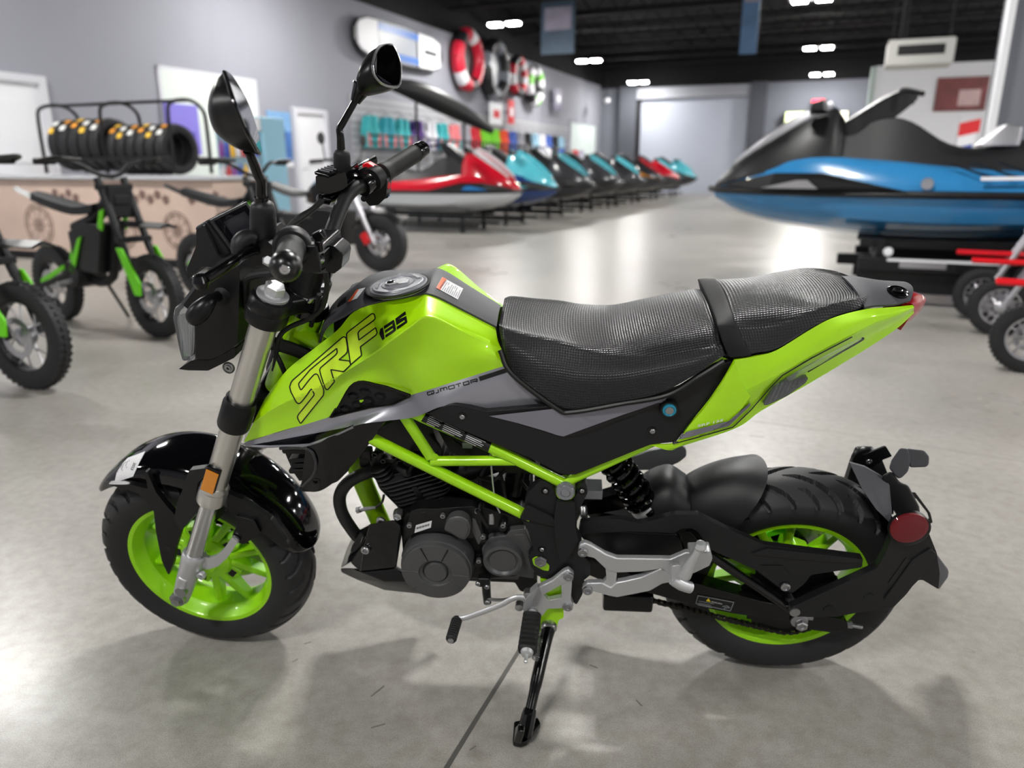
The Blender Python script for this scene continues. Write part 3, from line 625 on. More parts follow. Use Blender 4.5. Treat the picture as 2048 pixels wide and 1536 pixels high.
for ch, x0, x1 in (('Q', 165, 292), ('J', 322, 400), ('M', 432, 560), ('O', 598, 712), ('T', 738, 858), ('O', 898, 1008), ('R', 1052, 1180)):
    ya, yb = 735 - (x0 - 150) * .2763, 735 - (x1 - 150) * .2763
    for strk in GLY[ch]:
        q = [(x0 + (x1 - x0) * u - 14 * v, ya + (yb - ya) * u - 8 - 58 * v) for u, v in strk]
        printed('brand_letter', SK_S, stroke2d(dense(g4(*q), 2.), 2.3), M_INK, shroud, .0008)
printed('brand_bar', SK_S, fill2d(g4((1200, 345), (1760, 165), (1815, 240), (1230, 432))), M_INK, shroud, .0008)
# flank under the shroud and the louvred intake
U2 = [(612, 893, -.139), (640, 882, -.1405), (662, 873, -.142), (715, 850, -.138), (772, 840, -.132)]
L2 = [(602, 973, -.120), (625, 984, -.116), (655, 974, -.112), (705, 930, -.112), (772, 842, -.130)]
u4, l4 = Bs(U2), Bs(L2)
fl_g = sheet([u4, [p + (q - p) * .45 - EY * .001 for p, q in zip(u4, l4)], l4], 6, 6, .004)
both('intake_flank', fl_g, M_GLOSS, label='gloss black intake flank', smooth=60)
P('flank_edge', tube(Bs([(560, 897, -.127), (600, 896, -.136), (622, 902, -.139), (632, 925, -.136), (626, 950, -.128), (604, 972, -.121)]), .0028, 8), mat('dark gunmetal gloss', (52, 52, 56), .25, .3, .5))
pl('intake_floor', e3((740, 1390), (800, 1430), (920, 1432), (1250, 1300), (1400, 1150), (1380, 1080), (1000, 1200), (830, 1320)), -.108, .02, M_MATTE2)
for i, (a, b2) in enumerate((((530, 892), (880, 900)), ((620, 1015), (900, 990)), ((640, 1080), (900, 1070)), ((615, 1150), (880, 1150)))):
    q = e3(a, b2, (b2[0] + 10, b2[1] + 52), (a[0] + 16, a[1] + 52)); pl('intake_louvre', q, -.112 + .002 * i, .05, M_MATTE2, bevel=.004)
pl('intake_back', e3((560, 900), (920, 905), (930, 1050), (880, 1250), (760, 1300), (680, 1180), (600, 1000)), -.080, .02, M_ENGB)
P('intake_screw', bolt(B(*e3((980, 1275))[0], -.118), .008, .006), M_GLOSSM)
# ------------------------------------------------------------------ black side panel with the grey graphic
SPN = [(857, 827), (897, 810), (912, 809), (972, 823), (1113, 811), (1144, 819), (1240, 804), (1335, 786), (1361, 776), (1405, 748), (1431, 731), (1468, 722), (1470, 738), (1378, 848), (1352, 884), (1302, 889), (1150, 950), (1122, 948), (1058, 915), (985, 886), (870, 838)]
def yp(p): return -.128 + .00004 * max(0, p[0] - 1150) - .010 * max(0, min(1, (p[1] - 800) / 120)) 
side_g = prism([B(p[0], p[1], yp(p)) for p in rnd(SPN, 5, 3)], EY * .012)
side = both('side_panel', side_g, M_MATTE, bevel=.003, label='matte black side panel'); SK_P = Skin(side_g)
gr = printed('panel_graphic', SK_P, fill2d(c6((20, 668), (340, 632), (405, 652), (845, 572), (820, 605), (785, 612), (640, 660), (360, 762), (330, 755), (270, 735), (150, 700))), M_GREYD, side, .0035, label='grey gloss graphic on the side panel')
printed('graphic_stripe', SK_P, fill2d(c6((360, 762), (560, 690), (800, 605), (800, 618), (600, 690), (440, 752))), M_INK, side, .004)
lk = c6((848, 645))[0]
lock = P('seat_lock', lathe(B(*lk, -.1335), -EY, [(.0155, -.01), (.0155, .0), (.0145, .0015), (.0125, .0015)], 28), M_INK, side)
P('lock_ring', lathe(B(lk[0], lk[1] - 1, -.1345), -EY, [(.0112, 0), (.0112, .004), (.0085, .0055), (.0075, .0045)], 28), mat('teal plastic', (28, 128, 158), .35), side, label='teal seat lock ring')
P('lock_core', lathe(B(lk[0], lk[1] - 1, -.1355), -EY, [(.0068, 0), (.0068, .004), (0, .0045)], 24), M_STEEL, side)
for q in (c6((768, 745))[0], g4((855, 1180))[0]):
    P('screw_recess', lathe(B(*q, yp(q) - .0006), -EY, [(.0, .0005), (.0092, .0005), (.0098, -.002)], 20), M_INK, side); P('panel_screw', bolt(B(q[0] + 1, q[1] - 2, yp(q) - .001), .0045, .003), M_STEEL, side)
# ------------------------------------------------------------------ tail
T1 = [(1470, 720, -.126), (1509, 713, -.120), (1552, 701, -.113), (1617, 661, -.101), (1665, 636, -.091), (1728, 619, -.074), (1787, 614, -.056), (1825, 610, -.040)]
T2 = [(1420, 800, -.130), (1470, 790, -.128), (1561, 748, -.121), (1632, 708, -.108), (1700, 672, -.094), (1750, 646, -.078), (1795, 630, -.062), (1828, 616, -.044)]
T3 = [(1346, 898, -.122), (1470, 857, -.114), (1522, 822, -.103), (1613, 770, -.086), (1690, 724, -.072), (1745, 690, -.060), (1795, 656, -.049), (1828, 626, -.038)]
t1_, t2_, t3_ = Bs(T1), Bs(T2), Bs(T3)
tail_g = sheet([t1_, mixr(t1_, t2_, .5, .003), mixr(t1_, t2_, .9, .001), t2_, mixr(t2_, t3_, .12), mixr(t2_, t3_, .5, -.002), t3_], 6, 4, .004)
tail = both('tail_panel', tail_g, M_LIME, label='lime green tail panel', smooth=60)
tf_g = sheet([Bs([(1470, 722, -.126), (1420, 800, -.1275), (1378, 850, -.128), (1350, 884, -.128), (1300, 888, -.126)]), Bs([(1480, 760, -.128), (1440, 810, -.1295), (1400, 850, -.130), (1360, 888, -.129), (1330, 897, -.127)]), Bs([(1500, 790, -.127), (1470, 830, -.127), (1430, 855, -.128), (1380, 880, -.128), (1344, 898, -.126)])], 5, 5, .003)
both('tail_panel_front', tf_g, M_LIME, smooth=60); SK_TL = Skin(tail_g, tf_g)
printed('pinstripe', SK_TL, stroke2d(dense(g6((75, 1365), (1590, 930), (1640, 890), (2040, 500)) + c6((1310, 535), (1365, 480), (1500, 400), (1685, 303)), 6), 2.2), M_INK, tail, .0028)
printed('tail_band', SK_TL, fill2d(g6((190, 1270), (360, 1070), (1500, 770), (2040, 300), (2040, 380), (1520, 880), (1480, 905)), 5.), M_GREYD, tail, .0024)
printed('tail_lettering', SK_TL, text2d('SRF 135', g6((700, 930))[0], g6((1345, 770))[0], (.9, -5.2), .02), M_WHITE, tail, .0032, label='SRF 135 lettering')
# indicator lens set into the tail
ld = c6((1280, 622, -.119), (1330, 545, -.1225), (1400, 500, -.121), (1490, 495, -.110), (1475, 520, -.109), (1390, 580, -.113), (1300, 622, -.117))
ind = P('rear_indicator', prism([B(*p) for p in rnd(ld, 4, 3)], EY * .012, None), M_CLEAR, bevel=.002, label='clear rear indicator lens')
P('indicator_bowl', prism([B(p[0], p[1], p[2] + .004) for p in rnd(ld, 4, 3)], EY * .012), mat('smoked reflector bowl', (92, 95, 98), .18, .9), ind, smooth=0)
for k in range(6):
    a = c6((1310 + 26 * k, 610 - 17 * k, -.118 + .0014 * k), (1350 + 20 * k, 520 - 3 * k, -.121 + .0018 * k)); P('lens_rib', tube(Bs(a), .0014, 6, 1), M_CLEAR, ind)
P('light_blade', tube(Bs(c6((1395, 505, -.1225), (1480, 455, -.117), (1620, 380, -.108), (1738, 316, -.098))), [.0042, .0045, .0038, .0026], 8), M_CLEAR, ind)
P('lens_trim', tube(Bs(c6((1738, 312, -.099), (1730, 325, -.099), (1600, 400, -.108), (1485, 468, -.114))), .0016, 6), M_INK, ind)
# tail top, emblem, tail lamp
tt = [(1728, 618, -.072), (1787, 613, -.055), (1822, 608, -.038)]
rows = []
for t in (-1, -.5, 0, .5, 1):
    rows.append([np.array([p[0] + .010 * (1 - t * t) * (i / 2), -p[1] * t, p[2] + .011 * (1 - t * t) ** .8]) for i, p in enumerate(Bs([(1728, 618, -.074), (1752, 614, -.068), (1787, 612, -.055), (1818, 604, -.040)]))])
tt_g = sheet(rows, 4, 4, .004); tailtop = P('tail_cover', tt_g, M_TOP, label='dark grey tail cover', smooth=60); SK_TT = Skin(tt_g)
ec = SK_TT.at(1795, 584, .0); en = nrm(SK_TT.at(1795, 584, 1.) - ec)
P('tail_emblem', lathe(ec, en, [(.017, -.002), (.017, .002), (.015, .0035), (.0135, .0025), (0, .0025)], 32), M_GLOSSM, tailtop); P('emblem_mark', lathe(ec + en * .003, en, [(.0075, 0), (.0085, .001), (.0065, .0014), (.0055, .0008)], 20), M_CHROME, tailtop)
tl = []
for t in np.linspace(-1, 1, 9):
    o = 1 - t * t; y = .040 * t; p = B(1822, 600, 0.); tl.append([np.array([.718 - .014 + .020 * o, y, .858 + .003 * o]), np.array([.733 + .022 * o - .012 * abs(t), y, .852]), np.array([.729 + .022 * o - .012 * abs(t), y, .828]), np.array([.710 + .014 * o, y, .808])])
P('tail_lamp', sheet([list(c) for c in np.array(tl).transpose(1, 0, 2)], 3, 4, .012), M_RED, label='red tail lamp', smooth=50)
# ------------------------------------------------------------------ seat
def seat_loops(st):
    out = []
    for (tp, sh, mid, bt, w) in st:
        T = B(*tp, .035); Sh = B(*sh, w[0]); Mi = B(*mid, w[1]); Bo = B(*bt, w[2]); x = Sh[0]
        top_z = T[2] + .002; 
        half = [Bo, Mi, Sh + (Mi - Sh) * .28 - EY * .002, Sh + EZ * .0, np.array([Sh[0] * .7 + T[0] * .3, w[0] * .80, Sh[2] + (top_z - Sh[2]) * .52]), np.array([T[0] * .6 + Sh[0] * .4, w[0] * .45, Sh[2] + (top_z - Sh[2]) * .85]), np.array([T[0] * .7 + Sh[0] * .3, 0, top_z])]
        L = half + [np.array([p[0], -p[1], p[2]]) for p in half[-2::-1]]
        L = list(cr(L, 4)); out.append(L)
    return out
RID = [((1003, 619), (998, 650), (1000, 668), (1006, 694), (-.060, -.075, -.085)),
       ((1015, 616), (1012, 656), (1014, 690), (1020, 735), (-.072, -.092, -.100)),
       ((1057, 620), (1062, 670), (1062, 715), (1066, 774), (-.082, -.108, -.120)),
       ((1100, 625), (1115, 682), (1112, 745), (1118, 812), (-.090, -.120, -.130)),
       ((1150, 629), (1165, 696), (1162, 755), (1168, 817), (-.096, -.127, -.134)),
       ((1213, 627), (1230, 707), (1232, 755), (1242, 803), (-.104, -.131, -.136)),
       ((1274, 610), (1300, 707), (1306, 745), (1320, 786), (-.110, -.132, -.136)),
       ((1330, 598), (1362, 701), (1372, 729), (1388, 751), (-.114, -.130, -.133)),
       ((1385, 589), (1420, 690), (1428, 706), (1434, 720), (-.114, -.126, -.129)),
       ((1407, 590), (1440, 684), (1446, 697), (1450, 710), (-.110, -.120, -.124))]
PIL = [((1424, 584), (1447, 655), (1452, 690), (1462, 712), (-.098, -.112, -.118)),
       ((1445, 571), (1468, 652), (1478, 690), (1482, 711), (-.100, -.114, -.120)),
       ((1491, 562), (1512, 652), (1518, 690), (1516, 705), (-.099, -.113, -.117)),
       ((1540, 558), (1562, 642), (1562, 684), (1556, 696), (-.097, -.110, -.113)),
       ((1585, 556), (1612, 624), (1622, 650), (1620, 657), (-.092, -.101, -.103)),
       ((1650, 557), (1668, 606), (1672, 625), (1670, 632), (-.082, -.089, -.090)),
       ((1705, 563), (1714, 597), (1720, 612), (1720, 617), (-.066, -.072, -.073)),
       ((1732, 571), (1736, 590), (1738, 600), (1738, 605), (-.042, -.047, -.048)),
       ((1742, 578), (1744, 588), (1744, 594), (1744, 598), (-.018, -.022, -.024))]
seat = P('rider_seat', loft(seat_loops(RID), 6), M_SEAT, label='black textured rider seat', smooth=70)
pil = P('passenger_seat', loft(seat_loops(PIL), 6), M_SEAT, label='black textured passenger seat', smooth=70)
def strap_loops(off, px0, px1):
    L = seat_loops([((1408, 582), (1434, 650), (1446, 688), (1458, 716), (-.104, -.119, -.124)), ((1424, 576), (1452, 650), (1466, 688), (1480, 715), (-.106, -.121, -.126)), ((1438, 570), (1472, 650), (1490, 688), (1504, 712), (-.103, -.118, -.122))]); return L
P('seat_strap', loft(strap_loops(0, (1410,), (1440,)), 2), M_SEATP, bevel=.002, label='black grab strap across the seat', smooth=60)
# black rim under the seat
P('seat_base', tube(Bs([(1000, 700, -.096), (1024, 748, -.112), (1112, 816, -.132), (1144, 824, -.135), (1240, 808, -.137), (1335, 790, -.136), (1400, 752, -.133), (1448, 722, -.128)]), .0045, 8), M_INK)

PAN = [(1045, 725), (1070, 752), (1122, 800), (1240, 790), (1340, 770), (1440, 712), (1482, 728), (1560, 716), (1660, 650), (1730, 622), (1738, 600), (1640, 600), (1500, 670), (1400, 700), (1200, 735), (1080, 725)]
pan_w = [-.07, -.09, -.105, -.11, -.108, -.10, -.10, -.098, -.08, -.06, -.04, -.05, -.07, -.08, -.08, -.05]
pl_ = [B(p[0], p[1], w) for p, w in zip(PAN, pan_w)]
P('seat_pan', prism(pl_, None, [np.array([p[0], -p[1], p[2]]) for p in pl_]), M_INK, smooth=0)
# ------------------------------------------------------------------ frame
def w2b(p): return MB.T @ (np.asarray(p, float) - OB)
def rad(px, py, y, n): return np.linalg.norm(B(px + n, py, y) - B(px, py, y))       # n pixels as a length at that spot
def both_tube(name, pts, r, m, label=None, n=16):
    P(name, tube(Bs(pts), r, n), m, label=label); P(name, mirror(tube(Bs(pts), r, n)), m)
both_tube('upper_rail', [(822, 822, -.112), (847, 835, -.115), (982, 895, -.122), (1110, 958, -.124), (1128, 966, -.124)], .0100, M_LIMEF, 'lime green upper frame tube')
both_tube('lower_rail', [(700, 852, -.095), (742, 876, -.112), (890, 950, -.119), (1060, 1034, -.124)], .0108, M_LIMEF, 'lime green lower frame tube')
both_tube('frame_strut', [(806, 828, -.110), (862, 914, -.118)], .0098, M_LIMEF)
both_tube('frame_cross_tube', [(862, 922, -.118), (1040, 921, -.122)], .0092, M_LIMEF)
both_tube('rear_rail', [(1128, 970, -.124), (1150, 955, -.123), (1222, 922, -.120), (1303, 884, -.115), (1420, 830, -.108)], .0092, M_LIMEF)
for a in ((868, 916, -.122), (990, 905, -.1265), (1030, 918, -.126), (1116, 962, -.128)): P('weld_bead', lathe(B(*a), -EY, [(.0, .004), (.006, .003), (.009, -.002)], 10), M_LIMEF)
P('down_tube', tube(Bs([(650, 800, 0), (705, 912, 0), (735, 985, 0), (768, 1060, 0)]), .021, 16, flat=.8), M_LIMEF, label='lime green frame down tube')
for s in (-1, 1):
    P('head_brace', tube([f2b(st + fd * (t_uc - .05)) + EY * .02 * s, B(655, 700, -.07 if s < 0 else .07), B(730, 800, -.10 if s < 0 else .10)], .014, 14), M_LIMEF)
    P('head_brace', tube([f2b(st + fd * (t_lc0 + .06)) + EY * .02 * s, B(600, 800, -.05 if s < 0 else .05), B(700, 852, -.095 if s < 0 else .095)], .013, 14), M_LIMEF)
P('head_gusset', prism([f2b(st + fd * (t_uc - .03)), f2b(st + fd * (t_lc0 + .05)), B(650, 780, 0), B(640, 700, 0)], EY * .004), M_LIMEF, bevel=.001)
# information sticker on the upper rail
rail_skin = Skin(tube(Bs([(822, 822, -.112), (847, 835, -.115), (982, 895, -.122), (1110, 958, -.124), (1128, 966, -.124)]), .0100, 24))
stk = printed('rail_sticker', rail_skin, fill2d([(853, 826), (860, 824), (985, 881), (976, 904), (842, 842)], 5), M_INK, None, .0006, label='black information sticker')
for i in range(5):
    for (x0, x1) in ((858, 885), (889, 930), (934, 972)):
        a = np.array([x0 - i * 1.2, 832.5 + (x0 - 858) * .465 + i * 3.1]); b2 = a + np.array([x1 - x0, (x1 - x0) * .465]) * (.97, .8, .93, .88, .6)[i]
        printed('text_line', rail_skin, stroke2d(dense([a, b2], 6), 1.0), M_WHITE, stk, .0011)
# engine cradle plate
FP = [(1080, 963), (1092, 964), (1105, 975), (1114, 1000), (1126, 1006), (1141, 1005), (1155, 985), (1163, 968), (1172, 966), (1176, 985), (1166, 1005), (1155, 1025), (1153, 1065), (1164, 1085), (1160, 1105), (1180, 1125), (1181, 1150), (1162, 1166), (1166, 1187), (1160, 1198), (1153, 1210), (1141, 1200), (1135, 1165), (1099, 1159), (1075, 1152), (1062, 1135), (1056, 1110), (1067, 1100), (1056, 1062), (1041, 1036), (1047, 1030), (1050, 1002), (1056, 985)]
fpl = P('frame_plate', plate(FP, -.134, .02, r=4), M_MATTE, bevel=.003, label='matte black frame side plate')
pl('plate_spine', [(1113, 1004), (1150, 1006), (1151, 1062), (1158, 1082), (1140, 1110), (1122, 1128), (1110, 1080), (1108, 1040)], -.142, .010, M_MATTE, parent=fpl, bevel=.004)
pl('plate_ridge', e5((985, 960), (1320, 1120), (1360, 1240), (1000, 1160), (890, 1140)), -.140, .008, M_MATTE, parent=fpl, bevel=.004)
pl('plate_window', c5((1665, 985), (1690, 970), (1720, 972), (1780, 1030), (1775, 1065), (1740, 1060), (1675, 1025)), -.1350, .004, M_LIMEF, parent=fpl, bevel=.001, label='lime green frame seen through the plate window')
P('window_bolt', bolt(B(*c5((1722, 1000))[0], -.136), .0095, .007, hexa=True), M_STEEL, fpl)
P('frame_plate', mirror(plate(FP, -.134, .02, r=4)), M_MATTE, bevel=.003)
pc = (1131, 978)
piv = P('pivot_cap', lathe(B(*pc, -.132), -EY, [(.0165, 0), (.0165, .010), (.0150, .0125), (.0092, .0125), (.0085, .0115), (.0080, .0115), (.0072, .0135), (0, .0135)], 36), M_LEAD, label='grey metal pivot cap')
for k in range(3): a = .5 + k * 2.09; c = B(*pc, -.1448) + np.array([math.cos(a), 0, math.sin(a)]) * .0122; P('cap_notch', boxo(c, np.array([math.cos(a), 0, math.sin(a)]) * .0028, EY * .0004, np.array([-math.sin(a), 0, math.cos(a)]) * .003), M_GREYD, piv, smooth=0)
P('pivot_lug', lathe(B(*pc, -.120), -EY, [(.017, -.02), (.018, .0), (.017, .012)], 24), M_LIMEF)
for q in ((1091, 981), (1164, 981), (1084, 1098)):
    P('screw_recess', lathe(B(q[0] - 1, q[1] + 1, -.1345), -EY, [(.0, .0005), (.0072, .0005)], 18), M_INK, fpl); P('plate_screw', bolt(B(*q, -.1345), .0042, .0035), M_STEEL, fpl)
# ------------------------------------------------------------------ engine
eng = P('crankcase', plate(e6((560, 160), (700, 90), (900, 20), (1380, 10), (1500, 40), (1800, 120), (1880, 230), (1900, 560), (1880, 700), (1500, 730), (1200, 720), (800, 700), (660, 500), (640, 260)), -.105, .21, r=5), M_ENGB, bevel=.008, label='black engine crankcase')
def disc(name, px, py, n, y, prof, m, parent, seg=56, **k):
    R = rad(px, py, y, n); return P(name, lathe(B(px, py, y), -EY, [(r * R, h) for r, h in prof], seg), m, parent, **k)
# generator cover
gc = disc('generator_cover', *e6((1005, 548))[0], 71, -.118, [(1.03, -.03), (1.03, .0), (1.0, .006), (1.0, .016), (.985, .021), (.955, .022), (.945, .030), (.93, .032), (.46, .034), (.44, .031), (.36, .029), (.335, .026), (.325, .030), (.30, .033), (0, .033)], M_ENG, eng, 72, label='charcoal round generator cover')
cc0 = B(*e6((1005, 548))[0], -.118); Rg = rad(*e6((1005, 548))[0], -.118, 71)
for a in (65, 112, 178, 222, 318, 355):
    t = math.radians(a); u = np.array([math.cos(t), 0, math.sin(t)]); w = np.array([-math.sin(t), 0, math.cos(t)])
    P('cover_rib', boxo(cc0 + u * Rg * .69 - EY * .0325, u * Rg * .235, EY * .0018, w * .0011), M_ENGB if a in (65, 112) else M_ENG, eng, bevel=.0006)
pts = [e6((1060, 255))[0], e6((1075, 190))[0], e6((1110, 140))[0], e6((1170, 115))[0], e6((1240, 120))[0], e6((1300, 160))[0], e6((1325, 230))[0], e6((1310, 300))[0], e6((1270, 350))[0], e6((1200, 330))[0], e6((1120, 280))[0]]
P('starter_gear_cover', plate(pts, -.143, .04, r=5), M_ENG, eng, bevel=.004); pp = np.mean(np.array(pts), 0)
P('cover_inset', plate([tuple(pp + (np.array(p) - pp) * .82) for p in pts], -.1448, .004, r=4), M_ENG, eng, bevel=.0012)
# sprocket cover
sp = [e6(p)[0] for p in ((1670, 300), (1695, 250), (1850, 232), (1930, 410), (1885, 500), (1945, 720), (1760, 690), (1560, 650), (1450, 560), (1430, 420), (1500, 320))]
spc = P('sprocket_cover', plate(sp, -.118, .04, r=6), M_ENG, eng, bevel=.004, label='charcoal sprocket cover')
P('cover_step', plate([e6(p)[0] for p in ((1730, 290), (1860, 285), (1920, 415), (1870, 460), (1800, 330))], -.1200, .006, r=5), M_ENG, spc, bevel=.001)
disc('sprocket_boss', *e6((1640, 510))[0], 40, -.122, [(1.0, -.03), (1.0, .008), (.96, .013), (.82, .0145), (.76, .0125), (.70, .0095), (.68, .0095), (.66, .011), (0, .011)], M_ENG, spc)
# bolts, plug, sticker
for q in ((730, 185), (1055, 92), (1390, 48), (1640, 185), (1445, 296), (1405, 530)):
    x = e6(q)[0]; P('bolt_boss', lathe(B(*x, -.11), -EY, [(.0085, -.02), (.0080, .012), (.0072, .013)], 16), M_ENGB, eng); P('case_bolt', bolt(B(*x, -.123), .0052, .007), M_STEEL, eng)
P('drain_plug', lathe(B(*e6((612, 95))[0], -.112), -EY, [(.0095, -.01), (.0095, .002), (.0085, .007), (.006, .007), (.0055, .004), (0, .004)], 6), M_STEEL, eng, smooth=20)
P('breather_plug', lathe(B(*e6((885, 85))[0], -.112), EZ * .9 - EX * .2, [(.013, -.02), (.013, .012), (.010, .016), (0, .017)], 20), M_ENGB, eng)
sk_e = Skin(plate(e6((560, 160), (700, 90), (900, 20), (1380, 10), (1500, 40), (1800, 120), (1880, 230), (1900, 560), (660, 500)), -.1255, .01))
P('case_top', plate(e6((700, 190), (735, 70), (800, 40), (1000, 40), (1360, 10), (1420, 120), (1440, 300), (1330, 330), (1000, 260), (780, 270), (700, 330)), -.124, .03, r=6), M_ENGB, eng, bevel=.005)
sti = printed('barcode_sticker', sk_e, fill2d(e6((790, 195), (945, 150), (935, 218), (775, 272))), M_WHITE, eng, .0006, label='white barcode sticker')
for k in range(14):
    a = np.array(e6((800 + k * 9, 214 - k * 2.7))[0]); printed('barcode_bar', sk_e, stroke2d([a, a + np.array([-.6, 4.2])], (.8, 1.3, .6)[k % 3]), M_INK, sti, .001)
P('case_rib', plate(e6((1340, 130), (1370, 140), (1440, 320), (1400, 390), (1340, 260)), -.126, .02, r=2), M_ENG, eng, bevel=.001)
P('cable_bracket', tube(Bs([p + (-.132,) for p in e6((1385, 50), (1430, 120), (1490, 215))]), .004, 8, 2), M_ENGB, eng)
P('clutch_arm', tube(Bs(e6((1520, 90, -.13), (1525, 130, -.132), (1525, 185, -.134))), [.004, .005, .005], 8, 2, flat=.5), M_STEEL, eng, label='bare metal clutch arm')
P('clutch_cable', tube(Bs([(1000, 1026, -.13), (991, 1005, -.125), (985, 960, -.11), (980, 900, -.09)]), .0016, 6), M_STEEL, eng)
P('gear_shaft_housing', plate(e6((1310, 590), (1450, 580), (1700, 650), (1800, 660), (1790, 730), (1500, 715), (1350, 700)), -.100, .08, r=4), M_ENG, eng, bevel=.004)
P('sump', plate([(830, 1120), (1030, 1150), (1075, 1160), (1072, 1190), (1040, 1182), (1030, 1165), (880, 1160)], -.07, .14, r=4), M_ENGB, eng, bevel=.006)
# cylinder: a block with stacked fins
FINS = [((360, 580), (590, 520)), ((390, 632), (620, 575)), ((430, 685), (650, 628)), ((470, 735), (1180, 535)), ((500, 780), (1260, 570)), ((570, 815), (1330, 600)), ((600, 868), (1380, 640)), ((640, 915), (1410, 685)), ((670, 960), (1425, 745)), ((700, 1000), (1395, 805)), ((790, 1035), (1350, 870))]
cyl = P('cylinder', plate(e4((440, 620), (1150, 480), (1250, 640), (1300, 900), (1200, 1010), (800, 1060), (640, 900), (500, 760)), -.062, .13, r=4), M_ENGB, bevel=.006, label='black finned engine cylinder')
for a, b2 in FINS:
    a, b2 = e4(a)[0], e4(b2)[0]; p, q = B(*a, -.082), B(*b2, -.082); u = nrm(q - p); w = np.cross(EY, u) * .0013
    c = .016; L = [p + u * c, q - u * c, q - u * .3 * c + EY * .3 * c, q + EY * c, q + EY * .145, p + EY * .145, p + EY * c, p + u * .3 * c + EY * .3 * c]
    P('cooling_fin', prism([x - w for x in L], 2 * w), mat('black fin enamel', (40, 40, 42), .4), cyl, smooth=20)
P('fin_damper', plate(e4((915, 740), (985, 730), (1110, 930), (1030, 960)), -.0835, .02, r=1), M_ENGB, cyl, bevel=.001)
hd = P('cylinder_head', plate(e4((400, 340), (520, 260), (700, 250), (1000, 330), (1200, 420), (1150, 560), (480, 690), (380, 560)), -.055, .11, r=5), M_ENGB, bevel=.008)
P('rocker_cover', plate(e4((420, 300), (640, 250), (760, 350), (700, 450), (470, 430)), -.06, .10, r=6), M_ENGB, hd, bevel=.008)
for q in ((450, 300), (560, 380), (700, 330), (770, 400)): P('head_bolt', bolt(B(*e4(q)[0], -.064), .006, .006), M_GLOSSM, hd)
P('spark_cap', tube(Bs(e4((760, 470, -.07), (850, 540, -.085), (880, 545, -.088))), [.008, .009, .008], 12, 3), M_RUB, hd); P('plug_lead', tube(Bs(e4((880, 545, -.086), (930, 420, -.09), (900, 300, -.07), (1000, 200, -.03))), .0035, 8), M_RUB, hd)
for i, (q, y, c) in enumerate((((640, 280, ), -.05, M_STEEL), ((345, 300), -.03, M_ENGB), ((330, 380), -.03, M_ENGB))): P('sensor_body', boxo(B(*e4(q)[0], y), EX * .010, EY * .01, EZ * .012), c, hd, bevel=.002)
# throttle body, airbox and wiring behind the frame
P('throttle_body', tube(Bs([(905, 945, -.02), (960, 930, -.02), (1010, 915, -.02)]), .024, 18), M_ENGB); P('air_box', plate([(870, 850), (960, 870), (1070, 920), (1080, 950), (1000, 945), (900, 905)], -.06, .12, r=5), M_ENGB, bevel=.006)
P('fuel_injector', tube(Bs([(1042, 935, -.05), (1030, 990, -.06)]), .010, 12, 2), M_ENGB); P('battery_case', plate([(1010, 955), (1060, 960), (1058, 1010), (1015, 1005)], -.04, .09, r=3), M_ENGB, bevel=.004)
for k, pts in enumerate(([(905, 880, -.08), (935, 905, -.085), (930, 940, -.07)], [(955, 955, -.07), (985, 962, -.085), (1010, 940, -.07)], [(1040, 960, -.06), (1062, 985, -.08), (1075, 975, -.08)], [(990, 905, -.06), (960, 960, -.07), (975, 1010, -.08)], [(1000, 940, -.05), (1010, 1000, -.075), (1000, 1030, -.08)], [(860, 870, -.06), (880, 900, -.075), (866, 940, -.07)])): P('wiring', tube(Bs(pts), .0035, 8), M_RUB)
P('wire_clip', boxo(B(935, 888, -.09), EX * .009, EY * .006, EZ * .006), M_LEAD, bevel=.001)
# exhaust
P('exhaust_pipe', tube(Bs([(775, 935, -.03), (735, 945, -.045), (700, 962, -.055), (680, 990, -.06), (684, 1025, -.06), (705, 1060, -.055), (730, 1088, -.05), (800, 1150, -.02), (900, 1170, .05)]), .0125, 20), mat('matte black exhaust', (30, 30, 31), .48), label='matte black exhaust pipe')
o2 = P('oxygen_sensor', tube(Bs([(714, 1020, -.068), (728, 1018, -.072), (752, 1015, -.075)]), [.0045, .0042, .003], 12, 2), M_STEEL); P('sensor_nut', lathe(B(717, 1020, -.07), B(730, 1017, -.072) - B(717, 1020, -.07), [(.0068, -.003), (.0068, .004)], 6), M_STEEL, o2)
P('sensor_lead', tube(Bs([(752, 1015, -.075), (764, 1004, -.07), (768, 990, -.05)]), .0025, 8), M_RUB, o2)
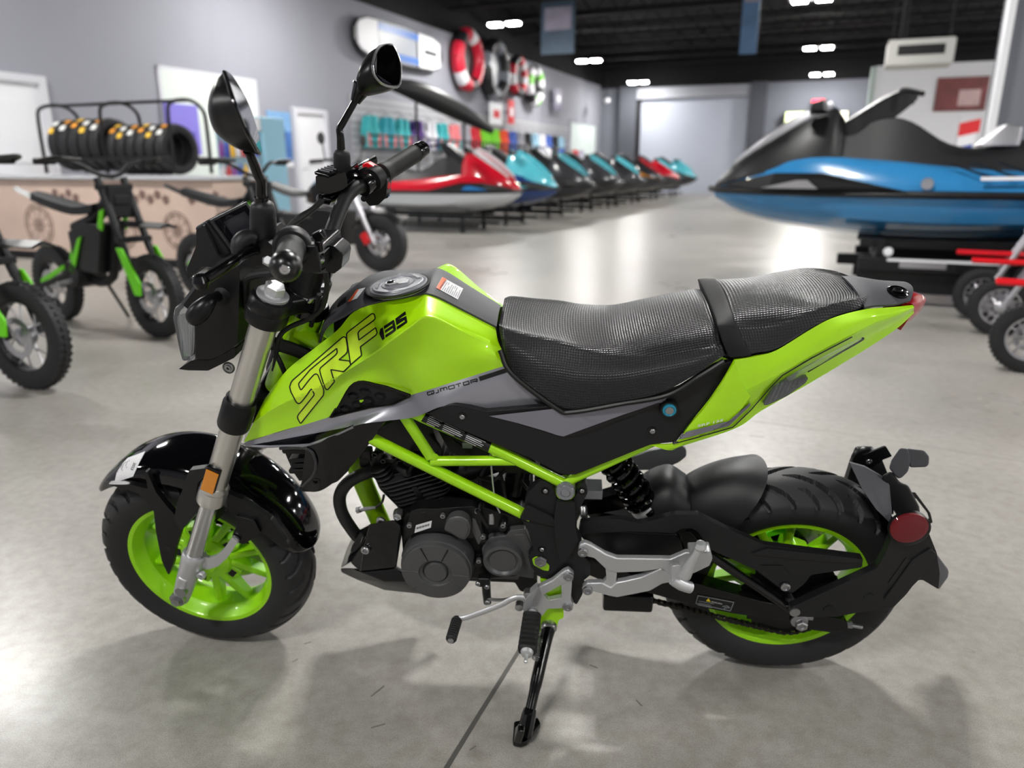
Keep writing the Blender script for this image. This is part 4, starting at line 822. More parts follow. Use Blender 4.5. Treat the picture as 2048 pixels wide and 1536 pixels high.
# belly guard
bg = P('belly_guard', poly(Bs(e6((330, 188, -.118), (570, 140, -.122), (640, 190, -.122), (655, 260, -.122), (600, 610, -.126), (250, 660, -.118), (150, 560, -.095), (285, 400, -.112), (620, 290, -.130))) + Bs(e6((330, 188, .09), (655, 260, .09), (600, 610, .09), (150, 560, .07))),
       [(0, 1, 2, 8), (0, 8, 7), (2, 3, 8), (8, 3, 4), (7, 8, 4, 5), (7, 5, 6), (0, 9, 10, 3, 2, 1), (9, 12, 6, 7, 0), (3, 10, 11, 4), (6, 12, 11, 4, 5), (9, 10, 11, 12)]), M_GLOSS, bevel=.003, label='gloss black belly guard')
P('guard_lip', poly(Bs(e6((250, 660, -.122), (600, 622, -.128), (830, 745, -.124), (925, 790, -.115), (850, 870, -.105), (480, 828, -.100), (200, 722, -.085), (60, 655, -.055), (55, 615, -.055), (170, 610, -.095), (720, 745, -.134), (480, 745, -.130))) + Bs(e6((55, 615, .05), (600, 622, .09), (925, 790, .08), (850, 870, .07), (60, 655, .05))),
       [(0, 1, 10, 11), (1, 2, 10), (10, 2, 3, 4), (11, 10, 4, 5), (9, 0, 11, 5, 6), (9, 6, 7, 8), (8, 12, 13, 1, 0, 9), (1, 13, 14, 3, 2), (3, 14, 15, 4), (4, 15, 16, 7, 6, 5), (7, 16, 12, 8), (12, 16, 15, 14, 13)]), M_MATTE2, bg, bevel=.003)
P('guard_nose', poly(Bs(e6((330, 190, -.112), (285, 400, -.108), (150, 560, -.092), (55, 615, -.055), (110, 440, -.05), (170, 300, -.05), (230, 250, -.06))) + Bs(e6((330, 190, .08), (150, 560, .08), (55, 615, .05), (170, 300, .05))),
       [(0, 1, 5, 6), (1, 2, 4, 5), (2, 3, 4), (0, 6, 5, 10, 7), (5, 4, 3, 9, 10), (3, 2, 8, 9), (7, 10, 9, 8)]), M_GLOSS, bg, bevel=.003)
P('guard_slot', plate(e6((245, 270), (275, 285), (235, 400), (180, 455), (150, 455), (165, 400)), -.112, .003, r=2), M_INK, bg, smooth=0)
P('guard_bolt', bolt(B(*e6((300, 430))[0], -.115), .0085, .007), M_STEEL, bg); P('guard_bolt', bolt(B(*e6((450, 150))[0], -.112), .009, .006), M_STEEL, bg)
# ------------------------------------------------------------------ controls low down on the left
def plate_hole(outer, inner, y, th, n=48):
    """flat piece with one hole"""
    c = np.mean(np.array([p[:2] for p in inner]), 0)
    def res(L):
        Q = dense(L, 1.5, True); A_ = np.array([math.atan2(q[1] - c[1], q[0] - c[0]) for q in Q]); out = []
        for k in range(n):
            t = -math.pi + 2 * math.pi * k / n; out.append(Q[int(np.argmin(np.abs(np.angle(np.exp(1j * (A_ - t))))))])
        return out
    o, i = res(outer), res(inner); f = lambda L, yy: [B(p[0], p[1], yy) for p in L]
    fo, fi = f(o, y), f(i, y); bo, bi = [p + EY * th for p in fo], [p + EY * th for p in fi]; V = fo + fi + bo + bi; Fc = []
    for k in range(n): j = (k + 1) % n; Fc += [(k, j, n + j, n + k), (2 * n + k, 3 * n + k, 3 * n + j, 2 * n + j), (k, 2 * n + k, 2 * n + j, j), (n + k, n + j, 3 * n + j, 3 * n + k)]
    return G().add(V, Fc)
pb = P('footpeg_bracket', plate(d3((690, 340), (760, 275), (870, 225), (950, 160), (990, 142), (1030, 180), (1018, 228), (935, 256), (815, 322), (790, 380), (720, 442), (680, 430), (672, 400)), -.152, .013, r=3), M_CAST, bevel=.003, label='cast aluminium footpeg bracket')
P('bracket_upright', plate(d3((938, 250), (1015, 222), (1006, 355), (1028, 400), (990, 428), (945, 416), (930, 350), (942, 330)), -.151, .012, r=3), M_CAST, pb, bevel=.003)
P('bracket_base', plate(d3((812, 322), (845, 362), (935, 345), (955, 416), (840, 421), (800, 475), (735, 440), (785, 360)), -.151, .012, r=3), M_CAST, pb, bevel=.003)
P('bracket_gusset', plate(d3((790, 215), (935, 235), (955, 412), (800, 430)), -.134, .008, r=2), M_LIMEF, bevel=.002)
P('intake_duct', plate([(738, 866), (800, 836), (862, 848), (882, 905), (800, 900), (760, 884)], -.06, .12, r=3), M_ENGB, bevel=.006)
for q in ((990, 185), (985, 403)): P('bracket_bolt', bolt(B(*d3(q)[0], -.151), .0095, .005), M_STEEL, pb)
P('peg_clevis', plate(d3((690, 340), (770, 270), (760, 300), (720, 400), (690, 440), (665, 440), (665, 400)), -.166, .018, r=3), M_CAST, pb, bevel=.002)
fp0 = B(*d3((735, 430))[0], -.160)
def outward(p, n): return [p + np.array([.0, -x, -.0]) for x in n]
fp1 = B(*d3((692, 735))[0], -.262); ax = nrm(fp1 - fp0)
fp = P('footpeg', tube([fp0, fp0 + ax * .02], .009, 12, 1), M_CAST, label='rider footpeg')
rl = []
for i in range(33):
    t = .012 + .088 * i / 32; w = .0165 + .0012 * (i % 4 in (1, 2)); w2 = .0120 + .0012 * (i % 4 in (1, 2))
    if i in (0, 32): w, w2 = .013, .009
    c = fp0 + ax * t; e = nrm(EX - ax * ax[0]); h = np.cross(ax, e); rl.append([c + e * w * math.copysign(abs(math.cos(a)) ** .6, math.cos(a)) + h * w2 * math.copysign(abs(math.sin(a)) ** .6, math.sin(a)) for a in np.linspace(0, 2 * math.pi, 20, endpoint=False)])
P('peg_rubber', loft(rl, smooth=False), M_RUB, fp, smooth=30); P('peg_tip', lathe(fp0 + ax * .100, ax, [(.012, 0), (.010, .006), (.0035, .008), (.0035, .022), (.002, .024), (0, .024)], 16), M_CAST, fp)
P('peg_spring', tube([fp0 + ax * .004 + e * .010 * math.cos(t) + h * .010 * math.sin(t) for t in np.linspace(0, 12, 40)], .0014, 6, 1, spline=False), M_STEEL, fp)
sh = P('shift_lever', tube(Bs(d3((700, 350, -.158), (650, 338, -.162), (590, 348, -.165), (500, 395, -.168), (300, 470, -.172), (240, 488, -.174), (190, 490, -.176))), [.0075, .0065, .006, .006, .006, .0055, .005], 12, 4, flat=.65), M_CAST, label='cast aluminium gear shift lever')
sp0 = B(*d3((192, 500))[0], -.176); sp1 = B(*d3((150, 640))[0], -.225); ax2 = nrm(sp1 - sp0); L = np.linalg.norm(sp1 - sp0)
P('shift_peg', lathe(sp0, ax2, [(.008, -.004)] + [(.0098 + .0010 * (i % 2), L * i / 18) for i in range(19)] + [(.0085, L + .002), (0, L + .002)], 18), M_RUB, sh); P('peg_end', lathe(sp1 + ax2 * .001, ax2, [(.0065, 0), (.006, .003), (0, .004)], 16), M_STEEL, sh)
P('lever_pivot', lathe(B(*d3((700, 320))[0], -.158), -EY, [(.0085, -.01), (.0085, .004), (.005, .006), (0, .006)], 18), M_STEEL, sh); P('lever_joint', lathe(B(*d3((638, 405))[0], -.155), -EY, [(.008, -.01), (.008, .004), (0, .005)], 18), M_STEEL, sh)
lk_ = P('shift_linkage', tube(Bs([(973, 1150, -.118), (972, 1170, -.122), (975, 1205, -.125)]), [.008, .009, .008], 12, 2), M_ENGB)
P('linkage_head', boxo(B(968, 1161, -.128), EX * .012, EY * .008, EZ * .011), M_ENGB, lk_, bevel=.003)
for q in ((956, 1166), (974, 1172), (975, 1203)): P('linkage_bolt', bolt(B(*q, -.134), .005, .005), M_STEEL, lk_)
P('link_rod', tube(Bs([(975, 1198, -.13), (1000, 1200, -.135), (1040, 1195, -.14)]), .003, 8), M_STEEL, lk_)
# side stand, foot flat on the floor
sb = pl('stand_bracket', d3((790, 430), (955, 408), (955, 488), (920, 500), (905, 570), (800, 612), (775, 600)), -.138, .012, M_LIMEF, bevel=.002, label='lime green side stand bracket')
pl('stand_tab', d3((785, 200), (850, 225), (800, 280)), -.130, .012, M_LIMEF, parent=sb)
p0 = B(*d3((850, 545))[0], -.140); ft = w2b(on_z(1047, 1478, .012)); mid = p0 + (ft - p0) * .5; ft1 = w2b(on_z(1056, 1440, .035))
stand = P('side_stand', tube([p0, p0 + (ft - p0) * .15, mid, p0 + (ft - p0) * .62, p0 + (ft - p0) * .97], [.0150, .0125, .0118, .0100, .0100], 14, 4), M_GLOSSM, label='gloss black side stand')
P('stand_knuckle', lathe(p0, -EY, [(.0155, -.008), (.0155, .006), (.013, .010), (.004, .011), (.0035, .006), (0, .006)], 28), M_STEEL, stand)
P('stand_sleeve', tube([p0 + (ft - p0) * .74, p0 + (ft - p0) * .80, p0 + (ft - p0) * .985], [.0115, .0140, .0150], 10, 2), M_GLOSSM, stand)
foot = [on_z(x, y, .004) for x, y in d3((590, 1395), (600, 1408), (650, 1415), (690, 1400), (790, 1270), (775, 1235), (740, 1225), (700, 1235), (640, 1250), (600, 1260))]
P('stand_foot', prism([w2b(p) for p in foot], MB.T @ np.array([0, 0, .012])), M_GLOSSM, stand, bevel=.003)
P('stand_heel', prism([w2b(on_z(x, y, .015)) for x, y in d3((595, 1380), (650, 1395), (665, 1320), (605, 1260))], None, [w2b(on_z(x, y, .06)) for x, y in d3((625, 1290), (680, 1300), (680, 1250), (630, 1240))]), M_GLOSSM, stand, bevel=.004)
s0, s1 = B(*d3((785, 600))[0], -.150), B(*d3((752, 778))[0], -.205)
su = nrm(s1 - s0); se = nrm(EX - su * su[0]); sh_ = np.cross(su, se); n = 15
P('stand_spring', tube([s0 + (s1 - s0) * t / (n * 8) + (se * math.cos(t * math.pi / 4) + sh_ * math.sin(t * math.pi / 4)) * .0062 for t in range(n * 8 + 1)], .0013, 5, 1, spline=False), M_STEEL, stand)
# passenger peg bracket
pg = P('passenger_bracket', plate(d1((385, 800), (395, 762), (430, 748), (470, 765), (560, 820), (640, 850), (1000, 855), (1095, 812), (1150, 815), (1250, 808), (1275, 850), (1255, 900), (1150, 950), (1010, 985), (940, 920), (800, 940), (640, 946), (575, 930), (490, 850), (440, 838), (400, 835)), -.152, .013, r=3), M_CAST, bevel=.003, label='cast aluminium passenger peg bracket')
P('bracket_lower_arm', plate(d1((412, 1045), (440, 1015), (540, 1012), (600, 1045), (640, 1010), (700, 1000), (803, 975), (930, 918), (1005, 960), (1010, 1005), (940, 1018), (860, 1065), (640, 1108), (590, 1098), (480, 1068), (435, 1082)), -.152, .013, r=3), M_CAST, pg, bevel=.003)
P('bracket_web', plate(d1((566, 920), (640, 944), (634, 1012), (600, 1050), (545, 1015), (572, 985)), -.149, .010, r=2), M_CAST, pg, bevel=.003)
for q in ((415, 803), (447, 1055)): P('bracket_bolt', bolt(B(*d1(q)[0], -.153), .0095, .006), M_STEEL, pg)
pp = P('passenger_peg', tube(Bs(d1((1190, 775, -.180), (1150, 840, -.180), (1085, 960, -.178))), [.0085, .0085, .0125], 14, 3), M_CAST, label='folded cast passenger footpeg')
P('peg_ball', lathe(B(*d1((1192, 770))[0], -.180), (0, 0, 1), [(0, -.0115), (.008, -.0085), (.0115, 0), (.008, .0085), (0, .0115)], 16), M_CAST, pp)
P('peg_hinge', tube(Bs(d1((1010, 985, -.170), (1060, 1020, -.172), (1125, 1040, -.168))), .011, 14, 2), M_CAST, pp); P('hinge_ear', plate(d1((1000, 900), (1060, 890), (1070, 960), (1040, 1040), (1000, 1030)), -.176, .01, r=4), M_CAST, pp, bevel=.003)
P('peg_pad', plate(d1((1120, 815), (1265, 810), (1270, 865), (1240, 895), (1130, 935)), -.162, .03, r=4), M_CAST, pp, bevel=.004)
# ------------------------------------------------------------------ swingarm, chain, hugger, shock, plate holder
sw = P('swingarm', plate(d2((-420, 880), (-380, 760), (0, 950), (200, 950), (330, 965), (480, 1010), (740, 1078), (900, 1112), (1000, 1160), (1200, 1180), (1270, 1205), (1275, 1250), (1180, 1272), (1050, 1255), (920, 1205), (560, 1152), (300, 1100), (0, 1015), (-260, 950)), -.104, .034, r=4), M_GLOSSM, bevel=.004, label='gloss black swingarm')
P('arm_brace', tube(Bs(d2((255, 650, -.095), (290, 680, -.097), (420, 790, -.098), (760, 1020, -.100), (920, 1130, -.100))), [.0105, .0100, .0092, .0092, .0095], 14), M_GLOSSM, sw)
P('arm_far_side', mirror(plate(d2((-400, 850), (200, 960), (480, 1010), (900, 1112), (1270, 1205), (1180, 1272), (900, 1200), (300, 1100), (-300, 940)), -.104, .03, r=4)), M_GLOSSM, sw, bevel=.004)
P('arm_bridge', boxo(B(1250, 1140, 0), EX * .05, EY * .10, EZ * .022), M_GLOSSM, sw, bevel=.006)
sws = Skin(plate(d2((-420, 880), (-380, 760), (0, 950), (330, 965), (900, 1112), (1270, 1205), (1180, 1272), (560, 1152), (0, 1015)), -.104, .034))
la = printed('chain_label', sws, fill2d(d2((325, 1028), (565, 1072), (540, 1140), (310, 1090))), M_INK, sw, .0008, label='black drive chain warning label')
printed('label_border', sws, stroke2d(dense(d2((332, 1036), (556, 1078), (534, 1132), (318, 1085)), 8, True), 1., True), M_SILVERP, la, .0012)
printed('warning_triangle', sws, fill2d(d2((398, 1052), (411, 1076), (382, 1070))), mat('yellow ink', (220, 200, 20), .5), la, .0012)
printed('label_text', sws, text2d('DRIVING CHAIN', d2((415, 1078))[0], d2((482, 1092))[0], (.3, -2.6)), M_WHITE, la, .0012)
for i in range(3): a = np.array(d2((338 - 4 * i, 1070 + 12 * i))[0]); printed('text_line', sws, stroke2d([a, a + np.array([(30, 26, 28)[i], (30, 26, 28)[i] * .19])], .9), M_SILVERP, la, .0012)
printed('label_mark', sws, stroke2d(dense(d2((485, 1104), (515, 1100), (530, 1112), (500, 1112), (495, 1120)), 4), 1.2), M_SILVERP, la, .0012)
ax_c = B(1600, 1243, -.106)
nut = P('axle_nut', lathe(B(1598, 1240, -.106), -EY, [(.0165, 0), (.0165, .004), (.013, .005)], 28), M_STEEL, label='zinc rear axle nut'); P('nut_hex', lathe(ax_c - EY * .004, -EY, [(.0122, 0), (.0122, .010), (.010, .012), (.0065, .012), (.006, .009), (0, .009)], 6), M_STEEL, nut, smooth=20)
P('adjuster_plate', boxo(B(1612, 1236, -.107), EX * .014, EY * .002, EZ * .004), M_STEEL, nut, bevel=.001)
adj = P('chain_adjuster', tube(Bs([(1690, 1248, -.09), (1724, 1254, -.09)]), .0042, 10, 1), M_STEEL); P('adjuster_nut', lathe(B(1697, 1249, -.09), EX, [(.0075, -.006), (.0075, .006)], 6), M_STEEL, adj, smooth=20)
# sprocket and chain
spk = []
for k in range(80): a = 2 * math.pi * k / 80; r = .094 + .0035 * (1 if k % 2 else -1); spk.append(RW + np.array([r * math.cos(a), -.078, r * math.sin(a)]))
P('rear_sprocket', prism(spk, EY * .005), M_ENGB)
fs = B(1040, 1108, -.079); rs = RW + np.array([0, -.079, 0])
path = []
lo0 = fs + np.array([0, 0, -.034]); 
loA = B(1264, 1190, -.079); loB = B(1560, 1263, -.079)
up0 = fs + np.array([0, 0, .034])
for t in np.linspace(0, 1, 12): path.append(lo0 + (loA - lo0) * t)
for t in np.linspace(0, 1, 14)[1:]: path.append(loA + (loB - loA) * t + np.array([0, 0, -.002 * math.sin(t * math.pi)]))
a0 = math.atan2(loB[2] - rs[2], loB[0] - rs[0]); 
for t in np.linspace(a0, a0 + math.pi * .98, 24)[1:]: path.append(rs + np.array([.0955 * math.cos(t), 0, .0955 * math.sin(t)]))
last = path[-1]
for t in np.linspace(0, 1, 16)[1:]: path.append(last + (up0 - last) * t)
path = np.array(path); sl = np.r_[0, np.cumsum(np.linalg.norm(np.diff(path, axis=0), axis=1))]; pitch = .0127; nl = int(sl[-1] / pitch)
at_s = lambda s: np.array([np.interp(s, sl, path[:, i]) for i in range(3)])
def link_geo(wide):
    g = G(); w = .0052 if wide else .0038
    for y in (-w, w - .0012):
        L = [np.array([.00635 + .0042 * math.cos(a), y, .0042 * math.sin(a)]) for a in np.linspace(-1.35, 1.35, 5)] + [np.array([0, y, .0030])] + [np.array([-.00635 - .0042 * math.cos(a), y, .0042 * math.sin(a)]) for a in np.linspace(1.35, -1.35, 5)] + [np.array([0, y, -.0030])]
        g.join(prism(L, EY * .0012))
    for x in (-.00635, .00635): g.join(lathe((x, 0, 0), EY, [(.0022, -w - .0008), (.0022, w + .0008)], 8))
    return g
chain = P('drive_chain', prism([path[0] + d for d in (np.array([-.004, -.002, -.003]), np.array([.004, -.002, -.003]), np.array([.004, -.002, .003]), np.array([-.004, -.002, .003]))], EY * .004), M_ENGB, label='dark steel drive chain')
m_l = mat('chain steel', (52, 50, 46), .4, .8); protos = []
for w in (0, 1): o = P('chain_link', link_geo(w), m_l, chain, smooth=30); protos.append(o)
for k in range(nl):
    c = (at_s(k * pitch) + at_s((k + 1) * pitch)) / 2; d = at_s((k + 1) * pitch) - at_s(k * pitch); o = protos[k % 2] if k < 2 else protos[k % 2].copy()
    if k >= 2: COL.objects.link(o); o.parent = chain
    o.location = Vector(c); o.rotation_euler = (0, -math.atan2(d[2], d[0]), 0)
# hugger over the rear tyre, with its long side cover
def rfen(phi, r, y): return RW + np.array([-r * math.cos(phi), y, r * math.sin(phi)])
rows = []
for deg, rc, w, dl, drp in ((2, .270, .066, .040, 0), (14, .284, .072, .064, 0), (28, .297, .076, .084, 0), (42, .302, .079, .092, 0), (54, .297, .080, .086, 0), (66, .285, .080, .066, 0), (76, .271, .078, .038, 0)):
    L = []
    for s in np.linspace(-1, 1, 13):
        an = s * math.pi / 2; lag = math.radians(-15 * abs(s) ** 2) * max(0., min(1., (deg - 40) / 25))
        L.append(rfen(math.radians(deg) + lag, rc - dl * 1.15 * (1 - math.cos(an)) ** 1.1, w * 1.04 * math.sin(an) * (1 if abs(s) < 1 else 1)))
    rows.append(L)
hug = P('hugger', sheet(rows, 3, 5, .004), M_MATTE, label='matte black rear hugger', smooth=55)
P('side_cover', plate(d1((385, 690), (400, 610), (640, 588), (790, 618), (950, 580), (1010, 560), (1180, 560), (1360, 650), (1530, 722)) + d2((745, 720), (960, 748), (1368, 802), (1360, 862), (1040, 908), (1005, 960), (925, 1022), (868, 1008), (700, 880), (400, 745), (335, 640), (290, 615), (225, 620), (190, 645)) + d1((1030, 682), (700, 670)), -.108, .012, r=4), M_MATTE, hug, bevel=.003)
P('cover_front', plate(d1((385, 690), (405, 655), (1030, 690), (1060, 720), (1080, 800), (1040, 850), (860, 850), (640, 840), (480, 790)), -.100, .012, r=3), M_MATTE2, hug, bevel=.003)
P('cover_ridge', plate(d2((670, 780), (770, 745), (1080, 778), (1368, 812), (1362, 835), (1150, 830), (740, 790)), -.112, .006, r=3), M_MATTE, hug, bevel=.003)
P('cover_vent', plate(d2((718, 850), (860, 850), (905, 905), (880, 912), (815, 922)), -.1095, .003, r=2), M_INK, hug, smooth=0)
P('cover_hole', plate(d2((228, 680), (240, 645), (275, 640), (310, 670), (350, 720), (330, 740), (260, 750)), -.1093, .003, r=4), M_INK, hug, smooth=0)
P('cover_bolt', lathe(B(*d2((880, 982))[0], -.110), -EY, [(.0095, 0), (.009, .003), (.0062, .004), (.006, .002), (0, .002)], 20), M_STEEL, hug)
hf = []
for (x, z0, z1, w) in ((.305, .36, .44, .05), (.33, .33, .468, .064), (.365, .33, .482, .068), (.40, .33, .46, .068)):
    hf.append([np.array([x, w * a, z0 + (z1 - z0) * b2]) for a, b2 in ((-1, 0), (-1, .55), (-.85, .85), (-.4, 1), (.4, 1), (.85, .85), (1, .55), (1, 0))])
P('hugger_front', loft(hf), M_MATTE, hug, smooth=60)
# shock absorber
q0, q1 = B(1215, 905, -.03), B(1318, 1050, -.03); sv = nrm(q1 - q0); se = nrm(EY - sv * (sv @ EY)); sh3 = np.cross(sv, se); sl_ = np.linalg.norm(q1 - q0)
shock = P('rear_shock', tube([q0, q1], .011, 14, 1), M_STEEL, label='rear shock absorber')
N = 6.5; tt = np.linspace(0, 1, int(N * 20))
P('shock_spring', tube([q0 + sv * (.015 + t * sl_ * .66) + (se * math.cos(t * N * 2 * math.pi) + sh3 * math.sin(t * N * 2 * math.pi)) * (.0245 + .003 * t) for t in tt], .0068, 10, 1, spline=False), M_GLOSS, shock, label='gloss black coil spring')
P('shock_body', tube([q0 + sv * .01, q0 + sv * sl_ * .70], .019, 18, 1), M_GLOSSM, shock); P('spring_seat', lathe(q0 + sv * (sl_ * .72), sv, [(.028, -.008), (.031, -.002), (.031, .004), (.027, .008), (.026, .014), (.028, .016), (.028, .024), (.023, .028), (.0, .028)], 28), M_CAST, shock)
P('spring_top', lathe(q0 + sv * .008, sv, [(.0, -.008), (.026, -.006), (.031, 0), (.026, .008)], 28), M_GLOSSM, shock)
P('brake_reservoir_bracket', boxo(B(1185, 978, -.06), EX * .018, EY * .02, EZ * .010), M_LEAD, bevel=.002); P('upper_link', plate([(1160, 1010), (1225, 990), (1330, 970), (1330, 985), (1240, 1020), (1165, 1032)], .0, .03, r=3), M_GLOSSM, bevel=.003)
P('link_bolt', lathe(B(1168, 1029, -.02), -EY, [(.0075, -.03), (.0075, .006), (.005, .010), (0, .010)], 14), M_STEEL)
# exhaust can and heel shield on the far side
P('far_heel_plate', plate(d1((700, 265), (715, 190), (860, 140), (1070, 100), (1100, 130), (1100, 175), (1050, 215), (945, 262), (770, 268)), .12, .008, r=4), mat('charcoal metal plate', (128, 130, 132), .42, .2), bevel=.003, label='charcoal heel plate on the far side')
P('silencer', tube(Bs([(1180, 1110, .12), (1280, 1060, .13), (1480, 1010, .15), (1600, 985, .155)]), [.03, .042, .045, .043], 24), M_MATTE2, label='black silencer on the far side')
P('brake_caliper', boxo(RW + np.array([-.03, .075, .105]), EX * .035, EY * .018, EZ * .022), M_LIMEF, bevel=.006, label='rear brake caliper'); P('green_cable_clip', tube(Bs(d2((720, 668, .0), (800, 645, .0), (880, 625, .0), (912, 640, .0))), .006, 8), mat('bright green tape', (110, 240, 10), .5))
# plate holder arm behind the wheel
HA = d2((915, 1115), (1200, 985), (1455, 868), (1510, 770), (1550, 660), (1600, 560), (1720, 560), (1770, 620), (1830, 770), (1850, 900), (1840, 1000), (1740, 940), (1705, 945), (1640, 1030), (1560, 1112), (1340, 1145), (1200, 1172), (945, 1172), (918, 1140))
arm = P('plate_holder_arm', plate(HA, -.118, .016, r=4), M_MATTE, bevel=.004, label='matte black plate holder arm')
P('arm_slot', plate(d2((1640, 800), (1672, 825), (1545, 1000), (1525, 960)), -.1192, .003, r=2), M_INK, arm, smooth=0)
P('arm_ridge', plate(d2((1672, 825), (1790, 745), (1830, 780), (1725, 935), (1560, 1100), (1500, 1065)), -.122, .008, r=4), M_MATTE, arm, bevel=.004)
for q in ((1152, 1125), (1402, 1052)): P('arm_hole', lathe(B(*d2(q)[0], -.1185), -EY, [(0, .0008), (.0098, .0008), (.0105, -.002)], 22), M_INK, arm)
P('arm_cross', loft([[B(*p, y) for p in d2((1600, 560), (1720, 560), (1800, 720), (1700, 820), (1560, 700))] for y in (-.115, .0, .115)], smooth=False), M_MATTE, arm, bevel=.006)
P('arm_far', mirror(plate(HA, -.118, .016, r=4)), M_MATTE, arm, bevel=.004)
P('fender_side', poly(Bs(d2((1282, 205, -.060), (1380, 232, -.055), (1485, 292, -.06), (1535, 345, -.08), (1550, 520, -.11), (1538, 585, -.115), (1450, 500, -.105), (1360, 370, -.085)) ) + [q + EY * .006 for q in Bs(d2((1282, 205, -.060), (1380, 232, -.055), (1485, 292, -.06), (1535, 345, -.08), (1550, 520, -.11), (1538, 585, -.115), (1450, 500, -.105), (1360, 370, -.085)))], [tuple(range(8)), tuple(range(15, 7, -1))] + [(i, 8 + i, 8 + (i + 1) % 8, (i + 1) % 8) for i in range(8)]), M_TOP, arm, bevel=.002)
P('lamp_mount', loft([[B(*p, y) for p in d2((1480, 290), (1545, 255), (1600, 330), (1650, 345), (1720, 480), (1730, 560), (1600, 570), (1545, 480))] for y in (-.075, .05)], smooth=False), M_MATTE, arm, bevel=.005)
lmp = P('number_plate_lamp', loft([[B(*p, y) for p in d2((1600, 112), (1650, 118), (1665, 190), (1650, 260), (1610, 300), (1585, 305), (1530, 240), (1545, 190))] for y in (-.075, .03)], smooth=False), M_TOP, bevel=.006, label='dark grey number plate lamp')
P('lamp_hood', loft([[B(*p, y) for p in d2((1640, 115), (1750, 128), (1782, 165), (1780, 215), (1765, 232), (1660, 235))] for y in (-.065, .02)], smooth=False), M_TOP, lmp, bevel=.008)
fr2 = P('far_reflector', lathe(B(*d2((1376, 178))[0], .06), EY, [(.0, -.006), (.0235, -.006), (.025, -.003), (.025, .004), (0, .004)], 32), M_MATTE2, label='far side reflector seen from behind'); P('reflector_nut', bolt(B(*d2((1402, 193))[0], .052), .006, .005), M_STEEL, fr2)
P('reflector_arm', plate(d2((1362, 160), (1500, 104), (1512, 104), (1550, 165), (1490, 188), (1470, 215), (1390, 225)), .05, .004, r=3), M_MATTE2, fr2, bevel=.001)
rr = P('rear_side_reflector', lathe(B(*d2((1655, 615))[0], -.128), -EY, [(.0335, -.008), (.0345, .0), (.0345, .006), (.0325, .007)], 40), M_MATTE2); P('reflector_lens', lathe(B(*d2((1655, 613))[0], -.134), -EY, [(.0318, -.002), (.0315, .003), (.026, .0045), (0, .005)], 40), M_REDR, rr, label='round dark red reflector')
P('plate_bracket', plate(d2((1655, 395), (1700, 398), (1790, 520), (1805, 580), (1770, 598), (1760, 590), (1785, 560), (1770, 520), (1700, 430), (1670, 425)), .03, .004, r=2), M_GLOSSM, arm, bevel=.001)
P('mud_flap', poly(Bs(d2((1800, 740, -.06), (1905, 880, -.05), (1898, 925, -.05), (1842, 1002, -.08), (1740, 900, -.10))) + Bs(d2((1800, 740, .06), (1905, 880, .05), (1898, 925, .05), (1842, 1002, .08), (1740, 900, .10))), [(0, 1, 2, 3, 4), (9, 8, 7, 6, 5), (0, 5, 6, 1), (1, 6, 7, 2), (2, 7, 8, 3), (3, 8, 9, 4), (4, 9, 5, 0)]), M_TOP, arm, bevel=.004)
# ------------------------------------------------------------------ headlight, instrument, bars
def fplate(pts, y0, y1, r=3, shrink=1.):
    """outline swept from y0 to y1 in the front-end frame, optionally shrinking on the way"""
    q = rnd(pts, r); a = [Fl(p[0], p[1], y0) for p in q]; c = sum(a) / len(a); b2 = [c + (p - c) * shrink + EY * (y1 - y0) for p in a]
    return prism([f2b(p) for p in a], None, [f2b(p) for p in b2])
def floft(secs, r=3):
    """outlines with the same number of points at different y"""
    return loft([[F(p[0], p[1], y) for p in rnd(pts, r)] for y, pts in secs], smooth=False)
COW = c2((105, 985), (250, 790), (420, 640), (570, 580), (585, 720), (580, 900), (565, 1310), (450, 1390), (340, 1440), (215, 1440), (212, 1150), (190, 1040))
def sc(pts, k, dx=0, dy=0):
    c = np.mean(np.array([p[:2] for p in pts]), 0); return [tuple(c + (np.array(p[:2]) - c) * k + np.array([dx, dy])) for p in pts]
cowl = P('headlight_cowl', loft([[f2b(Fl(*p, -.088) * np.array([1, 0, 1]) + np.array([0, y, 0]) + np.array([dx, 0, dz])) for p in rnd(sc(COW, k), 4)] for y, k, dx, dz in ((-.088, .93, .004, 0), (-.080, 1., 0, 0), (.080, 1., 0, 0), (.088, .93, .004, 0))], smooth=False), M_MATTE2, label='black headlight cowl', smooth=40, bevel=.003)
def fsec(pts, ys, m, name, parent=None, base=-.085, bevel=.003, r=3, label=None, **k):
    """same outline repeated square across the machine"""
    pts_ = rnd(pts, r); q = [Fl(p[0], p[1], base) for p in pts_]
    g = loft([[f2b(np.array([p[0], y, p[2]])) for p in q] for y in ys], smooth=False); return P(name, g, m, parent, bevel=bevel, label=label, **k)
fsec(c2((105, 1490), (200, 1425), (560, 1320), (548, 1400), (340, 1503), (180, 1500)), (-.070, .070), M_MATTE2, 'cowl_lip', cowl, -.07)
fsec(c2((70, 1010), (250, 800), (420, 640), (480, 600), (470, 640), (260, 830), (110, 985)), (-.055, .055), M_GLOSS, 'cowl_visor', cowl, -.088)
lens_o = c2((62, 1090), (75, 1010), (108, 978), (190, 1035), (212, 1130), (205, 1380), (190, 1425), (135, 1425), (112, 1340))
ln = fsec(lens_o, (-.082, -.05, .05, .082), M_CLEAR, 'headlight_lens', None, -.082, .006, 4, 'clear headlight lens')
fsec(sc(lens_o, .86, 4, 2), (-.074, .074), M_CHROME, 'lens_reflector', ln, -.082, .004)
for k in range(5): fsec(c2((90 + k * 22, 1080 - k * 8), (96 + k * 22, 1078 - k * 8), (134 + k * 15, 1400), (128 + k * 15, 1400)), (-.080, -.076), M_CLEAR, 'lens_rib', ln, -.0835, .0, 1)
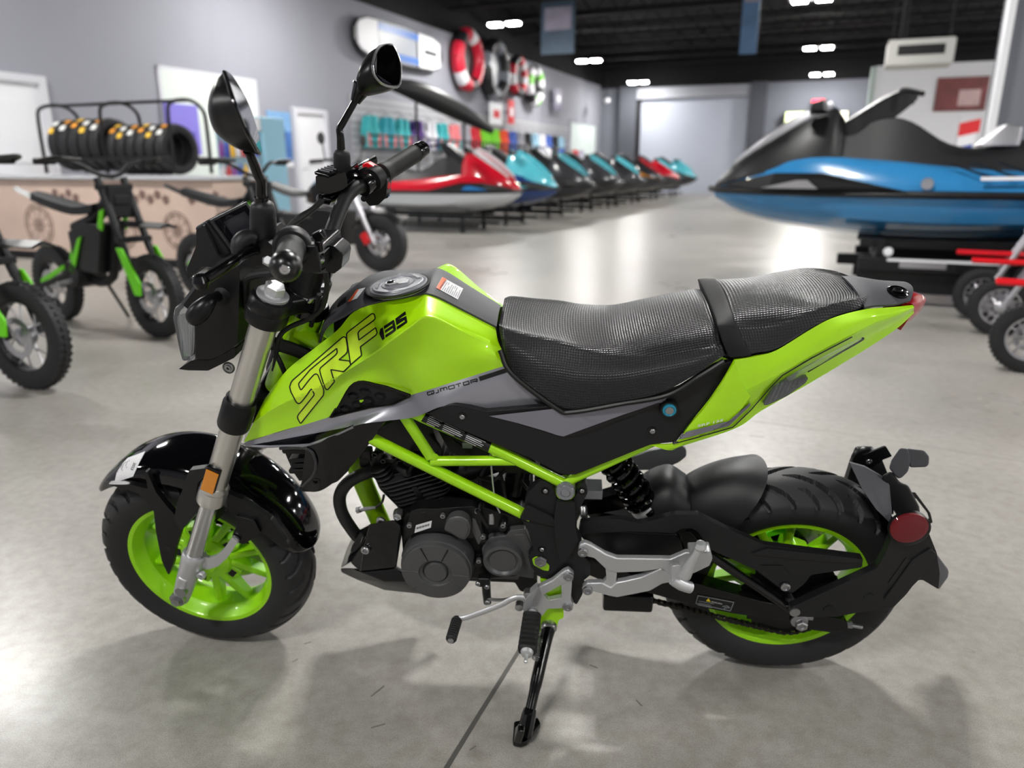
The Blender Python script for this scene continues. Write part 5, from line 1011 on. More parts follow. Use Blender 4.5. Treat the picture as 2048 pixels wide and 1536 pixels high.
P('horn_spiral', tmap(lathe(Fl(*c2((505, 1475))[0], -.05), (0, -1, 0), [(.011, 0), (.011, .004), (.009, .005), (.008, .003), (.006, .003), (.005, .005), (.003, .005), (.002, .002), (0, .002)], 20), f2b), M_STEEL)
# indicator on its rubber stalk
fi = P('front_indicator', tube(Fs(c2((455, 905, -.080), (410, 918, -.098), (375, 935, -.112), (330, 975, -.126), (270, 1040, -.134), (222, 1095, -.136), (205, 1112, -.136))), [.0095, .0085, .0085, .0135, .0165, .0135, .006], 16, 5), M_MATTE2, label='black front indicator')
P('stalk_boot', tmap(lathe(Fl(*c2((460, 905))[0], -.084), (0, -1, 0), [(.016, -.006), (.0155, .003), (.011, .008), (.009, .012)], 20), f2b), M_RUB, fi)
# cowl sides and instrument
fsec(c2((170, 705), (245, 520), (245, 395), (300, 355), (420, 600), (500, 640), (490, 700), (285, 680), (180, 790)), (-.070, .070), M_MATTE, 'instrument_shroud', None, -.07, .006, label='matte black instrument shroud')
D_ = [Fl(*c2((322, 318))[0], -.062), Fl(*c2((522, 592))[0], -.062)]
zt = Fl(*c2((632, 165))[0], .055); D_ += [D_[1] + (zt - D_[0]), zt]
dn = nrm(np.cross(D_[1] - D_[0], D_[3] - D_[0])); dn = dn if dn[2] > 0 else -dn
dash = P('instrument', tmap(prism([p for p in D_], -dn * .030), f2b), M_MATTE, bevel=.005, label='black instrument with dark screen')
dc = sum(D_) / 4; q = lambda k, o: [dc + (p - dc) * k + dn * o for p in D_]
P('instrument_rim', tmap(prism(q(.97, .0), dn * .004), f2b), M_MATTE2, dash, bevel=.002); P('screen', tmap(prism(q(.80, .0042), dn * .001), f2b), M_SCREEN, dash, smooth=0, label='dark glass display'); P('display_area', tmap(prism(q(.55, .0054), dn * .0003), f2b), mat('display black', (20, 20, 27), .2), dash, smooth=0)
fsec(c2((490, 600), (570, 585), (640, 640), (640, 760), (560, 760), (490, 680)), (-.06, .06), M_MATTE2, 'cowl_bracket', None, -.06, .004)
# handlebar
Rb = [Fl(655, 484, .03), Fl(668, 450, .062), Fl(688, 402, .105), Fl(708, 378, .135), Fl(738, 364, .172), Fl(832, 306, .31)]
bar_pts = [np.array([p[0], -p[1], p[2]]) for p in Rb[::-1]] + Rb
bar = P('handlebar', tmap(tube(bar_pts, .0125, 16, 6), f2b), M_MATTE, label='matte black handlebar')
gv = nrm(Rb[-1] - Rb[-2]); gvl = gv * np.array([1, -1, 1])
e_l, e_r = bar_pts[0], bar_pts[-1]
def along(e, v, prof, n=28): return tmap(lathe(e, v, prof, n), f2b)
for e, v in ((e_l, -gvl), (e_r, -gv)):
    gp = P('hand_grip', along(e, v, [(.0145, .0), (.0175, .003)] + [(.0168 + .0006 * (i % 2), .006 + .0045 * i) for i in range(20)] + [(.0185, .10), (.0195, .104), (.0195, .110), (.013, .112)]), M_RUB, label='black rubber hand grip')
wl_ = P('bar_end_weight', along(e_l, gvl, [(.012, -.004), (.0175, .001), (.0192, .007), (.0192, .016), (.0165, .024), (.011, .030), (.006, .0325), (.0055, .0325), (.005, .030), (0, .030)]), mat('satin black metal', (10, 10, 11), .32, coat=.2), label='gloss black bar end weight'); P('weight_screw', along(e_l + gvl * .030, gvl, [(.0062, -.001), (.0062, .003), (.005, .004), (.003, .004), (.0028, .002), (0, .002)], 14), M_CHROME, wl_)
P('bar_end_weight', along(e_r, gv, [(.012, -.004), (.0165, .0), (.0170, .004), (.0170, .010), (.0145, .013), (.0150, .015), (.0150, .026), (.013, .028), (0, .028)]), M_GLOSSM)
# left switch cluster
swl = P('left_switch', along(e_l - gvl * .118, -gvl, [(.013, -.006), (.0235, -.006), (.0262, -.002), (.0268, .004), (.0262, .028), (.0245, .034), (.013, .034)], 36), M_MATTE, label='left switch housing')
sl0 = e_l - gvl * .135
P('switch_block', tmap(boxo(sl0 + np.array([.022, .0, -.016]), np.array([.015, 0, 0]), gv * np.array([1, -1, 1]) * .017, np.array([0, 0, .020])), f2b), M_MATTE2, swl, bevel=.004)
P('switch_button', tmap(boxo(Fl(*c2((1215, 440))[0], -.185), np.array([.007, 0, .003]), np.array([0, .006, 0]), np.array([-.003, 0, .006])), f2b), M_GLOSSM, swl, bevel=.002); P('switch_button', tmap(boxo(Fl(*c2((1215, 520))[0], -.19), np.array([.005, 0, 0]), np.array([0, .005, 0]), np.array([0, 0, .008])), f2b), M_GLOSSM, swl, bevel=.002)
pc_ = c2((1200, 600), (1250, 570), (1255, 690), (1200, 710), (1120, 735), (1110, 650))
lp = P('clutch_perch', fplate(pc_, -.165, -.140), M_MATTE2, bevel=.003); P('perch_screw', tmap(lathe(Fl(*c2((1218, 625))[0], -.168), (.2, -.6, .7), [(.0068, -.002), (.0068, .003), (.004, .004), (.0035, .002), (0, .002)], 14), f2b), M_STEEL, lp)
P('switch_box', fplate(c2((1235, 575), (1270, 525), (1330, 515), (1385, 560), (1400, 600), (1385, 700), (1325, 745), (1260, 720)), -.135, -.095), M_MATTE2, lp, bevel=.004, label='black connector box'); P('box_lid', fplate(c2((1240, 560), (1280, 515), (1330, 520), (1385, 570), (1330, 610)), -.139, -.132), M_MATTE2, lp, bevel=.002)
P('clamp_screw', tmap(lathe(Fl(*c2((1345, 505))[0], -.10), (.2, -.5, .8), [(.0075, -.004), (.0075, .003), (.0045, .004), (.004, .002), (0, .002)], 14), f2b), M_STEEL, lp)
# clutch lever
lv = P('clutch_lever', tube(Fs(c2((285, 790, -.292), (330, 775, -.285), (470, 690, -.262), (560, 630, -.240), (620, 585, -.215), (700, 545, -.190), (770, 545, -.175))), [.0085, .0078, .0075, .0072, .0075, .0080, .0085], 14, 4, flat=.62), M_GLOSSM, label='gloss black clutch lever')
P('lever_ball', tmap(lathe(Fl(*c2((285, 800))[0], -.292), (0, 0, 1), [(0, -.0115), (.008, -.0088), (.0112, 0), (.008, .0088), (0, .0115)], 18), f2b), M_GLOSSM, lv)
P('lever_guard', tube(Fs(c2((570, 590, -.21), (590, 500, -.20), (650, 455, -.19), (720, 470, -.185))), [.008, .012, .012, .008], 12, 4), M_MATTE, lv)
P('lever_mount', fplate(c2((640, 660), (700, 500), (790, 470), (850, 520), (840, 640), (740, 680)), -.185, -.150), M_MATTE2, lv, bevel=.004); P('mount_screw', tmap(lathe(Fl(*c2((815, 635))[0], -.185), (.1, -.8, .5), [(.009, -.003), (.009, .002), (.006, .004), (0, .004)], 6), f2b), M_STEEL, lv)
# right switch, master cylinder, brake lever
sr0 = e_r - gv * .135
swr = P('right_switch', fplate(c1((1345, 1040), (1380, 1000), (1450, 965), (1560, 1010), (1605, 1060), (1598, 1180), (1540, 1238), (1480, 1245), (1440, 1200), (1400, 1080)), .185, .215), M_MATTE, bevel=.005, label='right switch housing')
P('switch_collar', along(sr0 - gv * .008, gv, [(.013, 0), (.0215, 0), (.022, .004), (.022, .020), (.013, .022)]), M_MATTE, swr)
P('kill_switch', fplate(c1((1425, 950), (1465, 938), (1545, 985), (1552, 1008), (1520, 1020), (1430, 975)), .186, .203, 2), M_REDB, swr, bevel=.002, label='red engine stop switch')
P('start_button', tmap(lathe(Fl(*c1((1612, 1098))[0], .195), (.9, -.3, .1), [(.0072, -.008), (.0072, .0), (.006, .002), (0, .002)], 18), f2b), M_REDB, swr, label='red start button')
P('side_button', fplate(c1((1555, 1170), (1605, 1160), (1610, 1185), (1560, 1205)), .188, .2, 1), M_GLOSSM, swr, bevel=.001)
P('bar_clamp', along(sr0 - gv * .036, gv, [(.013, 0), (.0185, 0), (.019, .003), (.019, .016), (.0185, .019), (.013, .019)]), M_GLOSSM)
for qx in ((1440, 1190), (1440, 1100)): P('clamp_screw', tmap(lathe(Fl(*c1(qx)[0], .165), (.3, -.9, .2), [(.0058, -.01), (.0058, .003), (.004, .004), (0, .003)], 12), f2b), M_GLOSSM)
mc = P('brake_reservoir', fplate(c1((1098, 1030), (1195, 1040), (1310, 1000), (1325, 1100), (1290, 1130), (1180, 1165), (1100, 1130)), .100, .165, 3), M_GLOSS, bevel=.003, label='gloss black brake fluid reservoir')
P('reservoir_lid', tmap(prism([Fl(*p, yy) for (p, yy) in zip(c1((1090, 1022), (1195, 1050), (1318, 1005), (1215, 972)), (.098, .098, .165, .165))], np.array([0, 0, .006])), f2b), M_GLOSSM, mc, bevel=.002)
sk_l = None
for i in range(4):
    a, b2 = c1((1120 + 22 * i, 1018 - 9 * i), (1200 + 24 * i, 1036 - 9 * i)); P('lid_text_rib', tube([F(*a, .105 + .014 * i) + EZ * .008, F(*b2, .105 + .014 * i) + EZ * .008], .0012, 5, 1), M_LEAD, mc)
P('sight_glass', tmap(lathe(Fl(*c1((1240, 1105))[0], .112), (.2, -1, .1), [(.0095, -.01), (.0095, .003), (.0078, .004), (.0070, .002), (0, .002)], 24), f2b), M_GLOSSM, mc); P('glass_eye', tmap(lathe(Fl(*c1((1240, 1105))[0], .1085), (.2, -1, .1), [(.0062, 0), (.0050, .0006), (0, .0006)], 20), f2b), M_LEAD, mc)
P('master_cylinder', tube(Fs(c1((1160, 1195, .11), (1230, 1170, .125), (1330, 1090, .15), (1390, 1060, .17))), [.0085, .011, .013, .014], 14, 4), M_GLOSSM, mc)
P('banjo_bolt', tmap(lathe(Fl(*c1((1150, 1195))[0], .105), (-.6, -.5, .3), [(.0085, -.012), (.0085, .0), (.0075, .003), (.0085, .005), (.006, .010), (0, .011)], 14), f2b), M_GLOSSM, mc)
P('brake_hose', tube(Fs(c1((1140, 1205, .10), (1080, 1265, .07), (1000, 1320, .04), (920, 1380, .01), (850, 1480, -.02))), [.0062, .0048, .0062, .0045, .0045], 12, 5), M_RUB, mc)
P('brake_lever', tube([Fl(*c1((1330, 1090))[0], .165) * 1 for _ in (0,)] and [f2b(sr0 + np.array([-.035, -.02, .004])), f2b(sr0 + np.array([-.06, .03, .0])), f2b(sr0 + np.array([-.055, .11, .0])), f2b(sr0 + np.array([-.045, .15, .0]))], [.009, .0075, .007, .0095], 12, 4, flat=.6), M_GLOSSM, label='gloss black brake lever')
# bar risers and ignition lock
for s in (-1, 1): P('bar_riser', tmap(tube([st + fd * (t_uc + .03) + np.array([.0, .035 * s, 0]), (Rb[0] * np.array([1, 0, 1]) + np.array([0, .035 * s, 0]))], .014, 16, 1), f2b), M_MATTE2)
P('riser_clamp', tmap(boxo(Rb[0] * np.array([1, 0, 1]), np.array([.02, 0, 0]), np.array([0, .05, 0]), np.array([0, 0, .018])), f2b), M_MATTE2, bevel=.006)
P('ignition_lock', tmap(lathe(Fl(*c2((1105, 830))[0], -.03), fd, [(.027, -.025), (.027, .0), (.025, .004), (.025, .040), (.022, .044), (.012, .044), (.011, .040), (0, .040)], 28), f2b), M_MATTE2, label='black ignition lock barrel'); P('lock_ring', tmap(lathe(Fl(*c2((1105, 870))[0], -.03), fd, [(.029, -.006), (.0295, -.002), (.029, .002)], 28), f2b), M_CHROME)
# cables round the steering head
for pts, r in (([(1265, 720, -.11), (1275, 850, -.10), (1240, 1000, -.08), (1140, 1090, -.07), (980, 1160, -.07), (900, 1240, -.065), (870, 1400, -.06)], .0042), ([(860, 730, -.09), (740, 745, -.09), (660, 770, -.085), (640, 830, -.075), (640, 1000, -.06)], .0065), ([(900, 740, -.06), (780, 720, -.06), (690, 730, -.06)], .0045), ([(1215, 900, -.05), (1190, 1020, -.04), (1150, 1150, -.03)], .004), ([(850, 1330, -.04), (900, 1420, -.05), (950, 1530, -.05), (1000, 1600, -.05)], .0045), ([(1000, 1180, -.02), (900, 1320, -.02), (860, 1500, -.02)], .005), ([(830, 1280, -.06), (1000, 1330, -.04), (1170, 1400, -.03), (1300, 1450, -.03)], .012)):
    P('cable', tube(Fs(c2(*pts)), r, 10, 6), M_RUB)
# ------------------------------------------------------------------ mirrors
lm = P('left_mirror', tube(Fs(c1((725, 1300, -.165), (722, 1230, -.165), (715, 1150, -.165), (712, 1065, -.167), (690, 1020, -.170), (640, 890, -.180), (620, 850, -.185))), [.0078, .0078, .0072, .0072, .0070, .0062, .0065], 14, 4), M_GLOSSM, label='black left mirror on its stalk')
P('stalk_boot', tube(Fs(c1((728, 1480, -.165), (728, 1300, -.165), (725, 1232, -.165), (722, 1205, -.165))), [.0185, .0180, .0155, .0090], 20, 3), M_MATTE, lm); P('boot_collar', tube(Fs(c1((719, 1215, -.165), (717, 1180, -.165))), .0098, 16, 1), M_GLOSSM, lm)
near = Fs(c1((452, 296, -.205), (470, 350, -.235), (500, 450, -.260), (545, 570, -.270), (600, 700, -.265), (655, 800, -.245), (702, 875, -.200)))
far = Fs(c1((456, 294, -.195), (505, 340, -.165), (560, 430, -.145), (612, 530, -.135), (652, 640, -.140), (685, 760, -.160), (704, 870, -.195)))
back1 = Fs(c1((448, 300, -.20), (395, 360, -.225), (352, 470, -.240), (345, 590, -.245), (400, 730, -.240), (540, 835, -.225), (695, 880, -.20)))
back2 = Fs(c1((450, 300, -.195), (410, 350, -.185), (365, 460, -.175), (365, 590, -.170), (430, 720, -.170), (560, 815, -.180), (697, 876, -.195)))
P('mirror_shell', sheet([near, [a * .45 + b2 * .55 - EY * .004 for a, b2 in zip(near, back1)], back1, back2, [a * .5 + b2 * .5 for a, b2 in zip(far, back2)], far], 5, 4), M_MATTE2, lm, smooth=70)
cen = [(a + b2) / 2 for a, b2 in zip(near, far)]
P('mirror_glass', sheet([near, [c + (a - c) * .5 for a, c in zip(near, cen)], cen, [c + (a - c) * .5 for a, c in zip(far, cen)], far], 5, 2, .003), mat('mirror glass', (190, 195, 205), .03, 1.), lm, smooth=70)
P('mirror_rim', tube(list(near) + list(far[::-1][1:-1]) + [near[0]], .0022, 8, 4), M_GLOSSM, lm)
rm = P('right_mirror', tube(Fs(c1((1285, 980, .155), (1280, 900, .155), (1275, 760, .155), (1268, 700, .157), (1290, 660, .160), (1380, 500, .175), (1400, 460, .178))), [.0078, .0078, .0068, .0062, .0060, .0058, .0060], 14, 5), M_GLOSSM, label='black right mirror on its stalk')
P('stalk_boot', tube(Fs(c1((1288, 1010, .155), (1285, 900, .155), (1285, 860, .155), (1285, 840, .155))), [.0150, .0150, .0130, .0060], 20, 3), M_RUB, rm)
P('mirror_collar', tube(Fs(c1((1378, 510, .174), (1395, 470, .177), (1430, 400, .182))), [.0085, .0115, .0165], 18, 2), M_GLOSSM, rm); P('collar_ring', tube(Fs(c1((1428, 405, .182), (1434, 392, .183))), .0185, 20, 1), M_GLOSSM, rm)
GL = c1((1497, 250, .160), (1515, 175, .166), (1545, 125, .178), (1590, 100, .194), (1640, 112, .212), (1672, 170, .226), (1692, 240, .238), (1694, 330, .242), (1682, 395, .238), (1630, 402, .222), (1560, 378, .196), (1510, 320, .172))
GL = [(a, b2, c - (b2 - 132) * .00075) for a, b2, c in GL]; gl = Fs(GL); gc_ = sum(gl) / len(gl); hub_ = F(*c1((1425, 420))[0], .180)
rows_ = []
for t, k in ((0, 1.), (.08, 1.04), (.28, .98), (.52, .80), (.78, .55), (1., .34)):
    rows_.append([gc_ + (hub_ - gc_) * t + (p - gc_) * k - FX * .010 * math.sin(math.pi * min(1, t * 1.2)) for p in gl])
P('mirror_shell', loft(rows_, 3), M_MATTE2, rm, smooth=70)
gn = nrm(np.cross(gl[3] - gl[0], gl[8] - gl[0])); gn = gn if gn @ (w2b(CAM) - gc_) > 0 else -gn
P('mirror_glass', prism([gc_ + (p - gc_) * .93 + gn * .002 for p in gl], gn * .0015), mat('mirror glass with dark reflection colour', (70, 72, 78), .05, 1.), rm, smooth=0)  # glass colour darkened to stand in for the black ceiling's reflection
P('mirror_rim', tube([p + gn * .001 for p in gl] + [gl[0] + gn * .001], .0026, 8, 3), mat('bright mirror rim', (150, 150, 152), .25, .8), rm)
# ------------------------------------------------------------------ sticker on the front fender
fsk = Skin(sheet(FROWS, 3, 4))
fst = printed('fender_sticker', fsk, fill2d(c3((190, 298), (225, 260), (345, 215), (300, 300), (262, 385), (135, 425), (150, 360))), M_WHITE, fend, .0008, label='white paper sticker')
printed('sticker_year', fsk, text2d('2023', c3((268, 292))[0], c3((246, 340))[0], (5.0, 1.5), .02), M_INK, fst, .0012)
for i in range(6): a = np.array(c3((238 - i * 12, 275 + i * 6))[0]); printed('text_line', fsk, stroke2d([a, a + np.array([-7., 18.]) * (.9, .6, 1, .8, .5, .9)[i]], .8), M_INK, fst, .0012)
# ================================================================== the shop behind
def thing(name, pos, yaw, label, cat, group=None):
    c, s_ = math.cos(yaw), math.sin(yaw); o = empty(name, np.array([[c, -s_, 0], [s_, c, 0], [0, 0, 1]]), pos); return tag(o, label, cat, group)
def Q(name, g, m, parent, **k): return obj(name, g, m, parent, **k)
def V3(*a): return np.array(a, float)
def copy_tree(o, parent=None):
    c = o.copy(); COL.objects.link(c); c.parent = parent
    for ch in list(o.children): copy_tree(ch, c)
    return c
M_BK = mat('shop black plastic', (18, 18, 20), .4); M_BKM = mat('shop black metal', (26, 26, 28), .45, .3); M_SIL = mat('shop silver metal', (190, 190, 195), .3, .8)
M_WH = mat('shop white', (225, 226, 230), .45); M_SEATB = mat('ski seat black', (20, 20, 23), .55)
M_GRN = mat('neon green plastic', (110, 215, 20), .4); M_RD = mat('bright red plastic', (205, 20, 30), .35)
def paint(name, rgb): return mat(name, rgb, .22, 0., .6)
# ------------------------------------------------------------------ personal watercraft
def ski_parts(root, hull, deck, accent, stripe, L=3.4, hood=None, rich=False):
    xs = lambda xb: L - xb * L / 3.4
    st_ = [(0., .54, .10, .20, .35), (.6, .58, .04, .16, .35), (1.6, .58, 0., .14, .35), (2.3, .52, .02, .16, .35), (2.8, .40, .08, .21, .355), (3.15, .24, .17, .27, .36), (3.36, .07, .29, .33, .365)]
    loops = []
    for x, b_, k, c, g in st_:
        X = x * L / 3.4; loops.append([V3(X, 0, k), V3(X, -b_ * .45, k + (c - k) * .35), V3(X, -b_ * .88, c), V3(X, -b_ * .97, (c + g) / 2), V3(X, -b_, g), V3(X, -b_ * .5, g + .01), V3(X, b_ * .5, g + .01), V3(X, b_, g), V3(X, b_ * .97, (c + g) / 2), V3(X, b_ * .88, c), V3(X, b_ * .45, k + (c - k) * .35)])
    Q('hull', loft(loops, 4), hull, root, smooth=40)
    rail = [V3(x * L / 3.4, -b_ * 1.02, g) for x, b_, k, c, g in st_] + [V3(L, 0, .37)] + [V3(x * L / 3.4, b_ * 1.02, g) for x, b_, k, c, g in st_[::-1]]
    Q('rub_rail', tube(rail, .028, 8, 3), M_BK, root)
    dl = []
    for xb, b_, z1, w1 in ((3.4, .54, .42, .46), (2.6, .57, .50, .42), (1.9, .57, .54, .40), (1.3, .55, .60, .40), (.8, .46, .62, .36), (.4, .32, .52, .24), (.1, .12, .42, .08)):
        X = xs(xb); dl.append([V3(X, -b_, .365), V3(X, -b_ * .96, .43), V3(X, -(b_ + w1) / 2, (.43 + z1) / 2 + .03), V3(X, -w1, z1), V3(X, w1, z1), V3(X, (b_ + w1) / 2, (.43 + z1) / 2 + .03), V3(X, b_ * .96, .43), V3(X, b_, .365)])
    Q('deck', loft(dl, 4), deck, root, smooth=40)
    hl = []
    for xb, w, z0, z1 in ((.04, .06, .38, .41), (.2, .20, .44, .58), (.45, .28, .50, .76), (.72, .30, .52, .93), (.92, .27, .55, 1.02), (1.02, .22, .55, .92)):
        X = xs(xb); hl.append([V3(X, -w * 1.1, z0), V3(X, -w, z0 + (z1 - z0) * .6), V3(X, -w * .6, z1), V3(X, w * .6, z1), V3(X, w, z0 + (z1 - z0) * .6), V3(X, w * 1.1, z0)])
    Q('hood', loft(hl, 3), hood or M_BK, root, smooth=40)
    for s in (-1, 1):
        Q('hood_stripe', tube([V3(xs(.20), .13 * s, .58), V3(xs(.46), .175 * s, .775), V3(xs(.72), .185 * s, .935), V3(xs(.92), .165 * s, 1.03)], [.02, .04, .042, .035], 8, 4, flat=.5), stripe, root)
        g = prism([V3(xs(.10), .15 * s, .40), V3(xs(.55), .43 * s, .50), V3(xs(.9), .53 * s, .50), V3(xs(1.35), .60 * s, .40), V3(xs(1.5), .60 * s, .37), V3(xs(.9), .54 * s, .37), V3(xs(.5), .42 * s, .37)], V3(0, .012 * s, .004)); Q('bow_trim', g, M_BK, root, smooth=0)
        g = prism([V3(xs(.45), .415 * s, .385), V3(xs(.72), .505 * s, .45), V3(xs(.80), .525 * s, .45), V3(xs(.88), .545 * s, .385)], V3(0, .016 * s, .0)); Q('intake_grille', g, accent, root, smooth=0)
    sl = []
    for xb, w, z0, z1 in ((.96, .17, .50, .76), (1.12, .18, .52, .86), (1.3, .20, .55, .93), (1.5, .22, .5, .90), (1.8, .22, .5, .72), (2.1, .23, .5, .70), (2.4, .24, .5, .78), (2.8, .22, .45, .76), (3.0, .18, .42, .60)):
        X = xs(xb); sl.append([V3(X, -w * 1.5, z0), V3(X, -w * 1.05, z0 + (z1 - z0) * .55), V3(X, -w * .75, z1 - .02), V3(X, 0, z1), V3(X, w * .75, z1 - .02), V3(X, w * 1.05, z0 + (z1 - z0) * .55), V3(X, w * 1.5, z0)])
    Q('saddle', loft(sl, 4), M_SEATB, root, smooth=50)
    sc_ = []
    for xb, w, z0, z1 in ((.94, .10, .55, .86), (1.12, .15, .70, .98), (1.30, .12, .86, 1.10), (1.44, .09, .98, 1.15), (1.52, .05, 1.06, 1.12)):
        X = xs(xb); sc_.append([V3(X, -w, z0), V3(X, -w, z1 - .02), V3(X, 0, z1), V3(X, w, z1 - .02), V3(X, w, z0)])
    Q('steering_column', loft(sc_, 3), M_BK, root, smooth=40)
    Q('handlebar', tube([V3(xs(1.52), -.40, 1.07), V3(xs(1.42), -.2, 1.12), V3(xs(1.40), 0, 1.13), V3(xs(1.42), .2, 1.12), V3(xs(1.52), .40, 1.07)], .020, 8, 4), M_BK, root)
    for s in (-1, 1): Q('wing_mirror', loft([[V3(xs(.80) + a, .30 * s + b_ * s, .95 + c) for a, b_, c in pts] for pts in (((-.10, 0, 0), (.05, .0, .0), (.04, .0, .08), (-.08, .0, .10)), ((-.06, .16, .02), (.04, .15, .02), (.03, .15, .08), (-.05, .16, .10)))], smooth=False), M_BK, root, bevel=.01)
    if rich:
        for s in (-1, 1):
            for k in range(6): Q('deck_stripe', prism([V3(xs(2.0 + .16 * k), (.585 - .012 * 0) * s, .47), V3(xs(2.03 + .16 * k), .585 * s, .47), V3(xs(1.75 + .16 * k), .50 * s, .58), V3(xs(1.72 + .16 * k), .50 * s, .58)], V3(0, .012 * s, .006)), M_BK, root, smooth=0)
            Q('number_mark', prism([V3(xs(1.95), .592 * s, .455), V3(xs(2.25), .592 * s, .46), V3(xs(2.25), .588 * s, .485), V3(xs(1.95), .588 * s, .48)], V3(0, .012 * s, 0)), M_WH, root, smooth=0); Q('number_mark', prism([V3(xs(2.3), .592 * s, .47), V3(xs(2.75), .592 * s, .48), V3(xs(2.75), .588 * s, .50), V3(xs(2.3), .588 * s, .49)], V3(0, .012 * s, 0)), M_RD, root, smooth=0)
            Q('round_badge', lathe(V3(xs(1.62), .575 * s, .43), (0, s, 0), [(.042, 0), (.042, .012), (.036, .012), (.034, .004)], 24), M_SIL, root)
            Q('hood_lettering', prism([V3(xs(.42), .262 * s, .58), V3(xs(.66), .292 * s, .66), V3(xs(.66), .285 * s, .70), V3(xs(.42), .252 * s, .62)], V3(0, .012 * s, 0)), M_RD, root, smooth=0)
        Q('seat_back', loft([[V3(xs(xb), y, z) for y, z in ((-.2, .70), (-.17, z1), (.17, z1), (.2, .70))] for xb, z1 in ((1.98, .72), (2.12, .86), (2.22, .84))], smooth=False), M_SIL, root, bevel=.02)
def cart(pos, yaw, label, L=2.4, h=.30, w=.42):
    t = thing('ski_cart', pos, yaw, label, 'cart', 'black carts under the watercraft')
    for s in (-1, 1):
        Q('side_beam', boxo(V3(L / 2 + .4, w * s, h - .03), V3(L / 2, 0, 0), V3(0, .03, 0), V3(0, 0, .04)), M_BKM, t, bevel=.005)
        for x in (.55, L + .2): Q('leg', boxo(V3(x, w * s, (h - .05) / 2 + .03), V3(.025, 0, 0), V3(0, .025, 0), V3(0, 0, (h - .05) / 2 - .03)), M_BKM, t, bevel=.004); Q('caster', lathe(V3(x, w * s - .02, .045), (0, 1, 0), [(.045, 0), (.045, .035)], 16), M_BK, t)
    for s in (-1, 1): Q('skid_rail', boxo(V3(L / 2 + .4, w * s, .115), V3(L / 2 + .1, 0, 0), V3(0, .03, 0), V3(0, 0, .025)), M_BKM, t, bevel=.004)
    for x in (.6, L): Q('cross_beam', boxo(V3(x, 0, h - .07), V3(.03, 0, 0), V3(0, w, 0), V3(0, 0, .03)), M_BKM, t, bevel=.004)
    return t
NAV = paint('ski navy', (30, 62, 120)); TEAL = paint('ski aqua', (90, 190, 205)); GR1 = paint('ski graphite', (62, 62, 66)); GR2 = paint('ski dark grey', (46, 46, 50)); REDP = paint('ski red', (190, 20, 40)); WHP = paint('ski white', (205, 208, 212)); ORP = paint('ski orange', (200, 130, 40)); BLP = paint('ski blue', (48, 124, 178)); SKY = mat('ski blue trim', (45, 130, 200), .35)
ROW = [((1045, 386), WHP, REDP, SKY, WHP, REDP, 'red and white watercraft, nearest in the left row'),
       ((1118, 381), NAV, NAV, TEAL, TEAL, TEAL, 'navy watercraft with aqua hood beside the red one'),
       ((1190, 377), GR2, GR1, GR2, TEAL, GR1, 'graphite watercraft with aqua stripes next to the navy one'),
       ((1245, 373), GR2, GR1, GR2, TEAL, GR1, 'second graphite watercraft with aqua stripes in the left row'),
       ((1290, 369), GR2, GR1, WHP, TEAL, GR2, 'third graphite watercraft with aqua stripes in the left row'),
       ((1330, 366), GR1, ORP, WHP, REDP, GR2, 'orange and grey watercraft far down the left row'),
       ((1362, 363), GR1, REDP, WHP, TEAL, REDP, 'red watercraft with grey hull far down the left row'),
       ((1395, 360), GR2, GR1, TEAL, TEAL, TEAL, 'aqua hooded watercraft, farthest in the left row')]
SN = -4.7
for i, (npx, hull, deck, acc, stp, hood, lab) in enumerate(ROW):
    p = sd(on_s(npx[0], npx[1], SN)); base = room(SN - 3.3, p[1], .0); zl = .31
    t = thing('watercraft', base + EZ * zl, -PSI, lab, 'watercraft', 'row of watercraft along the left wall'); ski_parts(t, hull, deck, acc, stp, 3.3, hood)
    cart(base, -PSI, 'black cart under the ' + lab.split(',')[0], 2.2, zl - .01 + .04)
# the big blue one on its trailer
BN = sd(on_d(1422, 378, 7.0)); bb = room(BN[0] + 3.45, 7.0, 0)
t = thing('watercraft', bb + EZ * .50, -PSI + math.pi, 'large bright blue and black watercraft on a trailer', 'watercraft'); ski_parts(t, BLP, BLP, M_SIL, M_SIL, 3.45, None, True)
tr = thing('watercraft_trailer', bb, -PSI + math.pi, 'black boat trailer under the large blue watercraft', 'trailer')
for s in (-1, 1):
    Q('bunk_rail', boxo(V3(1.25, .33 * s, .47), V3(.95, 0, 0), V3(0, .05, 0), V3(0, 0, .035)), M_BK, tr, bevel=.006)
    Q('frame_beam', boxo(V3(1.15, .50 * s, .32), V3(1.05, 0, 0), V3(0, .04, 0), V3(0, 0, .05)), M_BKM, tr, bevel=.006)
    Q('wheel', lathe(V3(.9, .55 * s - .08, .26), (0, 1, 0), [(.0, .02), (.13, .02), (.14, 0), (.24, 0), (.26, .03), (.26, .13), (.24, .16), (.14, .16), (.13, .14), (0, .14)], 28), M_TYRE, tr)
    Q('wheel_guard', loft([[V3(.9 + r * math.cos(a), y, .26 + r * math.sin(a)) for r in (.30, .315) for y in (.46 * s, .64 * s)] for a in np.linspace(.3, 2.84, 9)], smooth=False), M_BK, tr)
    for x in (.5, 2.05): Q('stanchion', boxo(V3(x, .42 * s, .42), V3(.03, 0, 0), V3(0, .03, 0), V3(0, 0, .09)), M_BKM, tr)
Q('cross_beam', boxo(V3(.5, 0, .32), V3(.04, 0, 0), V3(0, .5, 0), V3(0, 0, .05)), M_BKM, tr); Q('cross_beam', boxo(V3(2.05, 0, .32), V3(.04, 0, 0), V3(0, .5, 0), V3(0, 0, .05)), M_BKM, tr)
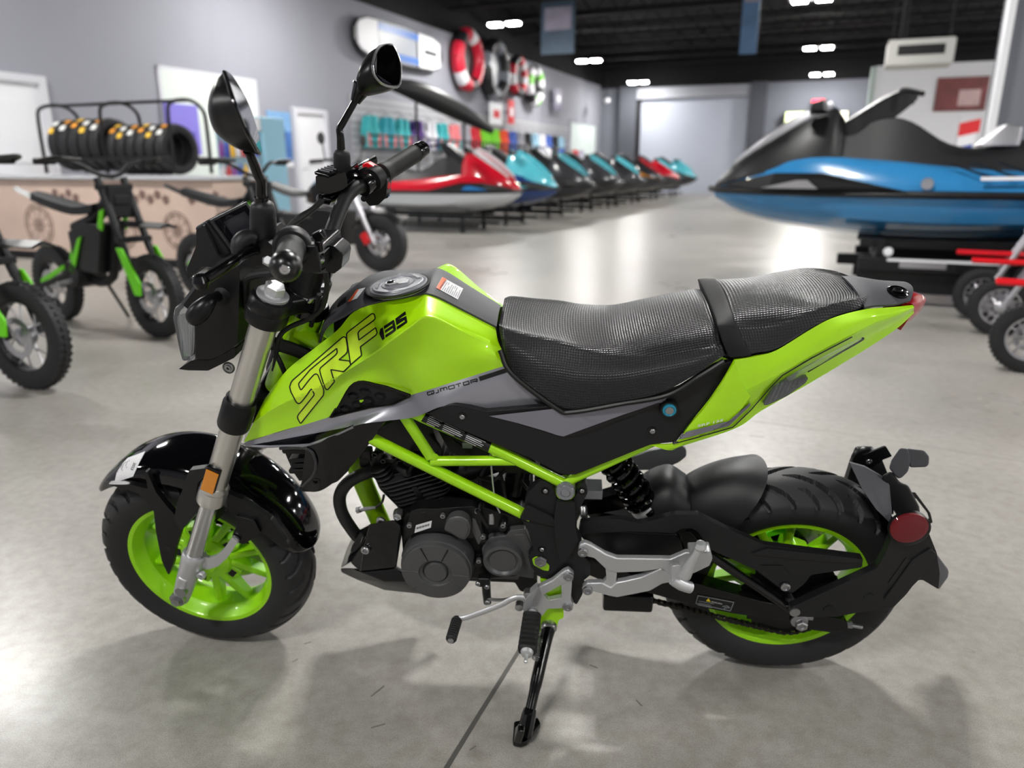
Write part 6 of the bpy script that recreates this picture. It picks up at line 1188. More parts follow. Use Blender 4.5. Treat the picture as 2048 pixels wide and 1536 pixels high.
Q('tongue', boxo(V3(2.2, 0, .30), V3(.15, 0, 0), V3(0, .04, 0), V3(0, 0, .045)), M_BKM, tr, bevel=.006); Q('skirt_board', boxo(V3(1.2, .47, .20), V3(1.0, 0, 0), V3(0, .012, 0), V3(0, 0, .10)), M_BK, tr, bevel=.004); Q('skirt_board', boxo(V3(1.2, -.47, .20), V3(1.0, 0, 0), V3(0, .012, 0), V3(0, 0, .10)), M_BK, tr, bevel=.004); Q('jack_leg', boxo(V3(2.05, -.25, .15), V3(.03, 0, 0), V3(0, .03, 0), V3(0, 0, .15)), M_BKM, tr, bevel=.004); Q('jack_foot', lathe(V3(2.05, -.25, 0), (0, 0, 1), [(.07, 0), (.07, .015), (.03, .03), (0, .03)], 16), M_BKM, tr)
Q('name_plate', boxo(V3(1.75, .542, .325), V3(.16, 0, 0), V3(0, .004, 0), V3(0, 0, .022)), M_SIL, tr); Q('reflective_strip', boxo(V3(1.2, .542, .36), V3(.8, 0, 0), V3(0, .003, 0), V3(0, 0, .010)), M_WH, tr)
Q('side_light', lathe(V3(2.0, .54, .42), (0, 1, 0), [(.035, 0), (.03, .02), (0, .025)], 16), M_WH, tr)
# ------------------------------------------------------------------ two-wheelers
def spoked(root_name, c, R, w, parent, nsp=12, spoke_m=M_SIL, knob=True, tyre_m=None, rim_m=None, hubr=.045):
    tw = R * .17 if w is None else w; f = ring(c, (0, 1, 0), [(R - tw * 1.1, -tw * .42), (R - tw * .5, -tw * .56), (R - tw * .1, -tw * .42), (R, 0), (R - tw * .1, tw * .42), (R - tw * .5, tw * .56), (R - tw * 1.1, tw * .42)], 40)
    if knob:
        for k in range(44):
            for j in (-1, 0, 1):
                a = 2 * math.pi * (k + .5 * (j == 0)) / 44; u = V3(math.cos(a), 0, math.sin(a)); q = V3(-math.sin(a), 0, math.cos(a)); f.join(boxo(c + u * (R - tw * (.02 if j == 0 else .12)) + V3(0, j * tw * .33, 0), u * tw * .10, V3(0, tw * .12, 0), q * R * .032))
    wheel_ = Q(root_name, ring(c, (0, 1, 0), [(R - tw * 1.25, -tw * .36), (R - tw * 1.02, -tw * .42), (R - tw * .98, tw * .42), (R - tw * 1.25, tw * .36)], 40), rim_m or M_BKM, parent)
    Q('tyre', f, tyre_m or M_TYRE, wheel_)
    Q('hub', lathe(c - V3(0, tw * .5, 0), (0, 1, 0), [(hubr * .6, 0), (hubr, .01), (hubr * .7, tw * .5), (hubr, tw - .01), (hubr * .6, tw)], 16), M_SIL, wheel_)
    for k in range(nsp):
        a = 2 * math.pi * k / nsp; s = (-1) ** k; b_ = a + .35 * (1 if k % 4 < 2 else -1); Q('spoke', tube([c + V3(hubr * .9 * math.cos(b_), s * tw * .35, hubr * .9 * math.sin(b_)), c + V3((R - tw * 1.2) * math.cos(a), 0, (R - tw * 1.2) * math.sin(a))], .0045 if nsp > 10 else .012, 6, 1), spoke_m, wheel_)
    Q('brake_disc', ring(c + V3(0, -tw * .62, 0), (0, 1, 0), [(hubr * 1.5, 0), (hubr * 2.2, 0), (hubr * 2.2, .004), (hubr * 1.5, .004)], 28), M_SIL, wheel_)
    return wheel_
def electric_dirt_bike(pos, yaw, label, R=.262, wb=1.26, lean=0.):
    t = thing('electric_dirt_bike', pos, yaw, label, 'dirt bike', 'green and black electric dirt bikes'); t.rotation_euler = (lean, 0, yaw)
    FW = V3(wb, 0, R); RWh = V3(0, 0, R); top_ = V3(wb - .30, 0, .98); u = nrm(top_ - FW)
    spoked('front_wheel', FW, R, .075, t, 12, M_SIL); spoked('rear_wheel', RWh, R, .085, t, 12, M_SIL)
    for s in (-1, 1):
        y = V3(0, .085 * s, 0); Q('fork_leg', tube([FW + y, FW + u * .34 + y], .020, 10, 1), M_BKM, t); Q('fork_tube', tube([FW + u * .30 + y, top_ + y], .024, 10, 1), M_BKM, t)
        Q('fork_guard', prism([FW + y + V3(.03, .025 * s, .02), FW + y + V3(.045, .025 * s, .10), FW + u * .33 + y + V3(.03, .025 * s, 0), FW + u * .33 + y + V3(-.03, .025 * s, 0), FW + y + V3(-.025, .025 * s, .02)], V3(0, .012 * s, 0)), M_GRN, t, bevel=.003)
    for k in (.5, .95): Q('fork_yoke', boxo(FW + u * (.76 * k) , V3(.03, 0, 0), V3(0, .11, 0), V3(0, 0, .018)), M_BKM, t, bevel=.005)
    Q('handlebar', tube([top_ + V3(-.10, -.38, .10), top_ + V3(-.05, -.2, .10), top_ + V3(0, -.06, .02), top_ + V3(0, .06, .02), top_ + V3(-.05, .2, .10), top_ + V3(-.10, .38, .10)], .014, 8, 4), M_BKM, t)
    for s in (-1, 1): Q('hand_grip', tube([top_ + V3(-.10, .39 * s, .10), top_ + V3(-.075, .28 * s, .10)], .019, 10, 1), M_RUB, t); Q('hand_guard', tube([top_ + V3(-.10, .39 * s, .10), top_ + V3(.02, .34 * s, .12), top_ + V3(.05, .2 * s, .11)], .012, 8, 3), M_BK, t)
    Q('number_board', loft([[top_ + V3(.06 + a, y, z) for a, z in ((.0, -.05), (.03, -.04), (.02, -.24), (-.01, -.24))] for y in (-.08, .08)], smooth=False), M_BK, t, bevel=.01); Q('headlight', boxo(top_ + V3(.085, 0, -.13), V3(.01, 0, 0), V3(0, .05, 0), V3(0, 0, .03)), M_BKM, t, bevel=.008)
    Q('front_mudguard', loft([[V3(wb - .28 + x, y, .70 + z) for y, z in ((-.06, 0), (0, .025), (.06, 0), (.05, -.01), (0, .012), (-.05, -.01))] for x, z in ((0, .02), (.15, .03), (.32, .01), (.50, -.04))], 2), M_BK, t)
    hd_ = FW + u * .70
    Q('frame_spar', tube([hd_ + V3(-.03, 0, 0), V3(wb * .55, 0, .74), V3(wb * .30, 0, .66)], [.038, .042, .036], 12, 4), M_BKM, t); Q('frame_lower', tube([hd_ + V3(-.03, 0, -.12), V3(wb * .62, 0, .36), V3(wb * .34, 0, .34), V3(wb * .30, 0, .62)], [.032, .030, .030, .03], 10, 4), M_BKM, t)
    Q('battery_box', prism([V3(wb * .70, -.085, .70), V3(wb * .60, -.085, .38), V3(wb * .36, -.085, .38), V3(wb * .34, -.085, .64), V3(wb * .5, -.085, .70)], V3(0, .17, 0)), M_BK, t, bevel=.012)
    for s in (-1, 1): Q('side_flash', prism([V3(wb * .46, .09 * s, .60), V3(wb * .50, .09 * s, .62), V3(wb * .36, .09 * s, .36), V3(wb * .31, .09 * s, .38)], V3(0, .010 * s, 0)), M_GRN, t, bevel=.002); Q('tank_flash', prism([V3(wb * .70, .075 * s, .78), V3(wb * .745, .075 * s, .80), V3(wb * .70, .075 * s, .66), V3(wb * .66, .075 * s, .68)], V3(0, .012 * s, 0)), M_GRN, t, bevel=.002)
    Q('seat', loft([[V3(x, y, z + dz) for y, dz in ((-w, -.05), (-w * .9, 0), (0, .012), (w * .9, 0), (w, -.05))] for x, z, w in ((wb * .60, .82, .07), (wb * .42, .80, .085), (wb * .16, .84, .08), (-.06, .88, .055))], 3), M_SEATB, t); Q('tail', loft([[V3(x, y, z) for y, z in ((-w, z0), (0, z0 + .02), (w, z0), (0, z0 - .02))] for x, z0, w in ((.18, .80, .06), (-.08, .84, .05), (-.32, .90, .03))], 2), M_BK, t)
    for s in (-1, 1): Q('swingarm', tube([RWh + V3(0, .10 * s, 0), V3(wb * .30, .08 * s, .36)], [.020, .028], 8, 1), M_BKM, t); Q('footpeg', tube([V3(wb * .34, .08 * s, .32), V3(wb * .34, .20 * s, .31)], .013, 8, 1), M_SIL, t)
    Q('motor', lathe(V3(wb * .33, -.10, .36), (0, 1, 0), [(.085, 0), (.095, .02), (.095, .18), (.085, .20), (0, .20)], 24), M_BKM, t); Q('shock', tube([V3(wb * .32, 0, .66), V3(wb * .22, 0, .40)], .030, 10, 1), M_GRN, t); Q('chain_guard', prism([V3(.0, -.11, R + .04), V3(wb * .28, -.11, .42), V3(wb * .28, -.11, .39), V3(.0, -.11, R - .0)], V3(0, .01, 0)), M_GRN, t)
    Q('kickstand', tube([V3(wb * .36, .10, .32), V3(wb * .33, .26, .012)], .011, 8, 1), M_BKM, t)
    return t
def yaw_to(p, q): return math.atan2(q[1] - p[1], q[0] - p[0])
f1 = on_z(72, 776); r1 = f1 + V3(-1.12, .42, 0)
electric_dirt_bike(r1, yaw_to(r1, f1), 'green and black electric dirt bike cut by the left edge', .262, np.linalg.norm(f1 - r1))
f2_ = on_z(322, 674); r2 = f2_ + V3(-.96, .58, 0)
electric_dirt_bike(r2, yaw_to(r2, f2_), 'green and black electric dirt bike before the beige counter', .262, np.linalg.norm(f2_ - r2))
f3 = f2_ + V3(.58, .95, 0); r3 = r2 + V3(.62, .95, 0)
electric_dirt_bike(r3, yaw_to(r3, f3), 'green and black electric dirt bike half hidden behind the headlight', .262, np.linalg.norm(f3 - r3))
# black street machine behind the handlebars
bf = on_z(765, 545); br = bf + V3(-1.15, .55, 0); wb = np.linalg.norm(bf - br)
t = thing('street_motorcycle', br, yaw_to(br, bf), 'black motorcycle with a red brake caliper behind the handlebars', 'motorcycle')
R = .305; FW = V3(wb, 0, R); top_ = V3(wb - .34, 0, .98); u = nrm(top_ - FW)
spoked('front_wheel', FW, R, .13, t, 7, M_BKM, False, None, M_BKM, .05); spoked('rear_wheel', V3(0, 0, R), R, .16, t, 7, M_BKM, False, None, M_BKM, .05)
for s in (-1, 1): Q('fork_leg', tube([FW + V3(0, .11 * s, 0), top_ + V3(0, .11 * s, 0)], [.026, .030], 12, 1), M_SIL if s else M_BK, t); Q('brake_caliper', boxo(FW + V3(-.09, -.13 * s, .05), V3(.03, 0, .02), V3(0, .03, 0), V3(-.03, 0, .05)), M_RD, t, bevel=.01)
Q('fork_yoke', boxo(top_, V3(.04, 0, 0), V3(0, .14, 0), V3(0, 0, .02)), M_BKM, t, bevel=.006); Q('front_mudguard', loft([[FW + V3(-(R + .03) * math.cos(a), y, (R + .03) * math.sin(a) + dz) for y, dz in ((-.08, -.02), (0, .01), (.08, -.02), (.07, -.03), (0, 0), (-.07, -.03))] for a in np.linspace(.5, 2.4, 7)], 2), M_BK, t)
Q('headlight', lathe(top_ + V3(.05, 0, -.10), (1, 0, 0), [(.05, -.06), (.09, 0), (.095, .06), (.085, .075), (0, .085)], 24), M_BK, t); Q('handlebar', tube([top_ + V3(-.16, -.40, .12), top_ + V3(-.02, -.18, .14), top_ + V3(0, 0, .06), top_ + V3(-.02, .18, .14), top_ + V3(-.16, .40, .12)], .015, 8, 4), M_BKM, t)
for s in (-1, 1): Q('mirror', lathe(top_ + V3(-.06, .34 * s, .34), (1, .1, 0), [(0, -.02), (.05, -.015), (.06, 0), (0, .004)], 16), M_BK, t); Q('mirror_stalk', tube([top_ + V3(-.08, .28 * s, .13), top_ + V3(-.06, .33 * s, .32)], .007, 6, 1), M_BKM, t); Q('hand_grip', tube([top_ + V3(-.16, .41 * s, .12), top_ + V3(-.11, .29 * s, .13)], .020, 10, 1), M_RUB, t)
Q('tank', loft([[V3(x, y, z) for y, z in ((-w, z0), (-w, z1 - .05), (-w * .5, z1), (w * .5, z1), (w, z1 - .05), (w, z0))] for x, w, z0, z1 in ((wb - .36, .09, .72, .86), (wb - .50, .15, .68, .95), (wb - .72, .15, .68, .92), (wb - .86, .09, .70, .82))], 3), M_GLOSS, t, smooth=50)
Q('seat', loft([[V3(x, y, z + dz) for y, dz in ((-w, -.05), (-w * .8, 0), (w * .8, 0), (w, -.05))] for x, z, w in ((wb - .80, .82, .10), (.25, .80, .15), (-.12, .90, .10))], 3), M_SEATB, t); Q('engine', prism([V3(wb - .38, -.14, .62), V3(wb - .40, -.14, .26), V3(.36, -.14, .24), V3(.30, -.14, .50), V3(.50, -.14, .66)], V3(0, .28, 0)), M_ENGB, t, bevel=.02)
for s in (-1, 1): Q('swingarm', tube([V3(0, .12 * s, R), V3(.42, .10 * s, .42)], [.022, .03], 8, 1), M_BKM, t)
Q('silencer', tube([V3(.45, -.17, .26), V3(.1, -.19, .34), V3(-.15, -.2, .44)], [.03, .05, .05], 12, 2), M_BKM, t); Q('side_stand', tube([V3(.45, .12, .28), V3(.42, .30, .012)], .012, 8, 1), M_BKM, t)
# small red dirt bikes at the right edge
def mini_bike(front, rear, label):
    wb = np.linalg.norm(front - rear); t = thing('mini_dirt_bike', rear, yaw_to(rear, front), label, 'dirt bike', 'small red dirt bikes at the right')
    R = .185; FW = V3(wb, 0, R); top_ = V3(wb - .26, 0, .72); u = nrm(top_ - FW)
    spoked('front_wheel', FW, R, .062, t, 14, M_SIL, True, None, M_SIL, .035); spoked('rear_wheel', V3(0, 0, R), R, .075, t, 14, M_SIL, True, None, M_SIL, .035)
    for s in (-1, 1): Q('fork_leg', tube([FW + V3(0, .075 * s, 0), top_ + V3(0, .075 * s, 0)], .017, 10, 1), M_SIL, t)
    Q('front_mudguard', loft([[V3(wb - .22 + x, y, .47 + z) for y, z in ((-.055, 0), (0, .02), (.055, 0), (.045, -.012), (0, .008), (-.045, -.012))] for x, z in ((0, .03), (.14, .035), (.27, .02), (.42, -.03))], 2), M_RD, t)
    Q('handlebar', tube([top_ + V3(-.08, -.30, .10), top_ + V3(0, -.1, .08), top_ + V3(0, .1, .08), top_ + V3(-.08, .30, .10)], .012, 8, 4), M_SIL, t); Q('number_board', boxo(top_ + V3(.06, 0, -.03), V3(.01, 0, .01), V3(0, .075, 0), V3(-.01, 0, .08)), M_WH, t, bevel=.01)
    Q('frame', tube([top_ + V3(-.02, 0, -.08), V3(wb - .45, 0, .50), V3(.30, 0, .50), V3(.28, 0, .26), V3(wb - .42, 0, .22), top_ + V3(0, 0, -.12)], .018, 8, 3), M_RD, t); Q('engine', boxo(V3(wb * .52, 0, .30), V3(.13, 0, 0), V3(0, .08, 0), V3(0, 0, .09)), M_ENG, t, bevel=.03)
    Q('tank', loft([[V3(x, y, z) for y, z in ((-w, .50), (-w, .57), (0, z1), (w, .57), (w, .50))] for x, w, z1 in ((wb - .30, .05, .60), (wb - .42, .10, .66), (wb - .60, .07, .60))], 2), M_RD, t); Q('seat', loft([[V3(x, y, z + dz) for y, dz in ((-w, -.05), (-w * .8, 0), (w * .8, 0), (w, -.05))] for x, z, w in ((wb - .52, .60, .06), (.22, .60, .08), (-.05, .64, .06))], 2), M_SEATB, t)
    for s in (-1, 1): Q('swingarm', tube([V3(0, .07 * s, R), V3(.32, .06 * s, .26)], .016, 8, 1), M_SIL, t)
    Q('rear_mudguard', loft([[V3(x, y, z) for y in (-.05, .05)] + [V3(x, .05, z - .012), V3(x, -.05, z - .012)] for x, z in ((.12, .58), (-.12, .62), (-.30, .60))], 2), M_RD, t); Q('side_stand', tube([V3(.35, .07, .24), V3(.30, .20, .008)], .010, 8, 1), M_BKM, t)
for px, rear, lab in (((1956, 640), V3(.86, -.46, 0), 'small red dirt bike farthest from the viewer at the right edge'), ((1990, 670), V3(.86, -.46, 0), 'middle small red dirt bike at the right edge'), ((2048, 745), V3(.86, -.46, 0), 'nearest small dirt bike cut by the right edge')):
    fr_ = on_z(*px); mini_bike(fr_, fr_ + rear, lab)
# ================================================================== things along the walls
def wthing(name, p, label, cat, group=None, yaw=-PSI): return thing(name, p, yaw, label, cat, group)
SW = -9.65                                        # face of the left wall
def wl(px, py, off=0.): return on_s(px, py, SW + off)
def wq(pts, off=.0): return [on_s(x, y, SW + off) for x, y in pts]
def local(g, o):
    """world-built shape into a top-level thing's own frame"""
    Mi = o.matrix_world.inverted(); g.v = [tuple(Mi @ Vector(v)) for v in g.v]; return g
def rect_d(d0, d1, z0, z1, s, th): return rbox(s, s + th, d0, d1, z0, z1)
# doors in the left wall: slab, panels, frame, handle
def door(n, d0, d1, z1, glass=False):
    o = struct('door_%d' % n, rect_d(d0, d1, 0, z1, SW - .01, .05), M_WHITEP)
    for a, b_, c, e in ((d0 - .10, d0, 0, z1 + .10), (d1, d1 + .10, 0, z1 + .10), (d0, d1, z1, z1 + .10)): obj('door_frame', rect_d(a, b_, c, e, SW, .09), M_FRAME, o, smooth=0, bevel=.008)
    w = d1 - d0
    for z in ((.2, .9), (1.1, z1 - .2)): obj('door_panel', rect_d(d0 + w * .15, d1 - w * .15, z[0], z[1], SW + .04, .015), M_WHITEP, o, smooth=0, bevel=.006)
    obj('door_handle', tube([room(SW + .05, d0 + .08, 1.02), room(SW + .11, d0 + .08, 1.02), room(SW + .11, d0 + .20, 1.02)], .012, 8, 1, spline=False), M_SIL, o); return o
door(1, 5.95, 7.10, 2.08); a, b_ = sd(wl(590, 300))[1], sd(wl(650, 300))[1]; door(2, a + .05, b_ - .05, 2.05)
# bright doorway with its white back room
da, db = sd(wl(325, 200))[1], sd(wl(508, 200))[1]
o = struct('door_3', rect_d(da, db, 0, 2.48, SW - .0, .03), mat('pale back room wall', (212, 220, 214), .6))
for a, b_, c, e in ((da - .06, da, 0, 2.54), (db, db + .06, 0, 2.54), (da - .06, db + .06, 2.48, 2.54)): obj('opening_trim', rect_d(a, b_, c, e, SW, .035), M_FRAME, o, smooth=0)
pa, pb_ = sd(wl(330, 205, .1)), sd(wl(405, 290, .1))
t = wthing('wall_sign', room(SW + .06, (pa[1] + pb_[1]) / 2, 1.3), 'violet blue sign in the bright doorway', 'sign'); Q('sign_board', local(rect_d(pa[1], pb_[1], 1.25, pa[2], SW + .04, .04), t), mat('violet print', (128, 118, 205), .5), t, bevel=.004); Q('sign_stripe', local(rect_d(pa[1] + .1, pb_[1] - .1, 1.5, 1.6, SW + .082, .004), t), mat('violet print dark', (90, 84, 170), .5), t, smooth=0)
# glass front drinks cooler
q = on_d(445, 345, 8.0); cs = sd(q); t = wthing('drinks_cooler', room(cs[0], 8.3, 0), 'pale blue glass front drinks cooler behind the counter', 'cooler')
Q('cabinet', boxo(V3(0, .30, .85), V3(.42, 0, 0), V3(0, .22, 0), V3(0, 0, .85)), mat('pale blue cabinet', (150, 200, 222), .4), t, bevel=.02); Q('glass_door', boxo(V3(0, .06, .80), V3(.36, 0, 0), V3(0, .012, 0), V3(0, 0, .70)), mat('cooler glass', (190, 225, 240), .1, trans=.6), t, smooth=0)
for k in range(4):
    Q('shelf', boxo(V3(0, .12, .22 + .32 * k), V3(.36, 0, 0), V3(0, .05, 0), V3(0, 0, .01)), M_WH, t, smooth=0)
    for j in range(7): Q('bottle', lathe(V3(-.30 + .10 * j, .045, .23 + .32 * k), (0, 0, 1), [(.038, 0), (.038, .15), (.014, .20), (.014, .23), (0, .23)], 10), mat('bottle %d' % ((j * 3 + k) % 5), ((200, 60, 60), (70, 90, 190), (230, 230, 235), (150, 80, 160), (240, 190, 60))[(j * 3 + k) % 5], .3), t)
Q('header_panel', boxo(V3(0, .05, 1.60), V3(.40, 0, 0), V3(0, .02, 0), V3(0, 0, .08)), M_WH, t, bevel=.005)
t = wthing('wall_poster', wl(556, 285), 'blue sea poster on the grey wall between two doors', 'poster'); pq = wq([(532, 230), (578, 228), (582, 330), (536, 335)]); d0, d1 = sd(pq[0])[1], sd(pq[1])[1]
Q('poster_sheet', local(rect_d(d0, d1, 1.06, 2.05, SW + .005, .012), t), mat('poster sea blue', (66, 110, 175), .5, var=(2.5, .6)), t, smooth=0); Q('poster_sky', local(rect_d(d0, d1, 1.70, 2.05, SW + .017, .003), t), mat('poster sky', (120, 165, 210), .5, var=(3, .3)), t, smooth=0); Q('poster_figure', local(prism([room(SW + .021, d0 + (d1 - d0) * a, 1.2 + z) for a, z in ((.25, 0), (.5, .05), (.62, .35), (.75, .4), (.66, .62), (.52, .55), (.45, .3))], RS * .003), t), mat('poster dark blue', (28, 52, 110), .5), t, smooth=0); Q('poster_foot', local(rect_d(d0, d1, 1.06, 1.16, SW + .017, .004), t), M_WH, t, smooth=0)
# counter with its printed beige front
M_CTR = mat('beige printed panel', (205, 182, 168), .5, var=(3.2, .16)); M_SKETCH = mat('sketch print', (120, 96, 88), .6)
t = wthing('counter', room(-7.75, 6.35, 0), 'long beige counter with sketched motorcycles printed on it', 'counter')
CS0, CS1, CD = -9.55, -5.85, 6.05
Q('body', local(rbox(CS0, CS1, CD, CD + .65, 0, .92), t), M_CTR, t, bevel=.01); Q('worktop', local(rbox(CS0 - .03, CS1 + .05, CD - .05, CD + .70, .92, .96), t), mat('pale worktop', (190, 192, 196), .35), t, bevel=.008); Q('plinth', local(rbox(CS0, CS1 + .01, CD - .01, CD, 0, .09), t), M_BKM, t, smooth=0)
for s0, r in ((-8.55, .24), (-7.2, .22), (-6.4, .20)):
    for k, rr_ in enumerate((r, r * .82, r * .3)): Q('printed_wheel', local(ring(room(s0, CD - .004, .40), RD, [(rr_ - .010, -.002), (rr_, -.002), (rr_, .002), (rr_ - .010, .002)], 40), t), M_SKETCH, t, smooth=0)
    for k in range(10): a = k * .628; Q('printed_spoke', local(tube([room(s0, CD - .003, .40), room(s0 + r * math.cos(a), CD - .003, .40 + r * math.sin(a))], .003, 4, 1), t), M_SKETCH, t)
    for k in range(5): Q('printed_flower', local(prism([room(s0 + .25 + .11 * k + .04 * math.cos(a) * (1 + .4 * (j % 2)), CD - .006, .72 + .05 * (k % 2) + .04 * math.sin(a) * (1 + .4 * (j % 2))) for j, a in enumerate(np.linspace(0, 2 * math.pi, 10, endpoint=False))], RD * .004), t), M_SKETCH, t, smooth=0)
# tyre rack on the counter, every tyre its own thing
R0, R1 = -8.42, -6.45; RDd = 6.42
rk = wthing('tyre_rack', room((R0 + R1) / 2, RDd, .985), 'black tubular tyre rack standing on the beige counter', 'rack')
for s0 in (R0, (R0 + R1) / 2, R1):
    Q('end_frame', local(tube([room(s0, RDd - .26, .983), room(s0, RDd - .26, 1.55), room(s0, RDd - .20, 1.70), room(s0, RDd + .05, 1.74), room(s0, RDd + .22, 1.66), room(s0, RDd + .26, 1.50), room(s0, RDd + .26, .983)], .02, 8, 3), rk), M_BKM, rk)
for (d, z) in ((-.26, 1.14), (.26, 1.14), (0.05, 1.74)): Q('long_bar', local(tube([room(R0, RDd + d, z), room(R1, RDd + d, z)], .018, 8, 1), rk), M_BKM, rk)
tcol = [mat('yellow tyre label', (232, 186, 60), .5), mat('white tyre label', (228, 228, 225), .5), mat('orange tyre label', (225, 150, 50), .5)]
def shop_tyre(s0, w, r, k):
    t = wthing('loose_tyre', room(s0, RDd, 1.165 + math.sqrt(max(.0, r * r - .0676)) * 1.0), 'new black tyre on the rack, %s from its left end' % ['first', 'second', 'third', 'fourth', 'fifth', 'sixth', 'seventh', 'eighth', 'ninth', 'tenth', 'eleventh'][k], 'tyre', 'new tyres on the rack')
    Q('casing', ring((0, 0, 0), (1, 0, 0), [(r * .64, -w * .36), (r * .80, -w * .5), (r * .94, -w * .42), (r, 0), (r * .94, w * .42), (r * .80, w * .5), (r * .64, w * .36), (r * .68, 0)], 44), M_TYRE, t)
    for j in range(2):
        a = .55 + .36 * j + .12 * (k % 3); Q('paper_label', prism([V3(x, (r + .004) * math.cos(a + da_) * -1, (r + .004) * math.sin(a + da_)) for x, da_ in ((-w * .25, -.11), (w * .25, -.11), (w * .25, .11), (-w * .25, .11))], V3(0, -.003 * math.cos(a), .003 * math.sin(a))), tcol[(k + j) % 3], t, smooth=0)
for k in range(5): shop_tyre(R0 + .17 + .165 * k, .15, .29, k)
for k in range(6): shop_tyre(R0 + 1.06 + .142 * k, .13, .27, k + 5)
# slat wall with buoyancy vests
sa, sb_ = sd(wl(700, 250))[1], sd(wl(1135, 250))[1]
o = struct('trim_3', rect_d(sa, sb_, .3, 2.55, SW, .03), mat('grey slat board', (150, 150, 155), .55))
for k in range(15): obj('slat', rect_d(sa, sb_, .42 + .145 * k, .50 + .145 * k, SW + .03, .012), mat('pale slat', (172, 172, 176), .5), o, smooth=0)
VC = [((60, 170, 175), (225, 130, 135)), ((40, 150, 165), (225, 130, 135)), ((90, 60, 130), (180, 180, 190)), ((225, 225, 230), (90, 60, 130)), ((215, 120, 125), (60, 170, 175)), ((150, 150, 158), (40, 40, 45)), ((120, 205, 40), (30, 30, 32)), ((230, 80, 40), (30, 30, 32)), ((70, 100, 180), (30, 30, 32)), ((30, 30, 34), (200, 200, 205)), ((190, 30, 45), (30, 30, 34)), ((150, 190, 210), (60, 60, 66))]
cname = ['aqua and pink', 'teal and pink', 'purple and grey', 'white and purple', 'pink and aqua', 'grey and black', 'lime and black', 'orange and black', 'blue and black', 'black and pale', 'red and black', 'pale blue and grey']
def vest(s0, d, z, k, label):
    t = thing('buoyancy_vest', room(s0, d, z), -PSI, label, 'vest', 'buoyancy vests on the slat wall'); t.scale = (1.2, 1.2, 1.3)
    m1, m2 = (mat('vest %d %d' % (k, j), VC[k][j], .7) for j in (0, 1))
    for sg in (-1, 1): Q('front_panel', loft([[V3(x, sg * y, zz) for y, zz in ((.02, -.52), (.22, -.52), (.24, -.25), (.17, -.18), (.15, -.02), (.06, 0), (.05, -.16), (.02, -.24))] for x in (.02, .09)], smooth=False), m1, t, bevel=.012); Q('side_flash', prism([V3(.092, sg * y, zz) for y, zz in ((.10, -.50), (.21, -.50), (.22, -.28), (.14, -.30))], V3(.006, 0, 0)), m2, t, smooth=0)
    Q('back_panel', loft([[V3(x, y, zz) for y, zz in ((-.22, -.52), (.22, -.52), (.24, -.25), (.15, -.02), (-.15, -.02), (-.24, -.25))] for x in (-.05, .01)], smooth=False), m1, t, bevel=.012)
    for zz in (-.32, -.44): Q('belt', boxo(V3(.098, 0, zz), V3(.006, 0, 0), V3(0, .20, 0), V3(0, 0, .014)), M_BK, t, smooth=0)
    Q('hanger', tube([V3(0, -.15, -.02), V3(0, 0, .05), V3(0, .15, -.02)], .008, 6, 2), M_BK, t); Q('hanger_hook', tube([V3(0, 0, .05), V3(0, 0, .12), V3(-.10, 0, .12)], .006, 6, 1, spline=False), M_SIL, t)
order = 'nearest second third fourth fifth sixth seventh eighth ninth tenth eleventh twelfth thirteenth fourteenth fifteenth sixteenth seventeenth eighteenth nineteenth twentieth last'.split()
for i in range(21):
    d = sa + .5 + i * (sb_ - sa - 1.2) / 20; k = (0, 1, 0, 2, 3, 0, 4, 5, 10, 6, 6, 7, 8, 5, 9, 11, 3, 8, 9, 11, 5)[i]; vest(SW + .17, d, 2.15, k, '%s buoyancy vest, %s along the slat wall' % (cname[k], order[i]))
# signs, tubes and boards high on the left wall
def wall_ring(px, py, r, cols, label, tilt=.3):
    p = wl(px, py, .25); t = thing('towable_tube', p, -PSI, label, 'towable tube', 'inflatable tubes hung high on the left wall')
    n = 12
    for k in range(n):
        a0, a1 = 2 * math.pi * k / n, 2 * math.pi * (k + 1) / n; Q('tube_section', tube([V3(.0, r * math.cos(a), r * math.sin(a)) for a in np.linspace(a0, a1, 5)], r * .30, 10, 1, spline=False), cols[k % len(cols)], t)
    Q('tube_floor', lathe(V3(-.05, 0, 0), (1, 0, 0), [(0, 0), (r * .8, 0), (r * .8, .03), (0, .03)], 24), cols[-1], t); Q('mount_strap', boxo(V3(-.14, 0, r), V3(.10, 0, 0), V3(0, .03, 0), V3(0, 0, .03)), M_BK, t)
mr, mw, mb, mg = mat('tube red', (185, 25, 50), .4), mat('tube white', (215, 215, 220), .4), mat('tube black', (28, 28, 32), .4), mat('tube green', (110, 180, 70), .4)
wall_ring(936, 120, .62, [mr, mr, mw, mr, mb], 'red and white inflatable tube high on the left wall'); wall_ring(990, 140, .66, [mb, mb, mat('tube grey', (120, 125, 135), .4)], 'black and grey inflatable tube between two red ones'); wall_ring(1036, 152, .48, [mr, mw, mr, mb, mb], 'smaller red and white tube above the shelf sign'); wall_ring(1070, 172, .50, [mw, mg, mw, mb], 'white and green inflatable tube, last on the left wall')
pA, pB = sd(wl(702, 92, .12)), sd(wl(878, 100, .12)); t = thing('paddle_board', room(SW + .12, (pA[1] + pB[1]) / 2, (pA[2] + pB[2]) / 2 + .04), -PSI, 'blue and white paddle board mounted high on the wall', 'board')
L = (pB[1] - pA[1]) / 2; prof = [(-1, .10), (-.92, .30), (-.75, .40), (0, .44), (.7, .40), (.9, .30), (1, .06)]
